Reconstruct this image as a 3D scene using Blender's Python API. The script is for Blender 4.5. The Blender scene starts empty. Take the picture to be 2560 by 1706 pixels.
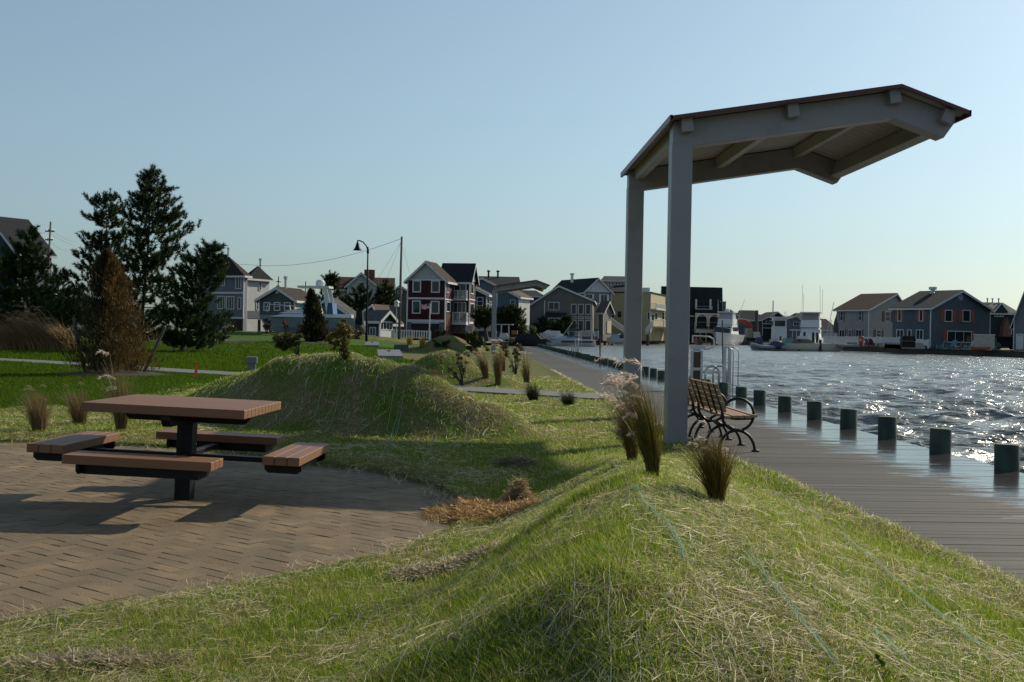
import bpy, math, random
import numpy as np
from mathutils import Vector, Matrix

# ---------------------------------------------------------------- camera, sky, sun, exposure
S = bpy.context.scene
COL = S.collection
R_ = math.radians
CAM = Vector((0, 0, 1.36))
FPX = 2700.0
YAW, PITCH, ROLL = 1.49, 0.42, 1.0
RM = (Matrix.Rotation(R_(-YAW), 3, 'Z') @ Matrix.Rotation(R_(90 - PITCH), 3, 'X') @ Matrix.Rotation(R_(ROLL), 3, 'Z'))
cd = bpy.data.cameras.new("camera")
cam = bpy.data.objects.new("camera", cd)
COL.objects.link(cam)
cd.sensor_width = 36
cd.lens = 36 * FPX / 2560
cd.clip_start = 0.05
cd.clip_end = 8000
cam.matrix_world = Matrix.Translation(CAM) @ RM.to_4x4()
S.camera = cam

SUN_AZ, SUN_EL = 49.0, 30.8            # azimuth measured from +Y towards +X
W = bpy.data.worlds.new("World")
S.world = W
W.use_nodes = True
wn = W.node_tree.nodes
wl = W.node_tree.links
bg = wn["Background"]
sky = wn.new("ShaderNodeTexSky")
sky.sky_type = 'NISHITA'
sky.sun_disc = False
sky.sun_elevation = R_(SUN_EL)
sky.sun_rotation = R_(SUN_AZ)
sky.altitude = 0
sky.air_density = 1.188
sky.dust_density = 1.209
sky.ozone_density = 6.385
hsv = wn.new("ShaderNodeHueSaturation")
hsv.inputs['Saturation'].default_value = 0.69
gam = wn.new("ShaderNodeGamma")
gam.inputs[1].default_value = 0.834
tint = wn.new("ShaderNodeMix"); tint.data_type = 'RGBA'; tint.blend_type = 'MULTIPLY'; tint.inputs[0].default_value = 1
tint.inputs[7].default_value = (0.88, 1.015, 1.01, 1)
wl.new(sky.outputs[0], hsv.inputs['Color'])
wl.new(hsv.outputs[0], gam.inputs[0])
wl.new(gam.outputs[0], tint.inputs[6])
wl.new(tint.outputs[2], bg.inputs['Color'])
bg.inputs['Strength'].default_value = 0.141

sl = bpy.data.lights.new("sun", 'SUN')
sun = bpy.data.objects.new("sun", sl)
COL.objects.link(sun)
sv = Vector((math.sin(R_(SUN_AZ)) * math.cos(R_(SUN_EL)), math.cos(R_(SUN_AZ)) * math.cos(R_(SUN_EL)), math.sin(R_(SUN_EL))))
sun.rotation_euler = sv.to_track_quat('Z', 'Y').to_euler()
sl.energy = 5.0
sl.angle = R_(0.53)
sl.color = (1.0, 0.89, 0.70)
S.view_settings.view_transform = 'Standard'
S.view_settings.look = 'None'
S.view_settings.exposure = 0.0
S.view_settings.gamma = 1

random.seed(7)
rng = np.random.default_rng(11)

# ---------------------------------------------------------------- survey helpers (photo pixel of 2560 x 1706 -> point in the place)
def ray(p):
    return RM @ Vector(((p[0] - 1280) / FPX, -(p[1] - 853) / FPX, -1))
def D(p, Y):
    d = ray(p)
    return CAM + d * (Y / d.y)
def G(p, z=0.0):
    d = ray(p)
    return CAM + d * ((z - CAM.z) / d.z)
def zoomf(x0, y0, k):
    return lambda x, y: (x0 + x / k, y0 + y / k)
z1 = zoomf(0, 400, 2.614); z2 = zoomf(480, 560, 3.6766); z3 = zoomf(960, 620, 4.902)
z4 = zoomf(1280, 660, 4.2018); z5 = zoomf(1760, 680, 5.3477); z6 = zoomf(2060, 680, 4.706)
z8 = zoomf(1480, 840, 3.408); n1 = zoomf(1700, 840, 9.225); n2 = zoomf(0, 540, 4.3545)
n3 = zoomf(1060, 800, 5.8825); n4 = zoomf(1760, 740, 9.8); n5 = zoomf(480, 600, 6.029)
n6 = zoomf(660, 740, 6.9206); n7 = zoomf(1180, 660, 7.1267); n8 = zoomf(1500, 660, 7.128)
dd = zoomf(0, 0, 1 / 1.08797)

# ---------------------------------------------------------------- materials
def newmat(name):
    m = bpy.data.materials.new(name)
    m.use_nodes = True
    return m, m.node_tree.nodes, m.node_tree.links, m.node_tree.nodes["Principled BSDF"]
MATS = {}
def mat(name, col, rough=.6, metal=0, var=.12, vs=4, bump=0, bs=60, col2=None, attr=False, trans=0, lap=0, spec=.5, stretch=None, dirt=None):
    if name in MATS:
        return MATS[name]
    m, n, l, b = newmat(name)
    b.inputs['Roughness'].default_value = rough
    b.inputs['Metallic'].default_value = metal
    b.inputs['Specular IOR Level'].default_value = spec
    tc = n.new("ShaderNodeTexCoord")
    vec = tc.outputs['Object']
    if stretch:
        mp = n.new("ShaderNodeMapping"); mp.inputs['Scale'].default_value = stretch
        l.new(vec, mp.inputs['Vector']); vec = mp.outputs[0]
    nz = n.new("ShaderNodeTexNoise"); nz.inputs['Scale'].default_value = vs; nz.inputs['Detail'].default_value = 6
    l.new(vec, nz.inputs['Vector'])
    mx = n.new("ShaderNodeMix"); mx.data_type = 'RGBA'
    c1 = [c * (1 - var) for c in col]; c2 = col2 or [min(1, c * (1 + var)) for c in col]
    mx.inputs[6].default_value = (*c1, 1); mx.inputs[7].default_value = (*c2, 1)
    rp = n.new("ShaderNodeMapRange"); rp.inputs[1].default_value = .3; rp.inputs[2].default_value = .7
    l.new(nz.outputs[0], rp.inputs[0]); l.new(rp.outputs[0], mx.inputs[0])
    out = mx.outputs[2]
    if attr:
        at = n.new("ShaderNodeAttribute"); at.attribute_name = "Col"
        mu = n.new("ShaderNodeMix"); mu.data_type = 'RGBA'; mu.blend_type = 'MULTIPLY'; mu.inputs[0].default_value = 1
        l.new(out, mu.inputs[6]); l.new(at.outputs['Color'], mu.inputs[7]); out = mu.outputs[2]
    if dirt:
        dc, ds, d0, d1 = dirt
        nd = n.new("ShaderNodeTexNoise"); nd.inputs['Scale'].default_value = ds; nd.inputs['Detail'].default_value = 9; nd.inputs['Roughness'].default_value = .62
        l.new(tc.outputs['Object'], nd.inputs['Vector'])
        rd = n.new("ShaderNodeMapRange"); rd.inputs[1].default_value = d0; rd.inputs[2].default_value = d1; rd.inputs[4].default_value = .75; l.new(nd.outputs[0], rd.inputs[0])
        md = n.new("ShaderNodeMix"); md.data_type = 'RGBA'; md.inputs[7].default_value = (*dc, 1); l.new(rd.outputs[0], md.inputs[0]); l.new(out, md.inputs[6]); out = md.outputs[2]
    l.new(out, b.inputs['Base Color'])
    if bump:
        n2_ = n.new("ShaderNodeTexNoise"); n2_.inputs['Scale'].default_value = bs; n2_.inputs['Detail'].default_value = 5
        l.new(vec, n2_.inputs['Vector'])
        bm_ = n.new("ShaderNodeBump"); bm_.inputs['Strength'].default_value = bump; bm_.inputs['Distance'].default_value = .02
        l.new(n2_.outputs[0], bm_.inputs['Height']); l.new(bm_.outputs[0], b.inputs['Normal'])
    if lap:
        sx = n.new("ShaderNodeSeparateXYZ"); l.new(tc.outputs['Object'], sx.inputs[0])
        dv = n.new("ShaderNodeMath"); dv.operation = 'DIVIDE'; dv.inputs[1].default_value = lap
        fr = n.new("ShaderNodeMath"); fr.operation = 'FRACT'
        l.new(sx.outputs[2], dv.inputs[0]); l.new(dv.outputs[0], fr.inputs[0])
        bm_ = n.new("ShaderNodeBump"); bm_.inputs['Strength'].default_value = .9; bm_.inputs['Distance'].default_value = .03
        bm_.invert = True
        l.new(fr.outputs[0], bm_.inputs['Height']); l.new(bm_.outputs[0], b.inputs['Normal'])
    if trans:
        tr = n.new("ShaderNodeBsdfTranslucent"); ms = n.new("ShaderNodeMixShader"); ms.inputs[0].default_value = trans
        l.new(out, tr.inputs['Color']); l.new(b.outputs[0], ms.inputs[1]); l.new(tr.outputs[0], ms.inputs[2])
        l.new(ms.outputs[0], n["Material Output"].inputs[0])
    MATS[name] = m
    return m
def attrmat(name, rough=.6, trans=.35, spec=.3):
    return mat(name, (1, 1, 1), rough=rough, var=0, attr=True, trans=trans, spec=spec)

WHITE = mat("white_paint", (.50, .50, .51), .5, var=.05)
CREAM = mat("cream_trim", (.55, .5, .4), .5, var=.05)
GLASS = mat("window_glass", (.02, .03, .035), .08, var=.3, vs=1.2, spec=.35)
BLACK = mat("black_steel", (.007, .007, .008), .5, var=.2, spec=.2)
GALV = mat("galvanised_steel", (.45, .46, .47), .38, metal=.7, var=.1)
BARK = mat("bark", (.05, .038, .028), .9, var=.4, vs=9, bump=.6, bs=30)

# ---------------------------------------------------------------- mesh helpers
class MB:
    def __init__(s):
        s.v = []; s.f = []; s.c = []; s.cols = False
    def face(s, pts, col=None):
        i = len(s.v); s.v += [tuple(p) for p in pts]; s.f.append(tuple(range(i, i + len(pts)))); s.c.append(col)
        if col: s.cols = True
    def add(s, vs, fs, col=None):
        i = len(s.v); s.v += [tuple(p) for p in vs]
        for f in fs:
            s.f.append(tuple(i + k for k in f)); s.c.append(col)
        if col: s.cols = True
        return s
    def box(s, x0, x1, y0, y1, z0, z1, T=None, col=None):
        vs = [Vector(p) for p in ((x0, y0, z0), (x1, y0, z0), (x1, y1, z0), (x0, y1, z0), (x0, y0, z1), (x1, y0, z1), (x1, y1, z1), (x0, y1, z1))]
        if T: vs = [T @ p for p in vs]
        return s.add(vs, ((0, 3, 2, 1), (4, 5, 6, 7), (0, 1, 5, 4), (1, 2, 6, 5), (2, 3, 7, 6), (3, 0, 4, 7)), col)
    def hexa(s, bot, top, col=None):
        return s.add(list(bot) + list(top), ((0, 3, 2, 1), (4, 5, 6, 7), (0, 1, 5, 4), (1, 2, 6, 5), (2, 3, 7, 6), (3, 0, 4, 7)), col)
    def extr(s, poly, a, b, fn, col=None):        # polygon (2D) extruded from a to b, fn(u, v, w) -> point
        n = len(poly)
        vs = [fn(u, v, a) for u, v in poly] + [fn(u, v, b) for u, v in poly]
        fs = [tuple(range(n))[::-1], tuple(range(n, 2 * n))] + [(i, (i + 1) % n, n + (i + 1) % n, n + i) for i in range(n)]
        return s.add(vs, fs, col)
    def tube(s, pts, r, n=8, col=None, cap=True):
        pts = [Vector(p) for p in pts]
        rs = r if isinstance(r, (list, tuple)) else [r] * len(pts)
        rings = []
        ref = None
        for i, p in enumerate(pts):
            t = (pts[min(i + 1, len(pts) - 1)] - pts[max(i - 1, 0)])
            t = t.normalized() if t.length > 1e-9 else Vector((0, 0, 1))
            if ref is None:
                ref = t.orthogonal().normalized()
            ref = (ref - t * ref.dot(t))
            ref = ref.normalized() if ref.length > 1e-6 else t.orthogonal().normalized()
            b = t.cross(ref)
            rings.append([p + (ref * math.cos(k * 2 * math.pi / n) + b * math.sin(k * 2 * math.pi / n)) * rs[i] for k in range(n)])
        vs = [q for rg in rings for q in rg]
        fs = []
        for i in range(len(rings) - 1):
            for k in range(n):
                fs.append((i * n + k, i * n + (k + 1) % n, (i + 1) * n + (k + 1) % n, (i + 1) * n + k))
        if cap:
            fs.append(tuple(range(n))[::-1]); fs.append(tuple(range(len(vs) - n, len(vs))))
        return s.add(vs, fs, col)
    def lathe(s, prof, n=16, T=None, col=None):
        vs = []
        for r, z in prof:
            for k in range(n):
                p = Vector((r * math.cos(k * 2 * math.pi / n), r * math.sin(k * 2 * math.pi / n), z))
                vs.append(T @ p if T else p)
        fs = []
        for i in range(len(prof) - 1):
            for k in range(n):
                fs.append((i * n + k, i * n + (k + 1) % n, (i + 1) * n + (k + 1) % n, (i + 1) * n + k))
        fs.append(tuple(range(n))[::-1]); fs.append(tuple(range(len(vs) - n, len(vs))))
        return s.add(vs, fs, col)
    def build(s, name, m, parent=None, smooth=False, bevel=0, loc=None, rot=None):
        me = bpy.data.meshes.new(name)
        me.from_pydata([tuple(p) for p in s.v], [], s.f)
        me.validate()
        if s.cols:
            at = me.color_attributes.new("Col", 'FLOAT_COLOR', 'CORNER')
            buf = []
            for p in me.polygons:
                c = s.c[p.index] or (1, 1, 1)
                buf += [c[0], c[1], c[2], 1.0] * p.loop_total
            at.data.foreach_set("color", buf)
        if smooth:
            me.polygons.foreach_set("use_smooth", [True] * len(me.polygons))
        me.materials.append(m)
        o = bpy.data.objects.new(name, me)
        COL.objects.link(o)
        if parent: o.parent = parent
        if loc is not None: o.location = loc
        if rot is not None: o.rotation_euler = rot
        if bevel:
            md = o.modifiers.new("bevel", 'BEVEL'); md.width = bevel; md.segments = 2; md.limit_method = 'ANGLE'
        return o
def npmesh(name, verts, faces, m, cols=None, parent=None, smooth=False):
    me = bpy.data.meshes.new(name)
    verts = np.asarray(verts, dtype=np.float32); faces = np.asarray(faces, dtype=np.int32)
    k = faces.shape[1]
    me.vertices.add(len(verts)); me.vertices.foreach_set("co", verts.ravel())
    me.loops.add(faces.size); me.loops.foreach_set("vertex_index", faces.ravel())
    me.polygons.add(len(faces)); me.polygons.foreach_set("loop_start", np.arange(0, faces.size, k, dtype=np.int32))
    me.update(calc_edges=True)
    if cols is not None:
        at = me.color_attributes.new("Col", 'FLOAT_COLOR', 'POINT')
        c4 = np.ones((len(verts), 4), np.float32); c4[:, :3] = cols
        at.data.foreach_set("color", c4.ravel())
    if smooth:
        me.polygons.foreach_set("use_smooth", np.ones(len(faces), dtype=bool))
    me.materials.append(m)
    o = bpy.data.objects.new(name, me); COL.objects.link(o)
    if parent: o.parent = parent
    return o
def tag(o, label=None, cat=None, group=None, kind=None):
    if label: o['label'] = label
    if cat: o['category'] = cat
    if group: o['group'] = group
    if kind: o['kind'] = kind
    return o
def thing(name, label, cat, loc=(0, 0, 0), rz=0, group=None):
    o = bpy.data.objects.new(name, None)
    o.empty_display_size = .2
    COL.objects.link(o); o.location = loc; o.rotation_euler = (0, 0, rz)
    return tag(o, label, cat, group)
def copytree(o, parent=None, top=True):
    c = o.copy(); COL.objects.link(c)
    if parent: c.parent = parent
    for ch in list(o.children): copytree(ch, c, False)
    return c
def ordn(i):
    w = ["first", "second", "third", "fourth", "fifth", "sixth", "seventh", "eighth", "ninth", "tenth", "eleventh", "twelfth", "thirteenth", "fourteenth", "fifteenth", "sixteenth", "seventeenth", "eighteenth", "nineteenth", "twentieth"]
    if i < 20: return w[i]
    t = {2: "twenty", 3: "thirty", 4: "forty", 5: "fifty", 6: "sixty"}; te = {2: "twentieth", 3: "thirtieth", 4: "fortieth", 5: "fiftieth", 6: "sixtieth"}
    q, r = divmod(i + 1, 10)
    return te[q] if r == 0 else t[q] + "-" + w[r - 1]

def vnoise(x, y, s, seed=0):
    x = np.asarray(x, float) * s + seed * 17.31; y = np.asarray(y, float) * s - seed * 9.77
    xi = np.floor(x).astype(np.int64); yi = np.floor(y).astype(np.int64)
    fx = x - xi; fy = y - yi
    fx = fx * fx * (3 - 2 * fx); fy = fy * fy * (3 - 2 * fy)
    def h(a, b):
        q = (a * 374761393 + b * 668265263 + seed * 1442695) & 0xFFFFFFFF
        q = ((q ^ (q >> 13)) * 1274126177) & 0xFFFFFFFF
        return ((q ^ (q >> 16)) & 0xFFFF) / 65535.0
    return (h(xi, yi) * (1 - fx) + h(xi + 1, yi) * fx) * (1 - fy) + (h(xi, yi + 1) * (1 - fx) + h(xi + 1, yi + 1) * fx) * fy
def fnoise(x, y, s, seed=0):
    return .55 * vnoise(x, y, s, seed) + .3 * vnoise(x, y, s * 2.1, seed + 1) + .15 * vnoise(x, y, s * 4.3, seed + 2)
def sstep(a, b, x):
    t = np.clip((x - a) / (b - a), 0, 1); return t * t * (3 - 2 * t)
def sdpoly(x, y, P):
    """signed distance to polygon, negative inside"""
    x = np.asarray(x, float); y = np.asarray(y, float)
    d = np.full(x.shape, 1e9); ins = np.zeros(x.shape, bool)
    n = len(P)
    for i in range(n):
        ax, ay = P[i]; bx, by = P[(i + 1) % n]
        ex, ey = bx - ax, by - ay
        t = np.clip(((x - ax) * ex + (y - ay) * ey) / (ex * ex + ey * ey), 0, 1)
        d = np.minimum(d, np.hypot(x - ax - t * ex, y - ay - t * ey))
        c = ((ay > y) != (by > y)) & (x < (bx - ax) * (y - ay) / ((by - ay) if by != ay else 1e-9) + ax)
        ins ^= c
    return np.where(ins, -d, d)

# ---------------------------------------------------------------- the ground
PATIO = [(-2.32, 4.9), (-1.63, 5.42), (-1.15, 6.0), (-.68, 6.6), (-.36, 7.55), (-.38, 8.6), (-.68, 9.5), (-1.24, 10.3), (-1.95, 10.85), (-2.9, 11.7), (-4.1, 12.35), (-5.9, 12.6), (-9, 12.6), (-9, 3), (-5, 3), (-3.2, 4.3)]
PATIO = [(x + .026 * y, y) for x, y in PATIO]
LAWN = [(-7.6, 16.9), (-6.1, 20), (-6.6, 26.2), (-5, 28), (-3.7, 32), (-2.9, 46), (-5.8, 62), (-6.0, 76), (-1.8, 84), (-1.6, 96), (-150, 96), (-150, 16.9)]
PATH = [(4, 21.6), (2.5, 22.9), (-.6, 25.4), (-3.5, 28.3), (-7, 31.2), (-10.5, 34.2), (-14, 37.5), (-20, 42), (-30, 46)]
RIDGES = [
    [(.25, 2.7, .10, 1.7, .9), (.48, 3.9, .50, 2.3, 1.12), (.85, 5.8, .51, 2.1, 1.2), (1.15, 7.5, .42, 1.7, 1.1), (1.3, 9.4, .27, 1.35, .9), (1.45, 11.6, .05, 1.2, .8)],
    [(.8, 13.9, .03, .6), (0, 14.2, .42, 1.05), (-1.0, 14.65, .86, 1.22), (-1.9, 15.2, 1.02, 1.42), (-2.8, 16.4, .95, 1.65), (-3.9, 18.3, .55, 1.7), (-5, 20.3, .05, 1.6)],
    [(-2.2, 29.0, .25, 1.4), (-1.0, 28.6, .85, 1.9), (0.0, 27.9, .3, 1.5)],
    [(-3.8, 70, .5, 2.6), (-2.3, 70, 1.15, 3.0), (-1.2, 70, .5, 2.2)],
    [(-60, 97, .3, 3.5), (-25, 97, .35, 3.5), (-9, 99, .28, 3.5), (-6, 99, .02, 3)],
]
def ridge(x, y, pts):
    out = np.zeros(np.shape(x))
    for p, q in zip(pts, pts[1:]):
        (ax, ay, ah, aw), (bx, by, bh, bw) = p[:4], q[:4]
        ex, ey = bx - ax, by - ay
        if len(p) > 4:                                  # steeper flank on the left of the ridge line
            sd = sstep(-.2, .2, ((x - ax) * ey - (y - ay) * ex) / math.hypot(ex, ey))
            aw = p[4] + (aw - p[4]) * sd; bw = q[4] + (bw - q[4]) * sd
        t = np.clip(((x - ax) * ex + (y - ay) * ey) / (ex * ex + ey * ey), 0, 1)
        d = np.hypot(x - ax - t * ex, y - ay - t * ey) / (aw + (bw - aw) * t)
        dc = np.clip(d, 0, 1); sh_ = .5 + .5 * np.cos(np.pi * dc)
        if len(p) > 4: sh_ = .55 * sh_ + .45 * (1 - dc) ** 1.25
        h = (ah + (bh - ah) * t) * sh_
        out = np.maximum(out, h)
    return out
def edge_x(y):
    return np.interp(y, [0, 5.8, 10.4, 12.2, 14, 24, 60, 112], [3.0, 2.93, 2.84, 2.66, 2.6, 2.56, 2.5, 2.45]) + .05 * (fnoise(y, y * 0, 1.7, 5) - .5)
def tz(x, y, carve=True):
    x = np.asarray(x, float); y = np.asarray(y, float)
    z = .8 * sstep(40, 105, y) * sstep(1.5, 14, -x) + .02
    for r in RIDGES:
        z = z + ridge(x, y, r)
    near = sstep(40, 25, y)
    z = z + near * .12 * (fnoise(x * 1.0 - y * .35, y * .22 + x * .2, 1.6, 77) - .5) * sstep(.05, .3, ridge(x, y, RIDGES[0]) + ridge(x, y, RIDGES[1]))
    z = z + near * (.05 * (fnoise(x, y, .9, 3) - .5) + .025 * (fnoise(x, y, 4, 8) - .5))
    sd = sdpoly(x, y, PATIO) + .08 * (fnoise(x, y, 2.2, 6) - .5)
    if carve:
        z = np.where(sd < .25, .03 + (z - .03) * sstep(-.05, .25, sd), z)
        z = np.where(sd < 0, -.06, z)
        e = edge_x(y)
        z = np.where(x > e - .35, .05 + (z - .05) * sstep(e, e - .35, x), z)
        z = np.where(x > e, -.12, z)
    return z
def tzs(x, y):
    return float(tz(np.array([x]), np.array([y]))[0])
def hit(p):
    d = ray(p); t = 2.0
    lo = t
    while t < 400:
        q = CAM + d * t
        if q.z < tzs(q.x, q.y): break
        lo = t; t *= 1.02
    hi = t
    for _ in range(14):
        m = (lo + hi) / 2; q = CAM + d * m
        if q.z < tzs(q.x, q.y): hi = m
        else: lo = m
    return CAM + d * hi

xs = np.concatenate([np.arange(-170, -32, 6), np.arange(-32, -9, .6), np.arange(-9, -4, .12), np.arange(-4, 3.25, .055)])
ys = np.concatenate([np.arange(-6, 1.5, .4), np.arange(1.5, 18, .06), np.arange(18, 32, .12), np.arange(32, 50, .4), np.arange(50, 116.5, .9)])
GX, GY = np.meshgrid(xs, ys)
GZ = tz(GX, GY)
nx_, ny_ = len(xs), len(ys)
idx = np.arange(nx_ * ny_).reshape(ny_, nx_)
quads = np.stack([idx[:-1, :-1], idx[:-1, 1:], idx[1:, 1:], idx[1:, :-1]], -1).reshape(-1, 4)
lawnm = sstep(.15, -.15, sdpoly(GX, GY, LAWN) + .5 * (fnoise(GX, GY, 1.5, 9) - .5) * np.clip(GY / 20, 0, 2))
cols = np.stack([lawnm.ravel(), fnoise(GX, GY, .7, 21).ravel(), np.zeros(nx_ * ny_)], 1)

def ground_mat():
    m, n, l, b = newmat("meadow_soil")
    at = n.new("ShaderNodeAttribute"); at.attribute_name = "Col"
    sp = n.new("ShaderNodeSeparateColor"); l.new(at.outputs['Color'], sp.inputs[0])
    tc = n.new("ShaderNodeTexCoord")
    def noise(scale, det=6):
        q = n.new("ShaderNodeTexNoise"); q.inputs['Scale'].default_value = scale; q.inputs['Detail'].default_value = det
        l.new(tc.outputs['Object'], q.inputs['Vector']); return q.outputs[0]
    def ramp(src, a, b_, c1, c2):
        r = n.new("ShaderNodeValToRGB"); r.color_ramp.elements[0].position = a; r.color_ramp.elements[1].position = b_
        r.color_ramp.elements[0].color = (*c1, 1); r.color_ramp.elements[1].color = (*c2, 1); l.new(src, r.inputs[0]); return r.outputs[0]
    def mix(f, a, b_):
        q = n.new("ShaderNodeMix"); q.data_type = 'RGBA'
        if isinstance(f, float): q.inputs[0].default_value = f
        else: l.new(f, q.inputs[0])
        l.new(a, q.inputs[6]); l.new(b_, q.inputs[7]); return q.outputs[2]
    rough = mix(ramp(noise(1.6), .42, .6, (0, 0, 0), (1, 1, 1)), ramp(noise(35), .3, .7, (.085, .066, .03), (.22, .18, .09)), ramp(noise(28), .3, .7, (.045, .085, .008), (.10, .15, .02)))
    lawn = mix(ramp(noise(.35), .35, .65, (0, 0, 0), (1, 1, 1)), ramp(noise(9), .3, .7, (.028, .062, .006), (.05, .098, .010)), ramp(noise(12), .3, .7, (.035, .082, .007), (.06, .12, .013)))
    c = mix(sp.outputs[0], rough, lawn)
    l.new(c, b.inputs['Base Color']); b.inputs['Roughness'].default_value = .95; b.inputs['Specular IOR Level'].default_value = .1
    bp = n.new("ShaderNodeBump"); bp.inputs['Strength'].default_value = .8; bp.inputs['Distance'].default_value = .03
    l.new(noise(45, 8), bp.inputs['Height']); l.new(bp.outputs[0], b.inputs['Normal'])
    return m
g = npmesh("ground", np.stack([GX.ravel(), GY.ravel(), GZ.ravel()], 1), quads, ground_mat(), cols, smooth=True)
tag(g, kind='structure')

# far land: two sheets with bulkheaded shores, reaching the horizon
LANDM = mat("far_ground", (.10, .10, .06), .9, var=.4, vs=.15, bump=.3, bs=2)
BULK = mat("bulkhead_timber", (.045, .042, .036), .8, var=.4, vs=1.5, stretch=(6, 6, .6))
WL = -.45
def land(name, poly, z, coast):
    mb = MB(); mb.face([(x, y, z) for x, y in poly]); o = mb.build(name, LANDM); tag(o, kind='structure')
    mb = MB()
    for (ax, ay), (bx, by) in zip(coast, coast[1:]):
        a = Vector((ax, ay, 0)); b = Vector((bx, by, 0)); n = (b - a).length; t = (b - a) / n; k = Vector((t.y, -t.x, 0))
        def P(u, w, zz): return a + t * u + k * w + Vector((0, 0, zz))
        mb.hexa([P(0, 0, WL - 1.2), P(n, 0, WL - 1.2), P(n, .25, WL - 1.2), P(0, .25, WL - 1.2)], [P(0, 0, z - .02), P(n, 0, z - .02), P(n, .25, z - .02), P(0, .25, z - .02)])
        mb.hexa([P(0, -.15, z + .02), P(n, -.15, z + .02), P(n, .45, z + .02), P(0, .45, z + .02)], [P(0, -.15, z + .14), P(n, -.15, z + .14), P(n, .45, z + .14), P(0, .45, z + .14)])
        u = 1.0
        while u < n:
            mb.box(-.16, .16, .26, .56, WL - 1.2, z + .01, Matrix.Translation(P(u, 0, 0)) @ Matrix.Rotation(math.atan2(t.y, t.x), 4, 'Z')); u += 2.4
    return mb.build("bulkhead", BULK)
CB = [(2.4, 112.6), (1.2, 122), (1.0, 152.6), (8.6, 153), (9, 168.5), (15, 171), (27, 213), (54, 250), (66, 256), (95, 262), (140, 330), (400, 420)]
b1 = land("far_shore", [(-4000, 111)] + CB + [(4000, 900), (4000, 6000), (-4000, 6000)], .30, CB)
tag(b1, "long dark timber bulkhead along the far shore behind the moored boats", "bulkhead")
RB = [(240, 215), (75, 196), (53.5, 172), (57, 150), (62, 124), (66, 100), (72, 60), (90, 10)]
b2 = land("right_shore", RB + [(4000, 10), (4000, 215)], .28, RB)
tag(b2, "dark timber bulkhead in front of the blue and beige houses", "bulkhead")
mb = MB(); mb.face([(-6000, -6000, -3.2), (6000, -6000, -3.2), (6000, 9000, -3.2), (-6000, 9000, -3.2)])
tag(mb.build("seabed_ground", LANDM), kind='structure')

# ---------------------------------------------------------------- paved path across the lawn
def strip_poly(pts, w, n=14):
    P = []
    for i in range(len(pts) - 1):
        for k in range(n):
            t = k / n
            p0 = pts[max(i - 1, 0)]; p1 = pts[i]; p2 = pts[i + 1]; p3 = pts[min(i + 2, len(pts) - 1)]
            q = []
            for c in range(2):
                q.append(.5 * (2 * p1[c] + (p2[c] - p0[c]) * t + (2 * p0[c] - 5 * p1[c] + 4 * p2[c] - p3[c]) * t * t + (3 * p1[c] - p0[c] - 3 * p2[c] + p3[c]) * t ** 3))
            P.append(q)
    P.append(pts[-1])
    L = []; Rr = []
    for i, p in enumerate(P):
        a = P[max(i - 1, 0)]; b = P[min(i + 1, len(P) - 1)]
        tx, ty = b[0] - a[0], b[1] - a[1]; n_ = math.hypot(tx, ty)
        L.append((p[0] - ty / n_ * w / 2, p[1] + tx / n_ * w / 2)); Rr.append((p[0] + ty / n_ * w / 2, p[1] - tx / n_ * w / 2))
    return L, Rr
CONC = mat("pale_concrete", (.115, .115, .112), .85, var=.15, vs=2, bump=.2, bs=80)
mb = MB()
L, Rr = strip_poly(PATH, 1.5)
LP_, RP_ = L, Rr
for i in range(len(L) - 1):
    q = [L[i], Rr[i], Rr[i + 1], L[i + 1]]
    zz = [max(tzs(x, y), .02) + .03 for x, y in q]
    top = [(x, y, z) for (x, y), z in zip(q, zz)]
    if q[0][0] > 2.55: continue
    mb.hexa([(x, y, z - .15) for x, y, z in top], top)
tag(mb.build("path", CONC), kind='structure')

# ---------------------------------------------------------------- brick patio (herringbone)
BRICK = mat("brick_paver", (.148, .103, .055), .82, var=.22, vs=2.2, bump=.35, bs=90, attr=True, dirt=((.10, .062, .03), .9, .5, .72))
mb = MB()
bw, bl = .1, .2
ca, sa = math.cos(R_(52)), math.sin(R_(52))
cand = []
for i in range(-60, 60):
    for j in range(-60, 60):
        # herringbone tiling of 2:1 bricks
        q = (i - j) % 4
        if q in (0, 3):
            u0, v0 = i * bw, j * bw
            lu, lv = (bl, bw) if q == 0 else (bw, bl)
            u, v = u0 + lu / 2, v0 + lv / 2
            cand.append((u0, v0, lu, lv, -3.6 + u * ca - v * sa, 8 + u * sa + v * ca))
cx = np.array([c[4] for c in cand]); cy = np.array([c[5] for c in cand])
inn = (sdpoly(cx, cy, PATIO) < .12) & (cx > -7.6) & (cy > 3.4)
T = Matrix.Translation((-3.6, 8, 0)) @ Matrix.Rotation(R_(52), 4, 'Z')
seen = set()
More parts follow.
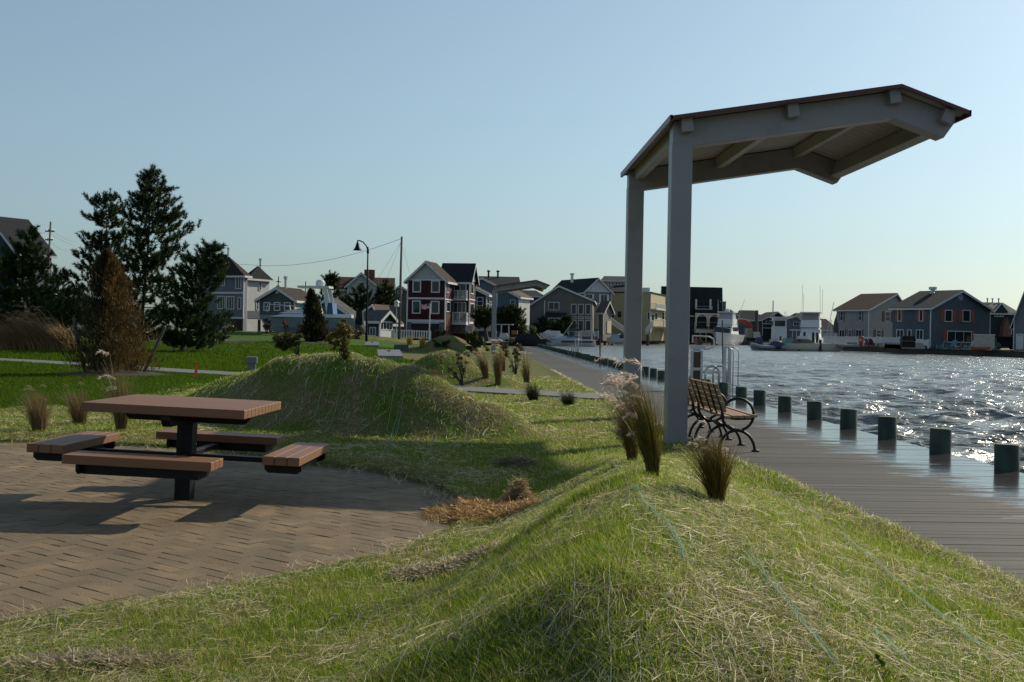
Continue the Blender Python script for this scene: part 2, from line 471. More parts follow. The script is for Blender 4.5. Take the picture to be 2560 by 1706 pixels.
for k in np.nonzero(inn)[0]:
    u0, v0, lu, lv, _, _ = cand[k]
    key = (round(u0 * 100), round(v0 * 100), lu > lv)
    if key in seen: continue
    seen.add(key)
    t = random.gauss(1, .09); w_ = random.uniform(-.05, .05)
    if random.random() < .05: t *= 1.25
    z = random.uniform(-.0022, .0022); g_ = .0012
    x0, x1, y0, y1 = u0 + g_, u0 + lu - g_, v0 + g_, v0 + lv - g_
    c_ = (t * (1 + w_), t, t * (1 - w_)); e = .0025
    tl = [random.uniform(-.0012, .0012) for _ in range(4)]
    bot = [T @ Vector(p) for p in ((x0, y0, -.03), (x1, y0, -.03), (x1, y1, -.03), (x0, y1, -.03))]
    mid = [T @ Vector(p) for p in ((x0, y0, z - e + tl[0]), (x1, y0, z - e + tl[1]), (x1, y1, z - e + tl[2]), (x0, y1, z - e + tl[3]))]
    top = [T @ Vector(p) for p in ((x0 + e, y0 + e, z + tl[0]), (x1 - e, y0 + e, z + tl[1]), (x1 - e, y1 - e, z + tl[2]), (x0 + e, y1 - e, z + tl[3]))]
    mb.add(bot + mid + top, ((0, 1, 5, 4), (1, 2, 6, 5), (2, 3, 7, 6), (3, 0, 4, 7), (4, 5, 9, 8), (5, 6, 10, 9), (6, 7, 11, 10), (7, 4, 8, 11), (8, 9, 10, 11)), c_)
tag(mb.build("patio_paving", BRICK), kind='structure')
SAND = mat("joint_sand", (.13, .1, .07), .95, var=.3, vs=6)
mb = MB(); mb.face([(x, y, -.005) for x, y in PATIO]); tag(mb.build("patio_bed_ground", SAND), kind='structure')

# ---------------------------------------------------------------- boardwalk
def deck_mat():
    m, n, l, b = newmat("deck_boards")
    b.inputs['Specular IOR Level'].default_value = .5
    ge = n.new("ShaderNodeNewGeometry"); at = n.new("ShaderNodeAttribute"); at.attribute_name = "Col"
    sx = n.new("ShaderNodeSeparateXYZ"); l.new(ge.outputs['Position'], sx.inputs[0])
    nz = n.new("ShaderNodeTexNoise"); nz.inputs['Scale'].default_value = 1.1; nz.inputs['Detail'].default_value = 7; nz.inputs['Roughness'].default_value = .65
    mp = n.new("ShaderNodeMapping"); mp.inputs['Scale'].default_value = (.8, 4.0, 1); l.new(ge.outputs['Position'], mp.inputs[0]); l.new(mp.outputs[0], nz.inputs['Vector'])
    wx = n.new("ShaderNodeMapRange"); wx.inputs[1].default_value = 3.1; wx.inputs[2].default_value = 5.55; wx.inputs[3].default_value = -.42; wx.inputs[4].default_value = .38
    l.new(sx.outputs[0], wx.inputs[0])
    ad = n.new("ShaderNodeMath"); ad.operation = 'ADD'; l.new(nz.outputs[0], ad.inputs[0]); l.new(wx.outputs[0], ad.inputs[1])
    wet = n.new("ShaderNodeMapRange"); wet.inputs[1].default_value = .50; wet.inputs[2].default_value = .60; l.new(ad.outputs[0], wet.inputs[0])
    gr = n.new("ShaderNodeTexNoise"); gr.inputs['Scale'].default_value = 6; gr.inputs['Detail'].default_value = 8
    mp2 = n.new("ShaderNodeMapping"); mp2.inputs['Scale'].default_value = (.6, 30, 1); l.new(ge.outputs['Position'], mp2.inputs[0]); l.new(mp2.outputs[0], gr.inputs['Vector'])
    cr = n.new("ShaderNodeMix"); cr.data_type = 'RGBA'; cr.inputs[6].default_value = (.088, .082, .074, 1); cr.inputs[7].default_value = (.130, .122, .110, 1); l.new(gr.outputs[0], cr.inputs[0])
    mu = n.new("ShaderNodeMix"); mu.data_type = 'RGBA'; mu.blend_type = 'MULTIPLY'; mu.inputs[0].default_value = 1; l.new(cr.outputs[2], mu.inputs[6]); l.new(at.outputs[0], mu.inputs[7])
    dk = n.new("ShaderNodeMix"); dk.data_type = 'RGBA'; dk.inputs[7].default_value = (.022, .021, .020, 1); l.new(mu.outputs[2], dk.inputs[6])
    wf = n.new("ShaderNodeMath"); wf.operation = 'MULTIPLY'; wf.inputs[1].default_value = .75; l.new(wet.outputs[0], wf.inputs[0]); l.new(wf.outputs[0], dk.inputs[0])
    l.new(dk.outputs[2], b.inputs['Base Color'])
    ro = n.new("ShaderNodeMapRange"); ro.inputs[3].default_value = .62; ro.inputs[4].default_value = .15; l.new(wet.outputs[0], ro.inputs[0]); l.new(ro.outputs[0], b.inputs['Roughness'])
    si = n.new("ShaderNodeMapRange"); si.inputs[3].default_value = .05; si.inputs[4].default_value = .55; l.new(wet.outputs[0], si.inputs[0]); l.new(si.outputs[0], b.inputs['Specular IOR Level'])
    bp = n.new("ShaderNodeBump"); bp.inputs['Distance'].default_value = .01; l.new(gr.outputs[0], bp.inputs['Height'])
    bs_ = n.new("ShaderNodeMapRange"); bs_.inputs[3].default_value = .3; bs_.inputs[4].default_value = .03; l.new(wet.outputs[0], bs_.inputs[0]); l.new(bs_.outputs[0], bp.inputs['Strength'])
    l.new(bp.outputs[0], b.inputs['Normal'])
    return m
DX0, DX1, DY1 = 2.3, 5.62, 112.5
mb = MB(); y = .5
while y < DY1:
    pw = .125
    t = random.gauss(1, .07); z = random.uniform(-.0007, .0007); j = random.uniform(-.012, .012)
    if random.random() < .03: t *= .8
    T = Matrix.Translation((0, 0, z)) @ Matrix.Rotation(random.uniform(-.0003, .0003), 4, 'Y')
    mb.box(DX0, DX1 + j, y, y + pw - random.uniform(.0062, .0078), -.038, 0, T, (t, t * random.uniform(.98, 1.02), t)); y += pw
tag(mb.build("boardwalk", deck_mat()), kind='structure')
mb = MB()
for x in (2.45, 3.2, 4.0, 4.8, 5.4): mb.box(x, x + .06, .5, DY1, -.25, -.04)
mb.box(5.5, 5.58, .5, DY1, -1.2, -.05)
mb.box(2.3, 5.58, .5, DY1, -.32, -.26)
tag(mb.build("boardwalk_substructure", BULK), kind='structure')

# pilings along the water edge
PILE = mat("green_treated_piling", (.024, .044, .032), .75, var=.6, vs=5, bump=.4, bs=25, stretch=(1.5, 1.5, .35))
mb = MB(); mb.lathe([(.125, -1.6), (.125, .27), (.118, .285), (.0, .287)], 18)
p0 = tag(mb.build("piling", PILE, smooth=False), "", "piling", "pilings along the boardwalk edge")
for p in p0.data.polygons: p.use_smooth = abs(p.normal.z) < .5
n_p = 0
for i in range(60):
    yb = 11.25 + i * 1.72 + random.uniform(-.12, .12)
    if yb > DY1: break
    o = p0 if i == 0 else p0.copy()
    if i: COL.objects.link(o)
    o.location = (5.58 + random.uniform(-.02, .02), yb, random.uniform(-.015, .02)); o.rotation_euler = (random.uniform(-.02, .02), random.uniform(-.02, .02), random.uniform(0, 6))
    o['label'] = "short green-stained piling, %s from the near end of the boardwalk's water edge" % ordn(i)

# ---------------------------------------------------------------- choppy water
def water():
    yy = [1.0]
    while yy[-1] < 300: yy.append(yy[-1] + max(.09, yy[-1] * .0062))
    xx = [5.0]
    while xx[-1] < 260: xx.append(xx[-1] + max(.10, (xx[-1] - 5) * .012))
    X, Y = np.meshgrid(np.array(xx), np.array(yy))
    r = np.random.default_rng(5)
    H = np.zeros_like(X); DXX = np.zeros_like(X); DYY = np.zeros_like(X)
    dist = np.hypot(X, Y); step = np.maximum(.1, dist * .0075)
    for k in range(64):
        lam = float(np.exp(r.uniform(np.log(.40), np.log(3.6))))
        th = R_(245) + r.normal(0, .62)
        kx, ky = math.cos(th) * 2 * math.pi / lam, math.sin(th) * 2 * math.pi / lam
        a = .0092 * lam ** .58
        fade = np.clip((lam / step - 2.2) / 3, 0, 1)
        grp = .45 + 1.1 * vnoise(X, Y, .35 / lam ** .5, k)
        ph = kx * X + ky * Y + r.uniform(0, 6.28)
        H += a * fade * grp * np.cos(ph)
        DXX -= a * fade * grp * .8 * math.cos(th) * np.sin(ph); DYY -= a * fade * grp * .8 * math.sin(th) * np.sin(ph)
    foam = np.clip((H - .095) * 14, 0, 1) * sstep(.46, .62, fnoise(X, Y, .8, 31)) * sstep(.35, .6, fnoise(X, Y, 7, 33))
    idx = np.arange(X.size).reshape(X.shape)
    q = np.stack([idx[:-1, :-1], idx[:-1, 1:], idx[1:, 1:], idx[1:, :-1]], -1).reshape(-1, 4)
    m, n, l, b = newmat("bay_water")
    at = n.new("ShaderNodeAttribute"); at.attribute_name = "Col"
    mx = n.new("ShaderNodeMix"); mx.data_type = 'RGBA'; mx.inputs[6].default_value = (.14, .15, .14, 1); mx.inputs[7].default_value = (.6, .6, .58, 1)
    sp = n.new("ShaderNodeSeparateColor"); l.new(at.outputs[0], sp.inputs[0]); l.new(sp.outputs[0], mx.inputs[0]); l.new(mx.outputs[2], b.inputs['Base Color'])
    ro = n.new("ShaderNodeMapRange"); ro.inputs[3].default_value = .24; ro.inputs[4].default_value = .7; l.new(sp.outputs[0], ro.inputs[0]); l.new(ro.outputs[0], b.inputs['Roughness'])
    b.inputs['IOR'].default_value = 1.33
    ge = n.new("ShaderNodeNewGeometry")
    prev = None
    for sc, dist_, st in ((.5, .50, .8), (1.6, .28, .95), (5.0, .085, .75)):
        mp = n.new("ShaderNodeMapping"); mp.inputs['Scale'].default_value = (.75, 1.25, 1); mp.inputs['Rotation'].default_value = (0, 0, R_(15)); l.new(ge.outputs['Position'], mp.inputs[0])
        nz = n.new("ShaderNodeTexNoise"); nz.inputs['Scale'].default_value = sc; nz.inputs['Detail'].default_value = 3; nz.inputs['Distortion'].default_value = .6; l.new(mp.outputs[0], nz.inputs['Vector'])
        bp = n.new("ShaderNodeBump"); bp.inputs['Strength'].default_value = st; bp.inputs['Distance'].default_value = dist_; l.new(nz.outputs[0], bp.inputs['Height'])
        if prev: l.new(prev, bp.inputs['Normal'])
        prev = bp.outputs[0]
    l.new(prev, b.inputs['Normal'])
    c = np.zeros((X.size, 3)); c[:, 0] = foam.ravel()
    o = npmesh("water", np.stack([(X + DXX).ravel(), (Y + DYY).ravel(), (H + WL).ravel()], 1), q, m, c, smooth=True)
    tag(o, kind='structure')
    mb = MB(); z = WL - .12
    mb.face([(-3000, 295, z), (260, 295, z), (260, -200, z), (3000, -200, z), (3000, 5000, z), (-3000, 5000, z)])
    o = mb.build("water", m); tag(o, kind='structure')
water()

PATHPOLY = LP_ + RP_[::-1]
def on_path(X, Y, pad=.03): return sdpoly(X, Y, PATHPOLY) < pad

# ---------------------------------------------------------------- cantilevered shade canopies
STEEL = mat("taupe_painted_steel", (.235, .228, .242), .42, var=.07, vs=1.5, bump=.05, bs=120, dirt=((.15, .14, .13), 2.2, .55, .8))
STEEL_IN = mat("taupe_soffit_steel", (.30, .285, .28), .5, var=.05, vs=2)
REDTRIM = mat("dark_red_metal_trim", (.075, .016, .015), .4, var=.1)
ROOFM = mat("roof_sheet", (.30, .285, .28), .5, var=.05)
def canopy(name, label, loc, rz=0, group="cantilevered shade canopies"):
    t = thing(name, label, "canopy", loc, rz, group)
    L = 4.05                                       # post to post, along +y
    prof = [(-.17, 0), (2.62, 0), (3.28, 0)]
    zb = lambda x: 3.69 + (x) * .160 if x < 2.62 else 3.69 + 2.62 * .160 - (x - 2.62) * .36
    H = .335
    for y in (0, L):
        mb = MB(); mb.box(-.128, .128, y - .128, y + .128, -.3, 3.75 if True else 0)
        o = mb.build("post", STEEL, t, bevel=.012)
        poly = [(-.121, 3.66), (.0, zb(0)), (2.62, zb(2.62)), (3.26, zb(3.26)), (3.40, zb(3.26) + .20), (3.40, zb(3.36) + H - .01), (2.62, zb(2.62) + H), (-.121, zb(-.121) + H)]
        mb = MB(); mb.extr(poly, y - .122, y + .122, lambda u, v, w: (u, w, v)); mb.build("beam", STEEL, t, bevel=.008)
    rz0 = lambda x: zb(x) + H + .004
    for x in (.02, 1.32, 2.58, 3.29):
        a = math.atan(.160) if x < 2.6 else -math.atan(.36)
        T = Matrix.Translation((x, 0, rz0(x))) @ Matrix.Rotation(-a, 4, 'Y')
        mb = MB(); mb.box(-.065, .065, .128, L - .128, -.165 if x < 3 else -.26, -.003, T); mb.build("purlin", STEEL_IN, t, bevel=.006)
        for ya, yb in ((-.262, -.128), (L + .128, L + .262)):
            mb = MB(); mb.box(-.07, .07, ya, yb, -.17, -.002, T); mb.build("purlin_end", STEEL, t, bevel=.006)
    for (xa, xb) in ((-.17, 2.63), (2.63, 3.47)):       # ribbed sheet: two slopes
        def zz(x): return 3.69 + H + .012 + (x * .160 if xa < 2 else 2.62 * .160 - (x - 2.62) * .36)
        vs = []; fs = []
        n = int((L + .66) / .05)
        for i in range(n + 1):
            y = -.33 + i * (L + .66) / n
            r = (0, 0, .022, .022)[i % 4]
            vs += [(xa, y, zz(xa) + r), (xb, y, zz(xb) + r), (xa, y, zz(xa) + r + .004), (xb, y, zz(xb) + r + .004)]
        for i in range(n):
            a = i * 4
            fs += [(a, a + 4, a + 5, a + 1), (a + 2, a + 3, a + 7, a + 6)]
        mb = MB(); mb.add(vs, fs); mb.build("roof_sheet", ROOFM, t)
    rt = lambda x, k: 3.69 + H + k + (x * .160 if x <= 2.63 else 2.63 * .160 - (x - 2.63) * .36)
    mb = MB()
    P = [-.19, 2.63, 3.49]
    poly = [(x, rt(x, .036)) for x in P] + [(x, rt(x, -.01)) for x in P[::-1]]
    for y0, y1 in ((-.36, -.325), (L + .325, L + .36)): mb.extr(poly, y0, y1, lambda u, v, w: (u, w, v))
    mb.box(-.20, -.165, -.36, L + .36, rt(-.19, -.03), rt(-.19, .046)); mb.box(3.472, 3.495, -.36, L + .36, rt(3.49, -.03), rt(3.49, .045))
    mb.build("roof_edge_trim", REDTRIM, t)
    return t
canopy("shade_canopy", "large taupe steel shade canopy leaning out over the benches", (2.41, 13.42, .0))
pc = D(z3(1345, 1215), 69)
canopy("shade_canopy", "small distant shade canopy in front of the white-sided house", (pc.x, 69, .3), 0)

# ---------------------------------------------------------------- park benches
SLAT = mat("bench_slat", (.28, .175, .095), .6, var=.15, vs=3, stretch=(2, 30, 30), bump=.1, bs=40)
IRON = mat("black_cast_iron", (.010, .010, .011), .45, var=.2, spec=.3)
def ringpts(cx, cz, rx, rz, a0, a1, n=26):
    return [(cx + rx * math.cos(R_(a0 + (a1 - a0) * i / n)), 0, cz + rz * math.sin(R_(a0 + (a1 - a0) * i / n))) for i in range(n + 1)]
def bench(label, loc, L=1.62):
    t = thing("park_bench", label, "bench", loc, 0, "slatted benches under the canopy")
    for i, y in enumerate((.1, L / 2, L - .1)):
        mb = MB()
        off = lambda P: [(a, y, c) for a, _, c in P]
        if i != 1: mb.tube(off(ringpts(.01, .44, .19, .19, 0, 360)), .017, 8, cap=False)
        else: mb.tube(off([(.2, 0, .40), (.1, 0, .39), (-.1, 0, .38), (-.16, 0, .44)]), .016, 8)
        mb.tube(off(ringpts(.005, .005, .215, .245, 0, 180)), .018, 8)
        mb.box(-.06, .07, y - .016, y + .016, .236, .268)
        mb.box(.19, .27, y - .03, y + .03, 0, .022); mb.box(-.25, -.19, y - .03, y + .03, 0, .022)
        mb.tube(off([(.19, 0, .395), (.0, 0, .385), (-.15, 0, .40), (-.185, 0, .50), (-.285, 0, .80)]), .014, 6)
        mb.build("frame", IRON, t, smooth=True)
    mb = MB()
    for y in (.42, L - .42): mb.tube([(-.17, y, .43), (-.2, y, .5), (-.285, y, .79)], .012, 6)
    mb.tube([(0, .1, .255), (0, L - .1, .255)], .014, 6)
    mb.build("back_strap", IRON, t)
    mb = MB()
    for k in range(5):
        x = -.125 + k * .078; z = .418 + (.012 if k == 4 else 0) - .008 * (k == 0)
        mb.box(x - .034, x + .034, 0, L, z - .016, z + .016)
    mb.build("seat", SLAT, t, bevel=.004)
    mb = MB()
    for k in range(5):
        f = k / 4; x = -.19 - .095 * f + .024; z = .50 + .27 * f
        T = Matrix.Translation((x, 0, z)) @ Matrix.Rotation(-.33, 4, 'Y')
        mb.box(-.015, .015, 0, L, -.031, .031, T)
    mb.build("backrest", SLAT, t, bevel=.004)
    return t
bench("slatted wooden bench with black ring armrests, standing clear of the canopy post", (3.02, 12.65, 0))
bench("slatted wooden bench mostly hidden behind the front canopy post", (3.02, 14.45, 0))

# ---------------------------------------------------------------- picnic table
PLANK = mat("composite_plank", (.185, .082, .036), .52, var=.10, vs=2.5, bump=.12, bs=70, stretch=(1.2, 14, 14), attr=True)
t = thing("picnic_table", "square brown plank picnic table on one black post with four attached seats", "picnic table", (-2.355, 8.62, .01), R_(-3.8))
t.rotation_euler[1] = R_(1.8)
def planks(name, x0, x1, y0, y1, z0, z1, n, along='x', parent=None):
    mb = MB()
    for i in range(n):
        c = random.gauss(1, .05); c_ = (c, c * random.uniform(.97, 1.03), c)
        if along == 'x':
            a = y0 + (y1 - y0) * i / n; b = y0 + (y1 - y0) * (i + 1) / n
            mb.box(x0, x1, a + .003, b - .003, z0, z1, None, c_)
        else:
            a = x0 + (x1 - x0) * i / n; b = x0 + (x1 - x0) * (i + 1) / n
            mb.box(a + .003, b - .003, y0, y1, z0, z1, None, c_)
    return mb.build(name, PLANK, parent, bevel=.005)
planks("tabletop", -.635, .60, -.52, .56, .692, .76, 11, 'x', t)
mb = MB(); mb.box(-.062, .062, -.062, .062, -.02, .69); mb.build("post", BLACK, t, bevel=.006)
mb = MB()
def arm(mb, T, x0, x1, zt, h, w=.05):
    mb.extr([(x0, zt), (x1, zt), (x1, zt - h * .45), (x1 - .04, zt - h), (x0 + .04, zt - h), (x0, zt - h * .45)], -w / 2, w / 2, lambda u, v, q: T @ Vector((u, q, v)))
for a in (0, 90):
    T = Matrix.Rotation(R_(a), 4, 'Z')
    mb2 = MB(); arm(mb2, T, -.50, .50, .689 - (a == 90) * .002, .085, .07); mb2.build("top_bracket", BLACK, t, bevel=.004)
    mb3 = MB(); mb3.box(-.8, .8, -.032, .032, .315 + (a == 90) * .004, .355 + (a == 90) * .004, T); mb3.build("seat_arm", BLACK, t, bevel=.004)
for a in (0, 90, 180, 270):
    T = Matrix.Rotation(R_(a), 4, 'Z')
    mb = MB()
    for i in range(3):
        c = random.gauss(1, .05)
        mb.box(.75 + i * .094 + .002, .75 + (i + 1) * .094 - .002, -.53, .53, .365, .43, T, (c, c, c))
    so = mb.build("seat", PLANK, t, bevel=.005)
    for yy in (-.42, .42):
        mb = MB(); mb.extr([(.745, .363), (1.025, .363), (1.025, .32), (.995, .295), (.775, .295), (.745, .32)], yy - .012, yy + .012, lambda u, v, q: T @ Vector((u, q, v)))
        mb.build("seat_bracket", BLACK, so, bevel=.003)
    mb = MB(); mb.box(.805, .965, -.405, .405, .292, .361, T); mb.build("seat_rail", BLACK, so)
MULCH = mat("loose_soil", (.13, .085, .045), .95, var=.4, vs=20, bump=.5, bs=60)
# ---------------------------------------------------------------- dock furniture at the water edge
def utube(mb, x, y0, y1, z1, r=.022, n=10):
    P = [(x, y0, -.02), (x, y0, z1 - (y1 - y0) / 2)]
    for i in range(1, n): a = math.pi * i / n; P.append((x, (y0 + y1) / 2 - (y1 - y0) / 2 * math.cos(a), z1 - (y1 - y0) / 2 + (y1 - y0) / 2 * math.sin(a)))
    P += [(x, y1, z1 - (y1 - y0) / 2), (x, y1, -.02)]
    mb.tube(P, r, 8)
def dock_ladder(label, x, y):
    t = thing("dock_ladder", label, "dock ladder", (x, y, 0), 0, "grey metal dock ladders on the boardwalk edge")
    for dx in (0, .42):
        mb = MB()
        P = [(dx, -.0, -.02), (dx, 0, .40)] + [(dx + 0, 0, 0)] * 0
        q = []
        for i in range(11):
            a = math.pi * i / 10; q.append((dx * .55 - .28 + .0 + .16 - .16 * math.cos(a), dx * .5, .52 + .16 * math.sin(a)))
        mb.tube([(q[0][0], q[0][1], -.02)] + q + [(q[-1][0], q[-1][1], -.02)], .024, 8); mb.build("handrail", GALV, t, smooth=True)
    for dx, dy in ((.16, .0), (.34, .25)):
        mb = MB(); mb.box(dx - .035, dx + .035, dy - .035, dy + .035, -.6, 1.14); mb.build("post", GALV, t, bevel=.006)
        mb = MB(); mb.tube([(dx + .03, dy, 1.12), (dx + .12, dy, 1.11), (dx + .19, dy, 1.05), (dx + .21, dy, .97), (dx + .2, dy, -.6)], .013, 8); mb.build("grab_rail", GALV, t, smooth=True)
    mb = MB(); mb.box(.13, .37, .0, .3, .02, .03); mb.build("foot_plate", GALV, t)
    return t
pl = G(n1(1100, 1400)); Yl = pl.y
dock_ladder("grey metal dock ladder with hooped handrails, just behind the bench armrests", 5.42, 24.9)
dock_ladder("far smaller dock ladder where the boardwalk narrows towards the speedboat", 5.45, 66)
t = thing("utility_pedestal", "grey metal pedestal with brown panels and a curved top rail beside the post", "pedestal", (5.38, 27.3, 0))
mb = MB()
for x in (-.09, .15): mb.box(x - .03, x + .03, -.05, .05, 0, 1.0)
for z in (.02, .5, .97): mb.box(-.06, .12, -.045, .045, z, z + .06)
mb.build("frame", GALV, t, bevel=.004)
WOODP = mat("brown_panel", (.07, .04, .024), .6, var=.2)
for za_, zb_ in ((.085, .495), (.565, .965)):
    mb = MB(); mb.box(-.058, .118, -.02, .02, za_, zb_); mb.build("panel", WOODP, t)
mb = MB(); mb.box(-.12, .24, -.1, .1, 1.035, 1.14); mb.build("top_tray", WHITE, t, bevel=.01)
mb = MB(); mb.tube([(-.1, -.1, 1.37), (.3, -.1, 1.36), (.42, -.1, 1.3), (.45, -.1, 1.2), (.42, -.1, 1.1), (.3, -.1, 1.04), (.2, -.1, 1.04)], .02, 8); mb.box(-.12, -.08, -.11, -.09, 1.2, 1.38); mb.build("curved_rail", GALV, t, smooth=False)
mb = MB(); mb.box(.02, .16, -.08, .08, 1.143, 1.30); mb.build("control_box", WOODP, t)

# ---------------------------------------------------------------- lawn furniture
GREYST = mat("grey_granite", (.21, .215, .225), .55, var=.15, vs=12)
GREYSIDE = mat("rough_granite", (.22, .20, .17), .85, var=.3, vs=10, bump=.5, bs=25)
def stone(label, px, w_px, rz=0, s=1.0, Y=None):
    q = hit(px)
    t = thing("memorial_stone", label, "memorial stone", (q.x, q.y, q.z), rz, "slanted memorial stones on the lawn")
    w = w_px * q.y / FPX * s
    mb = MB(); d = w * .55; h0, h1 = w * .16, w * .40
    mb.hexa([(-w / 2, -d / 2, -.05), (w / 2, -d / 2, -.05), (w / 2, d / 2, -.05), (-w / 2, d / 2, -.05)], [(-w / 2, -d / 2, h0), (w / 2, -d / 2, h0), (w / 2 * .93, d / 2, h1), (-w / 2 * .93, d / 2, h1)])
    mb.build("block", GREYSIDE, t, bevel=.01)
    sl_ = math.atan2(h1 - h0, d); T = Matrix.Translation((0, -d / 2, h0)) @ Matrix.Rotation(sl_, 4, 'X')
    ll = math.hypot(d, h1 - h0)
    mb = MB(); mb.hexa([T @ Vector(p) for p in ((-w / 2, 0, 0), (w / 2, 0, 0), (w / 2 * .93, ll, 0), (-w / 2 * .93, ll, 0))], [T @ Vector(p) for p in ((-w / 2, 0, .02), (w / 2, 0, .02), (w / 2 * .93, ll, .02), (-w / 2 * .93, ll, .02))]); mb.build("face_plate", GREYST, t)
    mb = MB(); mb.box(-w * .05, w * .05, ll * .72, ll * .86, .02, .035, T); mb.build("emblem", BLACK, t)
    mb = MB(); mb.box(-w * .56, w * .62, -d * .62, d * .6, -.06, .02); mb.build("plinth", CONC, t)
    return t
stone("largest slanted memorial stone, grey with a tan rough side, nearest the mound", z2(1815, 1252), 62, R_(14))
stone("slanted memorial stone below the lamp post, smaller and paler", z2(1655, 1138), 36, R_(6))
t = stone("dark memorial stone seen from behind, between the lamp stone and the domed mound", z2(1935, 1172), 40, R_(168))
for c in t.children: 
    if c.name.startswith("block") or c.name.startswith("face"):
        c.data.materials[0] = mat("dark_granite", (.075, .08, .08), .6, var=.2, vs=12)
q = hit(z2(548, 1362))
t = thing("utility_box", "grey utility box with a wider cap standing on the lawn edge", "utility box", (q.x, q.y, q.z), R_(10))
k = q.y / FPX
mb = MB(); mb.box(-10 * k, 10 * k, -10 * k, 10 * k, -.1, 22 * k); mb.build("pedestal", mat("grey_plastic", (.16, .165, .175), .55, var=.08), t, bevel=.01)
mb = MB(); mb.box(-13 * k, 13 * k, -13 * k, 13 * k, 21 * k, 38 * k); mb.build("cap", mat("grey_plastic", (.16, .165, .175)), t, bevel=.015)
q = hit(z1(1279, 1428)); k = q.y / FPX
mb = MB(); mb.box(-.035, .035, -.015, .015, -.1, 43 * k); 
tag(mb.build("survey_stake", mat("orange_paint", (.75, .13, .03), .6), loc=q, rot=(0, .03, .3)), "bright orange survey stake standing at the lawn edge", "stake")

# street lamp
Yl = 74.0
b0 = D(z2(1603, 1085), Yl); tp = D(z2(1612, 240), Yl); k = Yl / FPX
b0.z = tzs(b0.x, Yl)
t = thing("street_lamp", "tall black street lamp with a bell shade on a curved arm", "street lamp", (b0.x, Yl, b0.z), 0)
h = tp.z - b0.z
LAMPM = mat("lamp_black", (.007, .007, .008), .55, var=.2, spec=.12)
mb = MB(); mb.lathe([(3.2 * k, 0), (3.2 * k, .8), (2.6 * k, .9), (2.3 * k, h * .6), (1.8 * k, h)], 12); mb.build("pole", LAMPM, t, smooth=True)
mb = MB(); mb.lathe([(2.6 * k, h - 9 * k), (3.2 * k, h - 6 * k), (2.6 * k, h), (1.2 * k, h + 7 * k), (0.2 * k, h + 9 * k)], 12); mb.build("collar", LAMPM, t)
mb = MB(); mb.tube([(0, 0, h - 2 * k), (-4 * k, 0, h + 10 * k), (-12 * k, 0, h + 19 * k), (-21 * k, 0, h + 23 * k), (-26 * k, 0, h + 22 * k)], 1.5 * k, 8); mb.build("arm", LAMPM, t, smooth=True)
mb = MB(); mb.lathe([(1.2 * k, h + 24 * k), (1.6 * k, h + 19 * k), (3.2 * k, h + 16 * k), (4.4 * k, h + 11 * k), (5.2 * k, h + 8 * k), (8.2 * k, h + 2 * k), (11.3 * k, h - .5 * k), (11.3 * k, h - 1.4 * k), (7 * k, h - .8 * k)], 18, Matrix.Translation((-26 * k, 0, 0))); mb.build("lamp_shade", LAMPM, t, smooth=True)

# utility poles and wires
POLE = mat("weathered_pole", (.10, .085, .07), .85, var=.25, vs=3, stretch=(8, 8, .4))
def upole(label, bp, tp_, Y, r_px=2.2, arms=(), lean=True):
    b = D(bp, Y); tpt = D(tp_, Y); zb = tzs(b.x, Y) if Y < 112 else .3
    d = tpt - b; b = b + d * ((zb - .3 - b.z) / d.z)
    t = thing("utility_pole", label, "utility pole", b, 0, "wooden utility poles")
    k = Y / FPX; e = tpt - b
    mb = MB(); mb.tube([(0, 0, 0), tuple(e)], [r_px * k * 1.15, r_px * k * .85], 10); mb.build("pole", POLE, t, smooth=True)
    for (p, w_) in arms:
        a = D(p, Y) - b
        mb = MB(); mb.box(a.x - w_ * k, a.x + w_ * k, a.y - .06, a.y + .06, a.z - .07, a.z + .07); c = mb.build("crossarm", POLE, t)
        for s in (-.9, -.3, .5, .95):
            mb = MB(); mb.lathe([(.05, 0), (.07, .06), (.04, .14), (.02, .2)], 6, Matrix.Translation((a.x + s * w_ * k, a.y, a.z + .07))); mb.build("insulator", GALV, c)
    return t
WIRE = mat("wire", (.05, .05, .055), .6)
def wire(label, pts, r=.018, name="wire"):
    mb = MB(); mb.tube(pts, r, 5); return tag(mb.build(name, WIRE), label, "wire")
def sag(a, b, s, n=14):
    return [a.lerp(b, i / n) - Vector((0, 0, s * 4 * (i / n) * (1 - i / n))) for i in range(n + 1)]
upole("tall utility pole with two crossarms beside the dark gabled roof", z1(318, 660), z1(331, 405), 118, 2.6, ((z1(327, 467), 11), (z1(320, 523), 9)))
upole("tall bare utility pole beside the red house", z2(1905, 975), z2(1928, 118), 100, 3.0)
upole("distant utility pole above the small grey house, taller of two", z2(790, 640), z2(796, 484), 190, 1.5, ((z2(795, 532), 6), (z2(791, 572), 4)))
upole("distant utility pole above the small grey house's brown roof, shorter of two", z2(1040, 690), z2(1046, 530), 200, 1.5, ((z2(1045, 572), 5),))
A = D(z2(1915, 140), 100); B = D(z2(355, 368), 135)
wire("long overhead wire running from the bare pole to the grey house roofs", sag(A, D(z2(540, 378), 130), .9) + [B])
for px, lab in ((z2(1710, 505), "outer guy wire left of the bare pole"), (z2(1795, 500), "inner guy wire left of the bare pole"), (z2(2000, 450), "guy wire falling right from the bare pole to the red house")):
    wire(lab, [D(z2(1922, 165), 100), D(px, 108)], .009)
for a, b_, lab in ((z1(352, 468), z1(490, 540), "upper wire running right from the two-armed pole"), (z1(345, 490), z1(492, 560), "middle wire running right from the two-armed pole"), (z1(330, 540), z1(440, 596), "lower wire running right from the two-armed pole"), (z1(305, 468), z1(130, 500), "wire running left from the two-armed pole")):
    wire(lab, sag(D(a, 118), D(b_, 122), .15), .012)
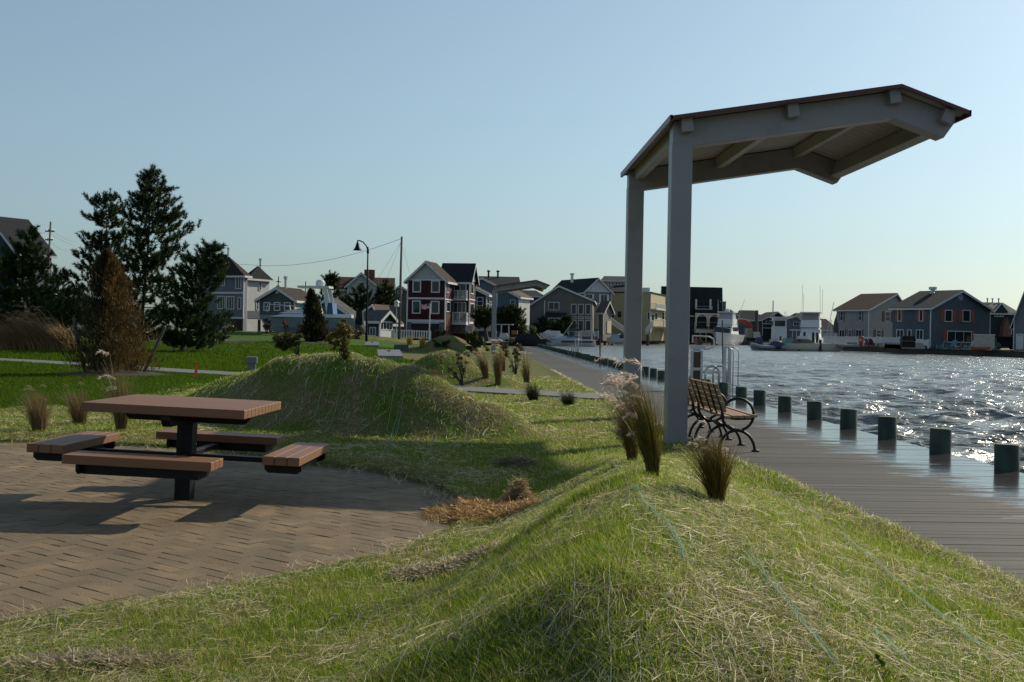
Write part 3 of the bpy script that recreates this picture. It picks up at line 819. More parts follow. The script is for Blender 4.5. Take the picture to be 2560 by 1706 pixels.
# birdhouse on the bare pole
c = D(z2(1882, 735), 99)
t = thing("birdhouse", "white birdhouse mounted beside the bare utility pole", "birdhouse", c)
mb = MB(); mb.lathe([(.2, -.28), (.22, -.25), (.22, .12), (.2, .14)], 6); mb.build("body", WHITE, t)
mb = MB(); mb.lathe([(.30, .13), (.28, .17), (.03, .36)], 6); mb.build("roof", WHITE, t)
mb = MB(); mb.tube([(0, 0, -.28), (.0, 0, -4.5)], .03, 6); mb.build("pole", GALV, t)
# flag
bF = D(z2(2178, 1010), 112); tF = D(z2(2190, 730), 112)
t = thing("flag_pole", "white flagpole flying a striped flag in front of the red house", "flag pole", bF)
e = tF - bF; mb = MB(); mb.tube([(0, 0, -.6), tuple(e)], .06, 8); mb.build("pole", WHITE, t)
m, n, l, b = newmat("flag_cloth")
tc = n.new("ShaderNodeTexCoord"); sx = n.new("ShaderNodeSeparateXYZ"); l.new(tc.outputs['UV'], sx.inputs[0])
def mth(op, a, v):
    q = n.new("ShaderNodeMath"); q.operation = op
    if hasattr(a, 'links'): l.new(a, q.inputs[0])
    else: q.inputs[0].default_value = a
    if hasattr(v, 'links'): l.new(v, q.inputs[1])
    else: q.inputs[1].default_value = v
    return q.outputs[0]
st = mth('GREATER_THAN', mth('FRACT', mth('MULTIPLY', sx.outputs[1], 6.5), 0), .5)
mx = n.new("ShaderNodeMix"); mx.data_type = 'RGBA'; mx.inputs[6].default_value = (.45, .03, .04, 1); mx.inputs[7].default_value = (.6, .6, .6, 1); l.new(st, mx.inputs[0])
ct = mth('MULTIPLY', mth('LESS_THAN', sx.outputs[0], .42), mth('GREATER_THAN', sx.outputs[1], .46))
vo = n.new("ShaderNodeTexVoronoi"); vo.inputs['Scale'].default_value = 12; l.new(tc.outputs['UV'], vo.inputs['Vector'])
sb = n.new("ShaderNodeMix"); sb.data_type = 'RGBA'; sb.inputs[6].default_value = (.6, .6, .6, 1); sb.inputs[7].default_value = (.02, .03, .14, 1); l.new(mth('GREATER_THAN', vo.outputs[0], .25), sb.inputs[0])
m2 = n.new("ShaderNodeMix"); m2.data_type = 'RGBA'; l.new(ct, m2.inputs[0]); l.new(mx.outputs[2], m2.inputs[6]); l.new(sb.outputs[2], m2.inputs[7]); l.new(m2.outputs[2], b.inputs['Base Color'])
wF, hF = 22 * 112 / FPX, 13.5 * 112 / FPX
me = bpy.data.meshes.new("flag"); vs = []; fs = []; uv = []
for i in range(17):
    for j in range(7):
        u, v = i / 16, j / 6
        vs.append((e.x - u * wF, e.y + .12 * math.sin(u * 9 + v) * u, e.z - .05 - (1 - v) * hF * (1 - .15 * u) - u * .1 * hF * 1.5 + .06 * math.sin(u * 7)))
for i in range(16):
    for j in range(6): fs.append((i * 7 + j, i * 7 + j + 1, (i + 1) * 7 + j + 1, (i + 1) * 7 + j))
me.from_pydata(vs, [], fs); ul = me.uv_layers.new()
for p in me.polygons:
    for li in p.loop_indices:
        vi = me.loops[li].vertex_index; ul.data[li].uv = ((vi // 7) / 16, (vi % 7) / 6)
me.materials.append(m); o = bpy.data.objects.new("flag", me); COL.objects.link(o); o.parent = t

# ---------------------------------------------------------------- grass, straw and netting
GRASS = attrmat("grass_blades", .6, .65, .12)
TUFT = attrmat("tuft_blades", .55, .22, .3)
STRAW = attrmat("straw", .55, .5, .4)
def sample(N, y0, y1, pw, xmin, xmax, rg):
    u = rg.random(N); a = 1 - pw
    Y = (y0 ** a + u * (y1 ** a - y0 ** a)) ** (1 / a)
    X = xmin(Y) + rg.random(N) * (xmax(Y) - xmin(Y))
    return X, Y
def ground_ok(X, Y, pad=0.0):
    return (sdpoly(X, Y, PATIO) > pad + .03) & (X < edge_x(Y) - pad)
def make_blades(name, X, Y, hgt, wid, cols, m, leanx=-.25, leany=-.15, jit=.5, rg=rng):
    Z = tz(X, Y) - .006
    n = len(X); th = rg.random(n) * 6.283
    lx = (leanx + jit * rg.normal(size=n)) * hgt; ly = (leany + jit * rg.normal(size=n)) * hgt
    wx = np.cos(th) * wid / 2; wy = np.sin(th) * wid / 2
    V = np.empty((n, 5, 3), np.float32)
    V[:, 0] = np.stack([X - wx, Y - wy, Z], 1); V[:, 1] = np.stack([X + wx, Y + wy, Z], 1)
    V[:, 2] = np.stack([X + wx * .8 + lx * .4, Y + wy * .8 + ly * .4, Z + hgt * .62], 1)
    V[:, 3] = np.stack([X - wx * .8 + lx * .4, Y - wy * .8 + ly * .4, Z + hgt * .62], 1)
    V[:, 4] = np.stack([X + lx, Y + ly, Z + hgt], 1)
    b = np.arange(n)[:, None] * 5
    F = np.concatenate([b + np.array([[0, 1, 2]]), b + np.array([[0, 2, 3]]), b + np.array([[3, 2, 4]])])
    return npmesh(name, V.reshape(-1, 3), F, m, np.repeat(cols, 5, 0))
def mixc(a, b, t):
    return np.asarray(a)[None, :] * (1 - t[:, None]) + np.asarray(b)[None, :] * t[:, None]
xl = lambda Y: -.52 * Y - .8
FIRSTGRASS = 1
def dstraw(X, Y):
    d = np.clip((fnoise(X, Y, 1.3, 61) * .5 + fnoise(X, Y, 3.6, 64) * .5 - .40) * 4.0, .05, 1)
    sd = np.minimum(sdpoly(X, Y, PATIO), edge_x(Y) - X)
    d = np.maximum(d, np.clip(1 - np.abs(sd - .10) / .14, 0, 1))
    r1 = ridge(X, Y, RIDGES[1]); d = np.where(r1 > .12, np.maximum(d, .12 + .8 * sstep(.55, .85, r1) + .4 * sstep(-.9, .3, X) ), d)
    band = np.exp(-((X - np.interp(Y, [2.7, 3.9, 5.8, 7.5], [.25, .48, .85, 1.15]) - .42 - .25 * (fnoise(X * 0, Y, .8, 12) - .5)) / .34) ** 2) * sstep(9, 7.5, Y)
    d = np.maximum(d, .95 * band)
    d = np.where((ridge(X, Y, RIDGES[0]) > .1) & (X > .9 + .02 * Y), np.maximum(d, .6 * (fnoise(X, Y, 2.2, 67) > .47)), d)
    return np.where(sd < -.03, .22 * (fnoise(X, Y, 3, 99) > .45), d) * (sd > -.22) * (sdpoly(X, Y, LAWN) > -.4) * ~on_path(X, Y)
X, Y = sample(800000, 2.0, 32, 1.55, xl, lambda Y: Y * 0 + 2.95, rng)
k = ground_ok(X, Y) & (sdpoly(X, Y, LAWN) > -.3) & ~on_path(X, Y)
pn = fnoise(X, Y, 1.3, 41); pn2 = fnoise(X, Y, 4.2, 44)
k &= rng.random(len(X)) < np.clip(1.15 - .7 * dstraw(X, Y), .3, 1)
X, Y, pn = X[k], Y[k], pn[k]
n = len(X)
hg = (.022 + .034 * rng.random(n)) * (.7 + .75 * pn) * np.where(Y > 9, 1.0, 1)
wd = np.maximum(.0019, .00038 * Y) * (.8 + .5 * rng.random(n))
cc = mixc((.085, .175, .008), (.25, .30, .03), np.clip(rng.normal(.45, .3, n), 0, 1))
cc = cc * (1 - .0 * pn[:, None]); br = rng.random(n) < .16; cc[br] = (.50, .42, .20)
o = make_blades("grass", X, Y, hg, wd, cc, GRASS); tag(o, kind='stuff')
# mown lawn
X, Y = sample(220000, 16, 75, 1.5, lambda Y: -.52 * Y - 2, lambda Y: Y * 0 - 1.0, rng)
k = (sdpoly(X, Y, LAWN) < .1) & ~on_path(X, Y)
X, Y = X[k], Y[k]; n = len(X)
cc = mixc((.032, .070, .001), (.060, .110, .003), rng.random(n))
o = make_blades("lawn_grass", X, Y, (.04 + .03 * rng.random(n)) * np.clip(Y / 25, 1, 2), .00042 * Y * (.8 + .6 * rng.random(n)), cc, GRASS, -.15, -.1, .4); tag(o, kind='stuff')

def make_straw(name, N, y0, y1, pw, xmin, xmax, dens, lens, widk, lift=.02, cmix=((.34, .28, .13), (.82, .74, .50))):
    X, Y = sample(N, y0, y1, pw, xmin, xmax, rng)
    k = dens(X, Y) > rng.random(N)
    X, Y = X[k], Y[k]; n = len(X)
    th = rng.normal(.9, .9, n); L = lens[0] + (lens[1] - lens[0]) * rng.random(n) ** 2
    dx, dy = np.cos(th) * L / 2, np.sin(th) * L / 2
    Za = tz(X - dx, Y - dy, False); Zb = tz(X + dx, Y + dy, False); Zm = tz(X, Y)
    bad = Zm < -.03
    lf = lift * rng.random(n) + .004
    up = rng.normal(0, .25, n) * L * .4
    w = np.maximum(widk[0], widk[1] * Y) * (.6 + .8 * rng.random(n))
    px, py = -np.sin(th) * w / 2, np.cos(th) * w / 2
    rz_ = rng.normal(0, .6, n) * w / 2
    V = np.empty((n, 6, 3), np.float32)
    bend = rng.normal(0, .10, n) * L
    V[:, 0] = np.stack([X - dx - px, Y - dy - py, Za + lf - up - rz_], 1); V[:, 1] = np.stack([X - dx + px, Y - dy + py, Za + lf - up + rz_], 1)
    mx, my = X - np.sin(th) * bend, Y + np.cos(th) * bend; mz = (Za + Zb) / 2 * .5 + Zm * .5 + lf + .012 * rng.random(n)
    V[:, 2] = np.stack([mx - px, my - py, mz - rz_], 1); V[:, 3] = np.stack([mx + px, my + py, mz + rz_], 1)
    V[:, 4] = np.stack([X + dx - px, Y + dy - py, Zb + lf + up - rz_], 1); V[:, 5] = np.stack([X + dx + px, Y + dy + py, Zb + lf + up + rz_], 1)
    b = np.arange(n)[:, None] * 6
    F = np.concatenate([b + np.array([[0, 1, 3, 2]]), b + np.array([[2, 3, 5, 4]])])
    c = mixc(cmix[0], cmix[1], rng.random(n))
    return tag(npmesh(name, V.reshape(-1, 3), F, STRAW, np.repeat(c, 6, 0)), kind='stuff')
make_straw("straw", 190000, 2.0, 34, 1.5, xl, lambda Y: Y * 0 + 2.95, dstraw, (.04, .19), (.0019, .00030))
# straw edge swept onto the deck and the paving
def dfr(X, Y):
    return np.clip(1 - np.abs(edge_x(Y) - X - .01) / (.05 + .12 * fnoise(X, Y, 1.1, 71)), 0, 1) * (fnoise(X, Y, 2, 73) > .35)
make_straw("straw_fringe", 30000, 3.5, 40, 1.3, lambda Y: Y * 0 + 2.3, lambda Y: Y * 0 + 3.05, dfr, (.04, .14), (.0019, .00035), .035)
def heap(label, cx, cy, rx, ry, h, n, cm, rot=0):
    th = rng.random(n) * 6.283; r = np.sqrt(rng.random(n)); x0, y0 = r * np.cos(th) * rx, r * np.sin(th) * ry
    x = cx + x0 * math.cos(rot) - y0 * math.sin(rot); y = cy + x0 * math.sin(rot) + y0 * math.cos(rot)
    z = np.maximum(tz(x, y), -.01) + h * (1 - r ** 2) * rng.random(n) ** .6 * (.45 + .9 * fnoise(x, y, 6, 90)) + .005
    a = rng.random(n) * 6.283; e = rng.normal(0, .3, n); L = .04 + .13 * rng.random(n); w = .0012 + .0018 * rng.random(n)
    d = np.stack([np.cos(a) * np.cos(e), np.sin(a) * np.cos(e), np.sin(e)], 1) * L[:, None] / 2
    s = np.stack([-np.sin(a), np.cos(a), rng.normal(0, .7, n)], 1) * w[:, None]
    P = np.stack([x, y, z], 1); V = np.stack([P - d - s, P - d + s, P + d + s, P + d - s], 1); V[:, :, 2] = np.maximum(V[:, :, 2], .004)
    c = mixc(cm[0], cm[1], rng.random(n))
    o = npmesh("straw_heap", V.reshape(-1, 3), np.arange(n * 4).reshape(-1, 4), STRAW, np.repeat(c, 4, 0))
    return tag(o, label, "straw heap", "loose heaps of straw")
q = G((1205, 1288)); heap("heap of orange-brown straw where the paving meets the near mound", q.x, q.y, .42, .50, .05, 8000, ((.26, .135, .04), (.56, .37, .16)), .3)
q = hit(dd(1190, 1160)); heap("small upright tuft of pale straw at the back of the orange heap", q.x, q.y, .1, .12, .2, 900, ((.3, .2, .1), (.45, .34, .18)))
q = hit(dd(1030, 1310)); heap("flattened grey-brown straw roll on the grass below the orange heap", q.x, q.y, .32, .14, .03, 3000, ((.26, .20, .12), (.52, .45, .31)), .15)
q = hit(dd(190, 1535)); heap("pale straw bundle wrapped in netting at the bottom left of the grass", q.x, q.y, .42, .12, .03, 3000, ((.3, .24, .14), (.5, .43, .3)), .1)
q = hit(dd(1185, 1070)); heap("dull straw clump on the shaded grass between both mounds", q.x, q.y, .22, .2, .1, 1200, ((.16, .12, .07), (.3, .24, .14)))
# dark straw rim along the far edge of the paving
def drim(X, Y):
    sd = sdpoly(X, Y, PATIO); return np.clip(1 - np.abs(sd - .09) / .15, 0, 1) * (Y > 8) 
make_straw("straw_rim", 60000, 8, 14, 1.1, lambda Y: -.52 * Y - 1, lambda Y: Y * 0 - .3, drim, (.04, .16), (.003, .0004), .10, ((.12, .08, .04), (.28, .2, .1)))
# netting: thin threads laid over the mounds
NET = mat("netting_cord", (.20, .34, .22), .5, var=.2, trans=.3)
mb = MB()
def ribbon(mb, pts, w, lift):
    P = [Vector((x, y, tzs(x, y) + lift)) for x, y in pts]
    for a, b in zip(P, P[1:]):
        t_ = (b - a); s = Vector((-t_.y, t_.x, 0)); s = s.normalized() * w / 2 if s.length > 0 else Vector((w, 0, 0))
        mb.face([a - s, a + s, b + s, b - s])
for i in range(44):
    x0 = -1.0 + i * .105 + random.uniform(-.02, .02)
    y = random.uniform(2.4, 3.2)
    while y < 9:
        if random.random() < (.45 if y < 4.4 and x0 < 1.0 else .16):
            L = random.uniform(.2, .8); m_ = 7
            pts = [(x0 + (y + L * j / m_ - 3) * (.10 + .02 * math.sin(i)) + random.uniform(-.006, .006), y + L * j / m_) for j in range(m_ + 1)]
            pts = [p for p in pts if p[0] < edge_x(np.array([p[1]]))[0] - .03 and sdpoly(np.array([p[0]]), np.array([p[1]]), PATIO)[0] > .3]
            if len(pts) > 1: ribbon(mb, pts, .0022, .03)
            y += L
        y += random.uniform(.1, .8)
for i in range(26):
    x0 = -2.2 + i * .11
    for rep in range(1):
        y = random.uniform(13, 15.2); L = random.uniform(.3, .9)
        ribbon(mb, [(x0 + .08 * j / 6 * L, y + L * j / 6) for j in range(7)], .0035, .03)
tag(mb.build("netting_threads", mat("netting_thread", (.42, .46, .36), .5, var=.1, trans=.3)), kind='stuff')
def net(label, px, w, kind='strip'):
    mb = MB()
    P = [hit(p) for p in px]; pts = []
    for a, b in zip(P, P[1:]):
        for j in range(9): 
            f = j / 9; pts.append((a.x + (b.x - a.x) * f + random.uniform(-.008, .008), a.y + (b.y - a.y) * f + random.uniform(-.008, .008)))
    for s in range(5):
        o = random.uniform(-1, 1) * w; lift = random.uniform(.02, .045)
        ribbon(mb, [(x + o * (.6 + .4 * math.sin(i * .5 + s)), y) for i, (x, y) in enumerate(pts)], random.uniform(.0018, .0035), lift)
    tag(mb.build("netting_strip", NET), label, "netting", "loose strips of green netting")
zz3 = zoomf(1000, 1200, 2.941); zz4 = zoomf(1700, 1100, 2.587)
net("long curved green netting strip on the near mound's crest left of the tufts", [zz3(1680, 65), zz3(1830, 240), zz3(1950, 350), zz3(2060, 500), zz3(2115, 665)], .022)
net("green netting strip crossing the slope nearest the boardwalk", [zz4(1020, 615), zz4(1120, 700), zz4(1400, 950), zz4(1750, 1210), zz4(2050, 1450)], .016)
net("green netting strip down the middle of the bright slope", [zz4(440, 780), zz4(570, 940), zz4(720, 1110), zz4(800, 1240), zz4(1040, 1540)], .02)
net("short green netting strip at the foot of the bright slope", [zz4(1250, 1270), zz4(1370, 1390), zz4(1500, 1510)], .014)
net("thin green netting strip under the boardwalk edge of the slope", [zz4(520, 305), zz4(700, 400), zz4(800, 465), zz4(900, 520)], .014)
net("green netting curl left of the tall plumed grass", [z8(0, 960), z8(40, 1010), z8(60, 1060)], .03)
net("green netting scrap in front of the tall plumed grass", [z8(200, 1100), z8(220, 1160), z8(250, 1200)], .03)
net("netting seam running down the shaded front of the middle mound", [dd(922, 935), dd(905, 990), dd(895, 1020), dd(880, 1060)], .03)

# ---------------------------------------------------------------- ornamental grasses
def bladesweep(base, n, H, spread, lean, wid, c0, c1, rb, parent, name, curl=1.0, m=None, taper=.9):
    ph = rng.random(n) * 6.283; rr = rb * np.sqrt(rng.random(n)) * .8; L = H * (.35 + .72 * rng.random(n) ** .7)
    out = spread * (.15 + 1.7 * rng.random(n) ** 2) * (.7 + .6 * rng.random(n)); az = ph + rng.normal(0, .5, n)
    sg = 6; V = np.empty((n, sg, 2, 3), np.float32); tw = rng.random(n) * 6.283
    lv = .5 + rng.random(n)
    for i in range(sg):
        t = i / (sg - 1)
        x = rr * np.cos(ph) + np.cos(az) * out * L * t ** (1.3 + .5 * curl) + lean[0] * lv * L * t ** 1.9
        y = rr * np.sin(ph) + np.sin(az) * out * L * t ** (1.3 + .5 * curl) + lean[1] * L * t ** 1.7
        z = L * t * (1 - .28 * curl * out * t) - .03
        w = wid * (1 - t ** 2 * taper) * .5
        V[:, i, 0] = np.stack([x - np.cos(tw) * w, y - np.sin(tw) * w, z], 1); V[:, i, 1] = np.stack([x + np.cos(tw) * w, y + np.sin(tw) * w, z], 1)
    b = (np.arange(n) * sg * 2)[:, None]
    F = np.concatenate([b + np.array([[2 * i, 2 * i + 1, 2 * i + 3, 2 * i + 2]]) for i in range(sg - 1)])
    c = np.repeat(mixc(c0, c1, rng.random(n)), sg * 2, 0)
    o = npmesh(name, V.reshape(-1, 3), F, m or TUFT, c, parent)
    return o, V[:, -1].mean(1)
def plumes(tips, parent, L, lean, col, hairs=70, name="plumes"):
    n = len(tips); k = hairs
    t = rng.random((n, k)); lx = rng.normal(1, .25, n)[:, None]
    base = tips[:, None, :] + np.stack([lean[0] * L * t * lx, lean[1] * L * t, L * t * (.75 - .75 * t)], -1) - np.array([0, 0, L * .15])
    d = np.stack([rng.normal(lean[0] * .7, .35, (n, k)), rng.normal(lean[1] * .5, .35, (n, k)), rng.normal(-.1, .35, (n, k))], -1) * (L * .34 * (1 - .5 * t))[..., None]
    s = rng.normal(0, 1, (n, k, 3)) * (L * .013)
    V = np.stack([base - s, base + s, base + d], 2).reshape(-1, 3).astype(np.float32)
    c = np.repeat(mixc(np.array(col) * .8, np.array(col) * 1.25, rng.random(n * k)), 3, 0)
    return npmesh(name, V, np.arange(n * k * 3).reshape(-1, 3), STRAW, c, parent)
def tuft(label, base_px, top_px, n, c0, c1, spread=.25, rbpx=14, npl=0, lean=None, group="ornamental grass tufts", Y=None, name="ornamental_grass", pcol=(.74, .60, .52), wid=None, plen=.22, curl=1.0):
    q = hit(base_px) if Y is None else D(base_px, Y)
    k = q.y / FPX; H = (base_px[1] - top_px[1]) * k / .9
    if Y is not None:
        zg = tzs(q.x, q.y); H += (q.z - zg) * .9; q.z = zg
    if lean is None: lean = ((top_px[0] - base_px[0]) * k / H * .75, -.05)
    t = thing(name, label, "ornamental grass", q, 0, group)
    o, tips = bladesweep(q, n, H, spread, lean, wid or max(.0035, .8 * k), c0, c1, rbpx * k, t, "blades", curl)
    if npl:
        so, sel = bladesweep(q, npl, H * 1.12, spread * .6, lean, (wid or max(.005, .9 * k)) * .9, c0, c1, rbpx * k * .8, t, "stalks", curl * .6, taper=.35)
        plumes(sel, t, H * plen, (-.8, -.15), pcol)
    return t
GG0, GG1 = (.10, .085, .018), (.20, .13, .035)
BR0, BR1 = (.14, .085, .035), (.26, .17, .085)
tuft("tall plumed grass tuft on the near mound crest, leaning left with pale feathery heads", z8(520, 1215), z8(285, 410), 850, (.085, .085, .014), (.23, .17, .035), .15, 18, 16, lean=(-.22, -.05))
tuft("smaller tuft behind and left of the tall plumed one, dark at its base", z8(345, 1075), z8(200, 470), 600, GG0, GG1, .2, 15, 10, lean=(-.20, -.05))
tuft("bushy brown-green grass tuft on the slope beside the boardwalk", z8(1065, 1420), z8(960, 850), 1100, (.085, .075, .014), (.20, .13, .035), .27, 22, 5, lean=(-.14, -.05))
zt = zoomf(0, 940, 2.736)
tuft("dry brown grass tuft furthest left behind the picnic table", zt(265, 380), zt(215, 95), 620, BR0, BR1, .32, 18, 5, pcol=(.4, .3, .2))
tuft("dry brown grass tuft just left of the tabletop", zt(545, 335), zt(500, 90), 620, BR0, BR1, .32, 18, 5, pcol=(.4, .3, .2))
tuft("pale plumed grass tuft rising behind the tabletop", zt(830, 375), zt(790, -60), 560, BR0, (.24, .19, .08), .26, 15, 4)
tuft("pale feathery grass tuft in the row on the far verge, leaning left over the second mound", n3(910, 850), n3(720, 440), 320, BR0, (.25, .19, .08), .2, 9, 10)
tuft("upright tan grass tuft on the far verge with the darkest base", n3(1090, 950), n3(1050, 430), 360, GG0, (.26, .19, .09), .14, 9, 8)
tuft("reddish grass tuft directly behind the upright tan one", n3(1160, 755), n3(1110, 480), 220, (.15, .06, .03), (.26, .13, .07), .16, 7, 3)
tuft("thin wispy grass tuft nearest the far boardwalk edge", n3(1510, 935), n3(1440, 560), 220, GG0, (.26, .2, .1), .2, 9, 8)
tuft("small rusty grass clump on the second mound's shaded foot", n3(140, 835), n3(125, 715), 160, (.2, .07, .02), (.3, .13, .04), .3, 6)
for lab, b_, t_ in (("golden grass clump by the picket fence, left one", z3(315, 1190), z3(310, 1065)), ("golden grass clump by the picket fence, right one beside the domed mound", z3(470, 1222), z3(470, 1080))):
    tuft(lab, b_, t_, 160, (.25, .17, .03), (.42, .30, .08), .25, 8)
tuft("round dark green grass mound by the path, tall one nearest the upright tufts", n3(1610, 1195), n3(1530, 900), 520, (.02, .03, .008), (.075, .075, .03), .5, 14, curl=1.6)
tuft("round dark green grass mound by the path, squat one nearest the boardwalk", n3(2130, 1255), n3(2050, 1010), 620, (.02, .03, .01), (.09, .09, .045), .65, 16, curl=1.8)
for i, (bx, by, tx, ty, lab) in enumerate(((60, 1190, 10, 1060, "furthest left"), (150, 1185, 90, 1055, "second from the left"), (235, 1195, 160, 1020, "in the middle behind the far left lawn"), (300, 1190, 235, 1010, "just right of the middle"), (390, 1190, 340, 1010, "beside the white porch"), (450, 1185, 400, 1060, "nearest the brown cedar"))):
    tuft("windswept tan grass clump in the row past the path, " + lab, z1(bx, by), z1(tx, ty), 240, (.16, .095, .035), (.40, .26, .12), .3, 26, 16, lean=(-.6, -.1), group="windswept tan grasses past the path", Y=53, pcol=(.38, .26, .15), wid=.03, plen=.22)

# ---------------------------------------------------------------- leaf clouds, shrubs, trees
LEAF = attrmat("leaves", .5, .35, .3)
NEEDLE = attrmat("pine_needles", .55, .25, .3)
def leaves(P, size, c0, c1, parent, name="foliage", m=None, flat=.5):
    n = len(P); a = rng.normal(0, 1, (n, 3)); a /= np.linalg.norm(a, axis=1)[:, None]
    b = rng.normal(0, 1, (n, 3)); b -= a * (a * b).sum(1)[:, None]; b /= np.linalg.norm(b, axis=1)[:, None]
    L = size * (.6 + .8 * rng.random(n))[:, None]; w = L * flat
    V = np.stack([P - a * L * .5, P + b * w * .5, P + a * L * .5, P - b * w * .5], 1).reshape(-1, 3)
    return npmesh(name, V, np.arange(n * 4).reshape(-1, 4), m or LEAF, np.repeat(mixc(c0, c1, rng.random(n)), 4, 0), parent)
def ball(c, r, n, shell=.5):
    d = rng.normal(0, 1, (n, 3)); d /= np.linalg.norm(d, axis=1)[:, None]
    return np.asarray(c)[None, :] + d * (np.asarray(r) * np.ones(3))[None, :] * (rng.random(n) ** shell)[:, None]
def shrub(label, base_px, clusters, c0, c1, dens=90, leaf=6, Y=None, stems=True, name="shrub", cat="shrub", group=None, extra=0, z=None):
    q = hit(base_px) if Y is None else D(base_px, Y)
    if z is not None: q.z = z
    k = q.y / FPX
    t = thing(name, label, cat, q, 0, group)
    Pn = []; mb = MB()
    clusters = [(p, r * 1.55) for p, r in clusters]
    clusters += [((p[0] * .68 + base_px[0] * .32 + random.uniform(-8, 8), p[1] * .68 + base_px[1] * .32 + random.uniform(-8, 8)), r * .7) for p, r in clusters]
    for (p, r) in clusters:
        c = D(p, q.y) - q; c.y += random.uniform(-.5, .5) * r * k
        sub = max(2, int(r / 7))
        for _ in range(sub):
            cc = ball(c, r * k * .62, 1)[0]; Pn.append(ball(cc, (r * k * .5, r * k * .5, r * k * .38), max(12, int(dens * r * r / 400 / sub * 3.6))))
        if stems: mb.tube([(random.uniform(-1, 1) * 3 * k, random.uniform(-1, 1) * 3 * k, -.05), (c.x * .35 + random.uniform(-3, 3) * k, c.y * .4, c.z * .45), (c.x, c.y, c.z)], [max(.008, .9 * k), max(.006, .7 * k), max(.004, .4 * k)], 5)
    for _ in range(extra):
        a = D(random.choice(clusters)[0], q.y) - q; mb.tube([(0, 0, 0), (a.x * .6 + random.uniform(-12, 12) * k, random.uniform(-5, 5) * k, a.z * .5), (a.x + random.uniform(-25, 25) * k, random.uniform(-8, 8) * k, a.z * random.uniform(.5, 1))], .5 * k, 4)
    if mb.v: mb.build("stem", BARK, t)
    leaves(np.concatenate(Pn), leaf * k * 1.15, c0, c1, t)
    return t
GR0, GR1 = (.022, .04, .010), (.07, .10, .022)
shrub("leaning shrub with a dark clump of leaves on bare bent stems, on the lawn", n6(620, 1030), [(n6(330, 770), 20), (n6(420, 730), 16), (n6(300, 840), 13), (n6(480, 740), 12), (n6(640, 690), 8)], (.04, .045, .012), (.12, .09, .03), 110, 5, extra=4)
shrub("yellowing leafy shrub rising behind the middle mound", n6(1400, 1085), [(n6(1355, 420), 10), (n6(1390, 540), 16), (n6(1300, 600), 15), (n6(1400, 690), 17), (n6(1200, 720), 14), (n6(1480, 560), 11), (n6(1390, 850), 12), (n6(1380, 980), 12), (n6(1150, 780), 9)], (.06, .07, .012), (.24, .17, .03), 80, 5, extra=6)
shrub("dense upright green shrub left of the distant canopy post", n3(770, 520), [(n3(680, 250), 12), (n3(740, 200), 9), (n3(780, 260), 12), (n3(700, 330), 14), (n3(790, 350), 14), (n3(850, 280), 8), (n3(760, 420), 13), (n3(640, 290), 6)], (.03, .05, .012), (.10, .11, .02), 180, 4)
shrub("open shrub with green and red leaves on thin bare branches by the boardwalk", n3(1350, 800), [(n3(1210, 370), 12), (n3(1290, 310), 9), (n3(1170, 430), 7), (n3(1400, 380), 10), (n3(1460, 420), 9), (n3(1350, 460), 8), (n3(1380, 580), 6), (n3(1260, 680), 5)], (.05, .065, .014), (.20, .12, .045), 85, 4, extra=7)
shrub("sparse twiggy shrub with pale drying leaves on the second mound", n3(560, 960), [(n3(260, 560), 8), (n3(280, 630), 7), (n3(470, 510), 9), (n3(540, 560), 9), (n3(620, 500), 9), (n3(420, 720), 8), (n3(530, 680), 9), (n3(630, 640), 7), (n3(450, 800), 7)], (.05, .06, .016), (.24, .17, .09), 60, 4, extra=8)
shrub("small low green bush on the far verge", n3(930, 465), [(n3(925, 425), 6), (n3(945, 440), 5)], GR0, GR1, 160, 3)
shrub("dark low bush on the shaded side of the domed far mound, left", z3(640, 1215), [(z3(640, 1175), 8), (z3(680, 1185), 8)], (.02, .03, .01), (.05, .065, .02), 130, 3)
shrub("dark low bush on the shaded side of the domed far mound, right", z3(750, 1225), [(z3(740, 1170), 10), (z3(790, 1180), 8)], (.02, .03, .01), (.05, .065, .02), 130, 3)
shrub("small weedy plant at the second mound's left foot", z2(2040, 1275), [(z2(2030, 1255), 6)], GR0, GR1, 60, 4)
for lab, bx, by, cl in (("russet bare shrub under the trailered boat's bow", 40, 640, [(30, 500), (60, 560), (20, 440)]), ("small russet shrub in front of the trailered boat's hull", 375, 640, [(375, 500), (380, 560)]), ("dark russet shrub left of the small dark cedar", 650, 660, [(660, 500), (690, 560), (640, 600)])):
    shrub(lab, n6(bx, by), [(n6(*c), 9) for c in cl], (.05, .025, .012), (.13, .05, .025), 60, 4, Y=96, group="russet shrubs in front of the boat")
shrub("low brown shrub on the berm right of the small cedar", n6(1640, 760), [(n6(1620, 650), 9), (n6(1690, 640), 8), (n6(1570, 700), 8)], (.05, .035, .015), (.12, .07, .03), 60, 4, Y=92, extra=3)

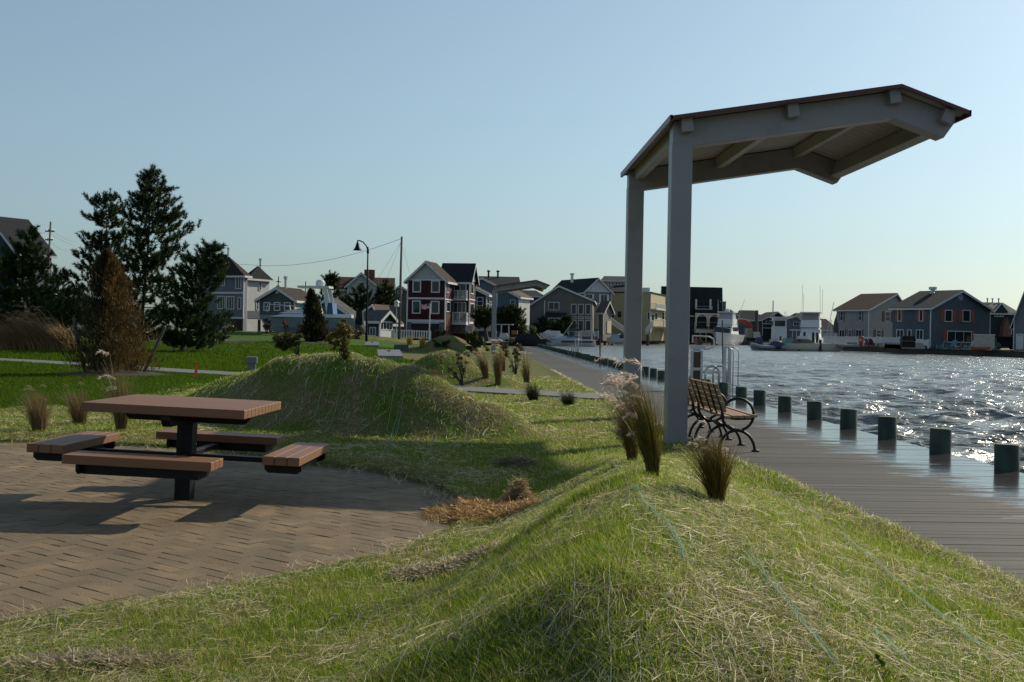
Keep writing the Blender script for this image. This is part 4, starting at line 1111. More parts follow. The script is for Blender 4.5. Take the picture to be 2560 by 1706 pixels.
shrub("low broad-leaved weeds sprouting at the bottom right of the slope", zz4(1330, 1540), [(zz4(1290, 1400), 7), (zz4(1240, 1520), 6), (zz4(1350, 1500), 8), (zz4(1440, 1540), 7), (zz4(1300, 1440), 6)], (.10, .17, .01), (.26, .33, .03), 40, 13, stems=False, name="weed", cat="weed")
def cedar(label, base_px, top_px, rpx, c0, c1, n, Y=None, size=7, dead=.0):
    q = hit(base_px) if Y is None else D(base_px, Y); k = q.y / FPX; H = (base_px[1] - top_px[1]) * k; lx = (top_px[0] - base_px[0]) * k
    t = thing("cedar_tree", label, "cedar", q, 0, None)
    mb = MB(); mb.tube([(0, 0, -.1), (lx * .5, 0, H * .5), (lx, 0, H * .95)], [3.2 * k, 2 * k, .4 * k], 7); mb.build("trunk", BARK, t)
    h = rng.random(n) ** 1.15 * .97 + .03; a = rng.random(n) * 6.283
    lump = 1 + .26 * np.sin(a * 3 + h * 17) + .22 * np.sin(a * 7 - h * 31) + .16 * np.sin(a * 13 + h * 53) + .14 * rng.normal(size=n)
    R = rpx * k * np.minimum(1, (h / .10) ** .35) * (1 - h) ** .62 * 1.08 * lump * (rng.random(n) ** .35)
    P = np.stack([R * np.cos(a) + lx * h, R * np.sin(a), h * H], 1)
    d = np.stack([np.cos(a) * .5, np.sin(a) * .5, np.full(n, 1.0)], 1) + rng.normal(0, .28, (n, 3)); d /= np.linalg.norm(d, axis=1)[:, None]
    s = rng.normal(0, 1, (n, 3)); s -= d * (s * d).sum(1)[:, None]; s /= np.linalg.norm(s, axis=1)[:, None]
    L = size * k * (.6 + 1.0 * rng.random(n))[:, None]
    V = np.stack([P - s * L * .14, P + s * L * .14, P + d * L + s * L * .1, P + d * L * 1.4, P + d * L - s * L * .1], 1)
    b = np.arange(n)[:, None] * 5
    F = np.concatenate([b + np.array([[0, 1, 2]]), b + np.array([[0, 2, 4]]), b + np.array([[4, 2, 3]])])
    mixv = np.clip(rng.normal(.22, .2, n) + .5 * (vnoise(a * 1.5, h * 7, 1.0, 5) - .5) + dead * (R * np.cos(a) > 0) * .25, 0, 1)
    npmesh("crown", V.reshape(-1, 3), F, NEEDLE, np.repeat(mixc(c0, c1, mixv), 5, 0), t)
    return t
STAKE = mat("stake_timber", (.10, .08, .06), .85, var=.3)
c_ = cedar("large browning cone-shaped cedar between two leaning stakes", z1(745, 1405), z1(690, 610), 84, (.012, .017, .006), (.16, .088, .026), 20000, size=5.5, dead=1.6)
qY = c_.location.y
for (a, b, lab) in ((z1(935, 1408), z1(1080, 1090), "leaning timber stake right of the browning cedar"), (z1(560, 1400), z1(478, 1030), "dark leaning timber stake left of the browning cedar")):
    A, B = D(a, qY), D(b, qY); mb = MB(); mb.tube([tuple(A - A), tuple(B - A)], .045, 8); tag(mb.build("tree_stake", STAKE, loc=A), lab, "stake", "leaning tree stakes")
c2 = cedar("small dark pointed cedar standing in front of the trailered boat", n6(900, 815), n6(800, -60), 26, (.022, .028, .010), (.09, .06, .022), 7000, size=6)
qY = c2.location.y
A, B = D(n6(1050, 830), qY), D(n6(1130, 520), qY); mb = MB(); mb.tube([(0, 0, 0), tuple(B - A)], .05, 8); tag(mb.build("tree_stake", STAKE, loc=A), "leaning timber stake right of the small dark cedar", "stake", "leaning tree stakes")
DARKM = mat("mulch_shade", (.03, .022, .016), .95, var=.4, vs=5, bump=.5, bs=20)  # tree-foot beds: mulch darkened further by shade put into its colour
def bed(p, rx, ry):
    q = hit(p); mb = MB(); N = 28; ring = []
    for i in range(N):
        a = i * 6.283 / N; r = 1 + .12 * math.sin(3 * a + q.x) + random.uniform(-.05, .05); ring.append((q.x + rx * r * math.cos(a), q.y + ry * r * math.sin(a)))
    vs = [(x, y, tzs(x, y) + .01) for x, y in ring] + [(q.x + (x - q.x) * .6, q.y + (y - q.y) * .6, tzs(x, y) + .09) for x, y in ring]
    fs = [(i, (i + 1) % N, N + (i + 1) % N, N + i) for i in range(N)] + [tuple(range(N, 2 * N))]
    mb.add(vs, fs); tag(mb.build("mulch_shade_ground", DARKM), kind='structure')
bed(z1(745, 1405), 1.5, 1.5); bed(n6(900, 818), 2.0, 2.0)

def pine(label, base_px, top_px, Y, prof, c0=(.012, .026, .008), c1=(.055, .085, .020), whorls=13, sh=1.0, seed=1, bend=0, base_z=None, nper=6):
    """prof: list of (fraction of height, left radius px, right radius px)"""
    r = np.random.default_rng(seed)
    if seed < 20: prof = [(a, b * 1.16, c * 1.16) for a, b, c in prof]
    q = D(base_px, Y); tp = D(top_px, Y); q.z = tzs(q.x, Y) if base_z is None else base_z
    k = Y / FPX; H = tp.z - q.z; lx = tp.x - q.x
    t = thing("pine_tree", label, "pine tree", q, 0, None)
    axis = lambda f: Vector((lx * f + bend * k * math.sin(math.pi * f), 0, H * f))
    mb = MB(); mb.tube([axis(f) for f in (-.01, .12, .3, .5, .7, .85, .98)], [6.5 * k, 5 * k, 4 * k, 3 * k, 2 * k, 1.3 * k, .7 * k], 8)
    fr = [p[0] for p in prof]; SP = []; SD = []
    def shoot(P, d):
        SP.append(P); SD.append(d)
    f = fr[0]
    while f < .985:
        nb = int(r.integers(nper - 2, nper + 2)); a0 = r.random() * 6.283
        for j in range(nb):
            a = a0 + j * 6.283 / nb + r.normal(0, .25)
            RL = np.interp(f, fr, [p[1] for p in prof]); RR = np.interp(f, fr, [p[2] for p in prof])
            ca_ = math.cos(a); R = k * (RR if ca_ > 0 else RL) * (.6 + .4 * abs(ca_)) * r.uniform(.55, 1.12)
            if R < .12: R = .12
            p0 = axis(f + r.normal(0, .012))
            rise = r.uniform(.05, .35) * R
            mid = p0 + Vector((ca_ * R * .5, math.sin(a) * R * .5, rise * .15)); tip = p0 + Vector((ca_ * R, math.sin(a) * R, rise))
            if R > .5: mb.tube([p0, mid, tip], [max(.03, 1.3 * k * (1 - f * .6)), .8 * k, .35 * k], 5, cap=False)
            ns = max(3, int(R / (.26 * sh) * 2.1))
            for s in range(ns):
                u = .14 + .86 * (s + r.random()) / ns
                pp = p0.lerp(mid, u * 2) if u < .5 else mid.lerp(tip, u * 2 - 1)
                side = r.normal(0, 1) * R * .24
                pp = pp + Vector((-math.sin(a) * side, math.cos(a) * side, r.normal(.02, .08)))
                d = Vector((ca_ * .8 + r.normal(0, .45), math.sin(a) * .8 + r.normal(0, .45), .75 + r.random() * .6)).normalized()
                shoot(pp, d)
        f += (1 - fr[0]) / whorls * r.uniform(.75, 1.2) * (1.15 - .35 * f)
    for s in range(3): shoot(axis(.94 + .02 * s), Vector((r.normal(0, .15), r.normal(0, .15), 1)).normalized())
    mb.build("trunk", BARK, t)
    SPa = np.array([tuple(p) for p in SP]); SDa = np.array([tuple(p) for p in SD]); ns = len(SPa); m_ = 84
    SL = sh * r.uniform(.30, .55, ns)
    tt = r.random((ns, m_)); base = SPa[:, None] + SDa[:, None] * (tt * SL[:, None])[..., None]
    rv = r.normal(0, 1, (ns, m_, 3)); rv -= SDa[:, None] * (rv * SDa[:, None]).sum(-1)[..., None]; rv /= np.linalg.norm(rv, axis=-1)[..., None]
    nd = rv * .8 + SDa[:, None] * (.5 + .5 * tt[..., None]); nd /= np.linalg.norm(nd, axis=-1)[..., None]
    nl = sh * .20 * (.7 + .5 * r.random((ns, m_)))[..., None]
    sd_ = np.cross(nd, r.normal(0, 1, (ns, m_, 3))); sd_ /= np.linalg.norm(sd_, axis=-1)[..., None]
    w = sh * .016
    V = np.stack([base - sd_ * w, base + sd_ * w, base + nd * nl], 2).reshape(-1, 3)
    cm = np.clip(.35 + .35 * r.normal(size=ns), 0, 1)[:, None] * np.ones((1, m_)) + r.normal(0, .12, (ns, m_))
    npmesh("crown", V, np.arange(ns * m_ * 3).reshape(-1, 3), NEEDLE, np.repeat(mixc(c0, c1, np.clip(cm, 0, 1).ravel()), 3, 0), t)
    return t
PY = 57
WID = lambda pr, k: [(a, b * k, c * k) for a, b, c in pr]
pine("tallest pine with a clear pointed leader, behind the browning cedar", z1(905, 1120), z1(988, 58), PY, [(.06, 40, 60), (.2, 90, 75), (.33, 78, 60), (.45, 60, 85), (.56, 48, 110), (.64, 44, 108), (.70, 52, 96), (.78, 46, 70), (.84, 42, 56), (.9, 28, 46), (.955, 14, 16), (1, 5, 5)], seed=3, whorls=17, bend=6)
pine("round-topped pine just left of the tallest one", z1(730, 1120), z1(690, 255), PY + 1.5, [(.08, 70, 50), (.3, 88, 60), (.45, 100, 55), (.57, 92, 50), (.66, 52, 52), (.76, 50, 50), (.86, 50, 42), (.94, 28, 36), (1, 8, 8)], seed=8, whorls=14)
pine("low spreading pine at the right of the pine group, on the shade-coloured bed", z1(1185, 1180), z1(1400, 590), PY - 2, [(.05, 60, 110), (.15, 70, 105), (.3, 95, 75), (.45, 95, 50), (.6, 105, 46), (.72, 85, 44), (.82, 78, 36), (.9, 55, 20), (1, 5, 5)], seed=5, whorls=12)
pine("dark wide pine cropped by the left edge of the lawn", z1(75, 1130), z1(205, 458), PY - 2, [(.1, 90, 135), (.22, 95, 140), (.34, 90, 105), (.48, 85, 60), (.58, 80, 45), (.68, 70, 52), (.78, 50, 38), (.86, 30, 24), (1, 5, 6)], seed=9, whorls=12)
pine("dark low pine filling the gap below the left pines", z1(330, 1120), z1(360, 730), PY + 3, [(.1, 70, 80), (.4, 75, 75), (.7, 45, 55), (1, 8, 8)], seed=12, whorls=8)
bed(z1(1185, 1185), 6.5, 3.0)
pine("bushy pine behind the small grey house's roof", z2(1290, 760), z2(1275, 488), 140, [(.1, 60, 50), (.4, 55, 45), (.6, 42, 34), (.8, 24, 20), (1, 5, 5)], seed=21, whorls=9, sh=1.9, base_z=.6)
pine("dark pine beneath the tan gable's left rake", z2(1540, 800), z2(1560, 590), 138, [(.1, 50, 45), (.5, 45, 40), (.8, 30, 30), (1, 8, 8)], seed=22, whorls=7, sh=1.9, base_z=.6)
pine("dark pine left of the bare utility pole", z2(1790, 810), z2(1770, 560), 138, [(.1, 30, 36), (.5, 32, 30), (.8, 22, 20), (1, 5, 5)], seed=23, whorls=8, sh=1.9, base_z=.6)
pine("spreading pine with a bare trunk beside the red house", z3(1265, 1080), z3(1210, 770), 128, [(.45, 30, 14), (.65, 30, 20), (.85, 22, 18), (1, 6, 6)], seed=24, whorls=6, sh=1.6, base_z=.35)
pine("round broad pine right of the distant canopy post", z3(1560, 1080), z3(1560, 752), 156, [(.25, 26, 36), (.5, 36, 36), (.75, 34, 28), (.92, 18, 14), (1, 6, 6)], seed=25, whorls=9, sh=1.9, base_z=.35)
pine("dark bushy pine under the tan house's bay window", n7(1560, 1320), n7(1700, 1010), 174, [(.1, 45, 30), (.4, 48, 30), (.7, 35, 22), (1, 6, 6)], seed=26, whorls=7, sh=1.8, base_z=.35)
pine("low dark pine at the tan house's left corner", n7(1290, 1280), n7(1260, 1010), 175, [(.1, 24, 26), (.6, 22, 22), (1, 5, 5)], seed=27, whorls=6, sh=1.7, base_z=.35)
for lab, bp, cl, c0, c1, Y_ in (
    ("green leafy bush below the round broad pine", n7(880, 1330), [(n7(860, 1210), 16), (n7(920, 1180), 14), (n7(820, 1240), 12)], (.03, .05, .012), (.08, .10, .02), 155),
    ("yellow-green bush left of the tan house's railing", n7(1080, 1330), [(n7(1070, 1190), 15), (n7(1040, 1250), 14), (n7(1100, 1250), 13)], (.05, .07, .012), (.13, .14, .02), 173),
    ("dull olive bush between the yellow-green bush and the pines", n7(1200, 1340), [(n7(1200, 1270), 16), (n7(1240, 1290), 13), (n7(1150, 1290), 12)], (.05, .045, .02), (.12, .09, .04), 173),
    ("bright yellow-green bush beside the white railing", n7(1340, 1310), [(n7(1335, 1160), 9), (n7(1350, 1210), 9), (n7(1320, 1240), 8)], (.06, .08, .01), (.15, .16, .02), 174),
    ("dark bush at the red house's garage corner", z3(700, 1075), [(z3(690, 1050), 9), (z3(750, 1060), 8)], GR0, (.04, .05, .02), 125)):
    shrub(lab, bp, cl, c0, c1, 120, 5, Y=Y_, z=.3, group="bushes along the far shore", name="bush", cat="bush")

# ---------------------------------------------------------------- houses
def siding(name, col, lap=.15): return mat(name, col, .7, var=.08, vs=.8, lap=lap, spec=.15)
SHING = lambda name, col: mat(name, col, .9, var=.22, vs=3, bump=.3, bs=6, spec=.15)
RF_DARK = SHING("charcoal_shingles", (0.020, 0.022, 0.024)); RF_GREEN = SHING("dark_slate_shingles", (0.015, 0.023, 0.026)); RF_BROWN = SHING("brown_shingles", (0.036, 0.026, 0.022))
RF_GREY = SHING("grey_shingles", (0.075, 0.075, 0.078)); RF_RED = SHING("reddish_shingles", (0.051, 0.026, 0.020)); RF_TAUPE = SHING("taupe_shingles", (0.088, 0.071, 0.058))
class House:
    def __init__(s, name, label, zf, Y, yaw, xl, xr, yb, ye, side=None, xs=None, dp=9, kind='gf', apex=None, yeL=None, yeR=None, wall=None, roof=RF_DARK, trim=WHITE, ov=.4, hip=0, gable=None, zbase=None, cat="house", lift=0, group="houses along the bay"):
        s.zf = zf; P = zf
        rx = xr if side == 'R' else xl
        C = D(P(rx, yb), Y); th = R_(yaw)
        s.X = Vector((math.cos(th), math.sin(th), 0)); s.Yv = Vector((-math.sin(th), math.cos(th), 0))
        s.O = C
        far = s.plane(C, s.X, P(xl if side == 'R' else xr, yb))[0]
        s.w = abs(far)
        O = C - s.X * s.w if side == 'R' else C.copy()
        s.O = O
        s.dp = dp
        if side and xs is not None:
            q = s.plane(C, s.Yv, P(xs, yb))[0]; s.dp = abs(q)
        s.h = s.plane(O, s.X, P(rx, ye))[1]
        hL = s.plane(O, s.X, P(xl, yeL))[1] if yeL else s.h
        hR = s.plane(O, s.X, P(xr, yeR))[1] if yeR else s.h
        zb = 0 if zbase is None else zbase - O.z
        s.t = thing(name, label, cat, O, th, group)
        s.roofm = roof; s.trim = trim; s.wall = wall; w, d, h = s.w, s.dp, s.h
        mb = MB(); rb = MB(); tb = MB(); th_ = .16
        gm = gable or wall
        def slab(mbx, p, q, a, b, fn, t0, t1):
            (u0, v0), (u1, v1) = p, q
            mbx.extr([(u0, v0 + t0), (u1, v1 + t0), (u1, v1 + t1), (u0, v0 + t1)], a, b, fn)
        if kind in ('gf', 'gs'):
            fn = (lambda u, v, q: Vector((u, q, v))) if kind == 'gf' else (lambda u, v, q: Vector((q, u, v)))
            span = w if kind == 'gf' else d; L = d if kind == 'gf' else w
            if kind == 'gf': ua, za = s.plane(O, s.X, P(*apex)); h0, h1 = hL, hR
            else:
                ua = d / 2; h0 = h1 = h
                if side and len(apex) == 2 and apex[0] is not None:
                    Cs = O + s.X * w if side == 'R' else O
                    ua, za = s.plane(Cs, s.Yv, P(*apex))
                else: za = s.plane(O + s.Yv * d / 2, s.X, P(rx, apex[1]))[1]
            mb.extr([(0, zb), (span, zb), (span, h1), (ua, za), (0, h0)], 0, L, fn)
            sl = (za - h0) / ua; sr = (za - h1) / (span - ua)
            e0 = (-ov, h0 - ov * sl); e1 = (span + ov, h1 - ov * sr); A = (ua, za)
            for a_, b_ in ((e0, A), (A, e1)):
                slab(rb, a_, b_, -ov, L + ov, fn, .02, .02 + th_)
                for q0 in (-ov - .05, L + ov + .002): slab(tb, a_, b_, q0, q0 + .05, fn, -.16, .14)
            for e in (e0, e1):
                sg = -1 if e is e0 else 1
                tb.extr([(e[0], e[1] - .14), (e[0] + sg * .06, e[1] - .14), (e[0] + sg * .06, e[1] + .12), (e[0], e[1] + .12)], -ov, L + ov, fn)
            s.za = za
        elif kind == 'hip':
            za = s.plane(O + s.Yv * d / 2, s.X, P(rx, apex[1]))[1]; s.za = za
            mb.box(0, w, 0, d, zb, h)
            i0 = hip[0] * w; i1 = w - hip[1] * w
            vs = [(-ov, -ov, h), (w + ov, -ov, h), (w + ov, d + ov, h), (-ov, d + ov, h), (i0 if hip[0] else -ov, d / 2, za), (i1 if hip[1] else w + ov, d / 2, za), (-ov, -ov, h - .12), (w + ov, -ov, h - .12), (w + ov, d + ov, h - .12), (-ov, d + ov, h - .12)]
            rb.add(vs, ((0, 1, 5, 4), (1, 2, 5), (2, 3, 4, 5), (3, 0, 4), (6, 9, 8, 7), (0, 6, 7, 1), (1, 7, 8, 2), (2, 8, 9, 3), (3, 9, 6, 0)))
            for a, b in (((-ov - .03, w + ov + .03, -ov - .04, -ov - .003), 0), ((w + ov + .003, w + ov + .04, -ov, d + ov), 0), ((-ov - .04, -ov - .003, -ov, d + ov), 0)):
                tb.box(a[0], a[1], a[2], a[3], h - .2, h + .03)
        else:
            mb.box(0, w, 0, d, zb, h)
            rb.box(-.2, w + .2, -.2, d + .2, h + .002, h + .2)
        if kind == 'gs' or kind == 'gf' or kind == 'hip' or kind == 'flat':
            s.wo = mb.build("wall", wall, s.t)
            s.ro = rb.build("roof", roof, s.t)
            if tb.v: tb.build("trim", trim, s.t)
        if gable and kind in ('gf', 'gs'):
            g2 = MB(); fn = (lambda u, v, q: Vector((u, q, v))) if kind == 'gf' else (lambda u, v, q: Vector((q, u, v)))
            tops = [(0.02, h0), (span - .02, h1), (ua, za - .05)]
            ends = (-.035, 0.004) if kind == 'gf' else ((w - .004, w + .035) if side != 'L' else (-.035, .004))
            g2.extr(tops, ends[0], ends[1], fn); g2.build("gable_panel", gable, s.t)
        for x in (0, w):
            cb = MB(); cb.box(x - .06, x + .06, -.05, .07, max(zb, 0), min(hL, hR) - .05 if kind == 'gf' else h - .05); cb.build("corner_board", trim, s.t)
    def plane(s, C, U, p):
        d = ray(p); n = Vector((-U.y, U.x, 0)); t = (C - CAM).dot(n) / d.dot(n); q = CAM + d * t - C
        return q.dot(U), q.z
    def uv(s, face, x, y):
        C, U = {'F': (s.O, s.X), 'R': (s.O + s.X * s.w, s.Yv), 'L': (s.O, s.Yv)}[face]
        return s.plane(C, U, s.zf(x, y))
    def fn(s, face):
        return {'F': lambda u, z, d: Vector((u, -d, z)), 'R': lambda u, z, d: Vector((s.w + d, u, z)), 'L': lambda u, z, d: Vector((-d, u, z))}[face]
    def fbox(s, mb, face, u0, u1, z0, z1, d0, d1):
        f = s.fn(face)
        mb.hexa([f(u0, z0, d1), f(u1, z0, d1), f(u1, z0, d0), f(u0, z0, d0)], [f(u0, z1, d1), f(u1, z1, d1), f(u1, z1, d0), f(u0, z1, d0)])
    def rect(s, face, x0, y0, x1, y1):
        a = s.uv(face, x0, y0); b = s.uv(face, x1, y1)
        return min(a[0], b[0]), max(a[0], b[0]), min(a[1], b[1]), max(a[1], b[1])
    def part(s, name, m, face, x0, y0, x1, y1, d0=0, d1=.1, parent=None):
        u0, u1, z0, z1_ = s.rect(face, x0, y0, x1, y1); mb = MB(); s.fbox(mb, face, u0, u1, z0, z1_, d0, d1)
        return mb.build(name, m, parent or s.t)
    def win(s, face, x0, y0, x1, y1, nx=1, ny=2, shut=None, frame=None, name="window", ft=.10, glass=None):
        u0, u1, z0, z1_ = s.rect(face, x0, y0, x1, y1); fr = MB(); f = ft
        B = lambda a, b, c, d, e=.07: s.fbox(fr, face, a, b, c, d, -.02, e)
        B(u0, u0 + f, z0, z1_); B(u1 - f, u1, z0, z1_); B(u0 + f, u1 - f, z1_ - f, z1_, .068); B(u0 + f, u1 - f, z0, z0 + f, .08)
        for i in range(1, nx): c = u0 + (u1 - u0) * i / nx; B(c - .035, c + .035, z0 + f, z1_ - f, .06)
        for i in range(1, ny): c = z0 + (z1_ - z0) * i / ny; B(u0 + f, u1 - f, c - .03, c + .03, .05)
        o = fr.build(name, frame or s.trim, s.t)
        p = MB(); s.fbox(p, face, u0 + f, u1 - f, z0 + f, z1_ - f, .004, .024); p.build("pane", glass or GLASS, o)
        if shut:
            m, k = shut; k *= (u1 - u0)
            for a, b in ((u0 - k, u0 - .01), (u1 + .01, u1 + k)):
                q = MB(); s.fbox(q, face, a, b, z0, z1_, .005, .05); q.build("shutter", m, s.t)
        return o
    def balcony(s, face, x0, x1, yf, yr, depth, n=3, bal=True, m=None, slab=.25, posts_to=None):
        a = s.uv(face, x0, yf); b = s.uv(face, x1, yf); u0, u1 = min(a[0], b[0]), max(a[0], b[0]); z = (a[1] + b[1]) / 2; zr = s.uv(face, x0, yr)[1]
        m = m or s.trim
        mb = MB(); s.fbox(mb, face, u0, u1, z - slab, z, .003, depth); o = mb.build("balcony", m, s.t)
        r = MB()
        for i in range(n):
            c = u0 + (u1 - u0) * i / (n - 1); s.fbox(r, face, c - .06, c + .06, z, zr + .06, depth - .13, depth)
        s.fbox(r, face, u0, u1, zr - .05, zr, depth - .1, depth - .03); s.fbox(r, face, u0, u1, z + .08, z + .14, depth - .1, depth - .03)
        if bal:
            k = int((u1 - u0) / .16)
            for i in range(1, k): c = u0 + (u1 - u0) * i / k; s.fbox(r, face, c - .022, c + .022, z + .14, zr - .05, depth - .09, depth - .05)
        for c in (u0 + .03, u1 - .03):
            s.fbox(r, face, c - .03, c + .03, zr - .05, zr, .0, depth - .1)
            k = int(depth / .17)
            for i in range(1, k): dd_ = depth * i / k; s.fbox(r, face, c - .022, c + .022, z, zr - .05, dd_ - .02, dd_ + .02)
        r.build("railing", m, o)
        return o
    def vent(s, fx, fy, r=.12, h=.8):
        mb = MB(); mb.lathe([(r, -.6), (r, h * .75), (r * 1.6, h * .78), (r * 1.6, h), (.02, h)], 8, Matrix.Translation((s.w * fx, s.dp * fy, s.za))); mb.build("vent_pipe", GALV, s.t)
    def chimney(s, x, y, wd, zt, m):
        mb = MB(); mb.box(x - wd, x + wd, y - wd, y + wd, s.h, zt); mb.build("chimney", m, s.t)

V_RED = siding("red_siding", (0.044, 0.011, 0.010)); V_GREY = siding("grey_siding", (0.129, 0.143, 0.156)); V_WHITE = siding("white_siding", (0.374, 0.381, 0.381)); V_SLATE = siding("slate_siding", (0.068, 0.085, 0.095))
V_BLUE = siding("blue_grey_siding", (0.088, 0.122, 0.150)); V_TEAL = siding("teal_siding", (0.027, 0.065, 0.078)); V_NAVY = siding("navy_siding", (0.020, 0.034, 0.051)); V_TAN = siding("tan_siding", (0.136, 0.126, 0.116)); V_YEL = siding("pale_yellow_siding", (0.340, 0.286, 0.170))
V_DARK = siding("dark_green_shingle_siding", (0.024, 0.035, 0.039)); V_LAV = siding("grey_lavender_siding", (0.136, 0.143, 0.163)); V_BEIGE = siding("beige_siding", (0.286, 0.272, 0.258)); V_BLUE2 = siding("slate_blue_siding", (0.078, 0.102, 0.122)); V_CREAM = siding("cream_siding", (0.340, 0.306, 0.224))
SH_OR = mat("terracotta_shutter", (.25, .065, .035), .6); SH_DK = mat("dark_shutter", (.03, .035, .04), .6); SH_BR = mat("maroon_shutter", (.09, .03, .03), .6)
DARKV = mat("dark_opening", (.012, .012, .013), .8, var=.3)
STONE = mat("grey_stone_veneer", (.11, .105, .10), .85, var=.45, vs=2.2, bump=.6, bs=4)

# red house
h = House("red_house", "three-storey dark red house with white gable and two white balconies", z3, 132, -14, 283, 742, 1040, 392, 'R', 850, kind='gf', apex=(520, 176), wall=V_RED, roof=RF_BROWN, gable=V_WHITE, zbase=.2)
for x0, y0, x1, y1 in ((352, 398, 455, 548), (580, 398, 685, 552), (346, 645, 450, 808), (575, 650, 680, 812)): h.win('F', x0, y0, x1, y1, 1, 1, ft=.14)
h.part("belt_board", WHITE, 'F', 284, 606, 742, 634, .002, .07); h.part("belt_board", WHITE, 'F', 284, 876, 742, 915, .002, .09)
h.part("eave_board", WHITE, 'F', 284, 384, 742, 402, .002, .06)
h.part("garage_door", DARKV, 'F', 352, 930, 662, 1045, .003, .03); h.part("garage_frame", WHITE, 'F', 338, 912, 676, 930, .003, .12)
h.part("stone_pier", STONE, 'F', 284, 916, 336, 1045, .004, .10); h.part("stone_pier", STONE, 'F', 680, 916, 742, 1045, .004, .10)
wg = House("wing", None, z3, 136.5, -9, 700, 1038, 1040, 398, 'R', 1112, kind='gs', apex=(1088, 207), wall=V_RED, roof=RF_DARK, gable=V_WHITE, zbase=.2)
for k_ in ('label', 'category', 'group'):
    if k_ in wg.t: del wg.t[k_]
bpy.context.view_layer.update()
wg.t.parent = h.t; wg.t.matrix_parent_inverse = h.t.matrix_world.inverted()
for x0, y0, x1, y1 in ((765, 412, 790, 555), (760, 655, 808, 790)): h.win('R', x0, y0, x1, y1, 1, 1, ft=.12)
for f_, x0, y0, x1, y1, nx, nm in (('F', 855, 432, 1010, 610, 2, "sliding_door"), ('F', 850, 662, 1008, 800, 3, "sliding_door"), ('R', 1060, 432, 1092, 572, 1, "window"), ('R', 1050, 672, 1098, 838, 1, "window")): wg.win(f_, x0, y0, x1, y1, nx, 1, name=nm, ft=.12)
wg.balcony('F', 815, 1028, 622, 525, 1.2, 3); wg.balcony('F', 790, 1035, 905, 795, 1.7, 4, slab=.4)
for f_, x0, x1 in (('F', 845, 1036), ('R', 1040, 1110)):
    wg.part("belt_board", WHITE, f_, x0, 622, x1, 650, .002, .07); wg.part("belt_board", WHITE, f_, x0, 905, x1, 935, .002, .07)
wg.part("lower_wall", STONE, 'F', 840, 936, 1036, 1050, .002, .05)
h.part("belt_board", WHITE, 'R', 745, 622, 842, 650, .002, .07)
# sign beside the red house
a = D(z3(1003, 945), 128); b_ = D(z3(1085, 1025), 128)
t = thing("notice_board", "square faded red and white notice board at the red house corner", "sign", (a.x, 128, b_.z), 0)
w_, h_ = b_.x - a.x, a.z - b_.z
mb = MB(); mb.box(0, w_, 0, .08, 0, h_); mb.build("board", mat("sign_white", (.5, .42, .44), .6), t)
for i in range(4):
    mb = MB(); mb.box(w_ * .08, w_ * .92, -.012, -.002, h_ * (.1 + .22 * i), h_ * (.2 + .22 * i)); mb.build("text_band", mat("sign_red", (.24, .08, .1), .6), t)
mb = MB(); mb.box(.1, .2, .02, .08, -1.2, 0); mb.box(w_ - .2, w_ - .1, .02, .08, -1.2, 0); mb.build("post", BULK, t)

# far left dark gable house
h = House("house", "house cropped by the left edge with a steep dark gable and white porch behind pines", z1, 118, -34, -260, 110, 1110, 600, 'R', 330, kind='gf', apex=(-55, 375), wall=V_NAVY, roof=RF_DARK, zbase=.6)
h.part("side_siding", V_LAV, 'R', 115, 640, 325, 1000, .003, .05); h.win('R', 225, 640, 285, 665, 2, 1)
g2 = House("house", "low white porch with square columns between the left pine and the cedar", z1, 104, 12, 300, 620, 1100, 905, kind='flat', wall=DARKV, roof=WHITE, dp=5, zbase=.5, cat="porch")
for x in (388, 462, 530, 600): g2.part("column", WHITE, 'F', x - 5, 905, x + 5, 1100, .05, .35)
g2.part("porch_wall", WHITE, 'F', 380, 1070, 620, 1095, .02, .1); g2.part("porch_rail", mat("brown_rail", (.12, .06, .04)), 'F', 390, 1020, 600, 1028, .1, .16)
# grey three-storey house behind the right pine
h = House("house", "tall grey house with white trimmed triple windows behind the pines", n5, 128, -22, 80, 770, 1190, 545, 'R', 825, kind='hip', apex=(0, 215), hip=(.05, .42), wall=V_GREY, roof=RF_BROWN, zbase=.6)
for x0, y0, x1, y1, nx in ((660, 555, 748, 742, 2), (385, 845, 505, 1045, 3), (522, 850, 640, 1050, 3), (692, 862, 745, 1050, 1), (430, 560, 500, 700, 2)): h.win('F', x0, y0, x1, y1, nx, 1)
h.part("belt_board", WHITE, 'F', 300, 785, 768, 815, .002, .07); h.part("belt_board", WHITE, 'F', 300, 1160, 768, 1190, .002, .08); h.vent(.62, .45)
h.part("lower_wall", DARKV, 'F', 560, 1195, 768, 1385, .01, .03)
h = House("house", "white-sided house with a dark hipped roof adjoining the tall grey house", n5, 136, -30, 800, 824, 1190, 585, 'R', 1160, kind='hip', apex=(0, 400), hip=(.01, .3), wall=V_WHITE, roof=RF_DARK, zbase=.6)
h.win('R', 1005, 622, 1042, 765, 1, 2); h.win('R', 965, 905, 1000, 1060, 1, 2); h.part("eave_board", WHITE, 'R', 830, 585, 1165, 625, .002, .1); h.part("lower_wall", V_SLATE, 'R', 826, 1068, 1158, 1190, .003, .06); h.vent(.5, .6, .12, 1.0)
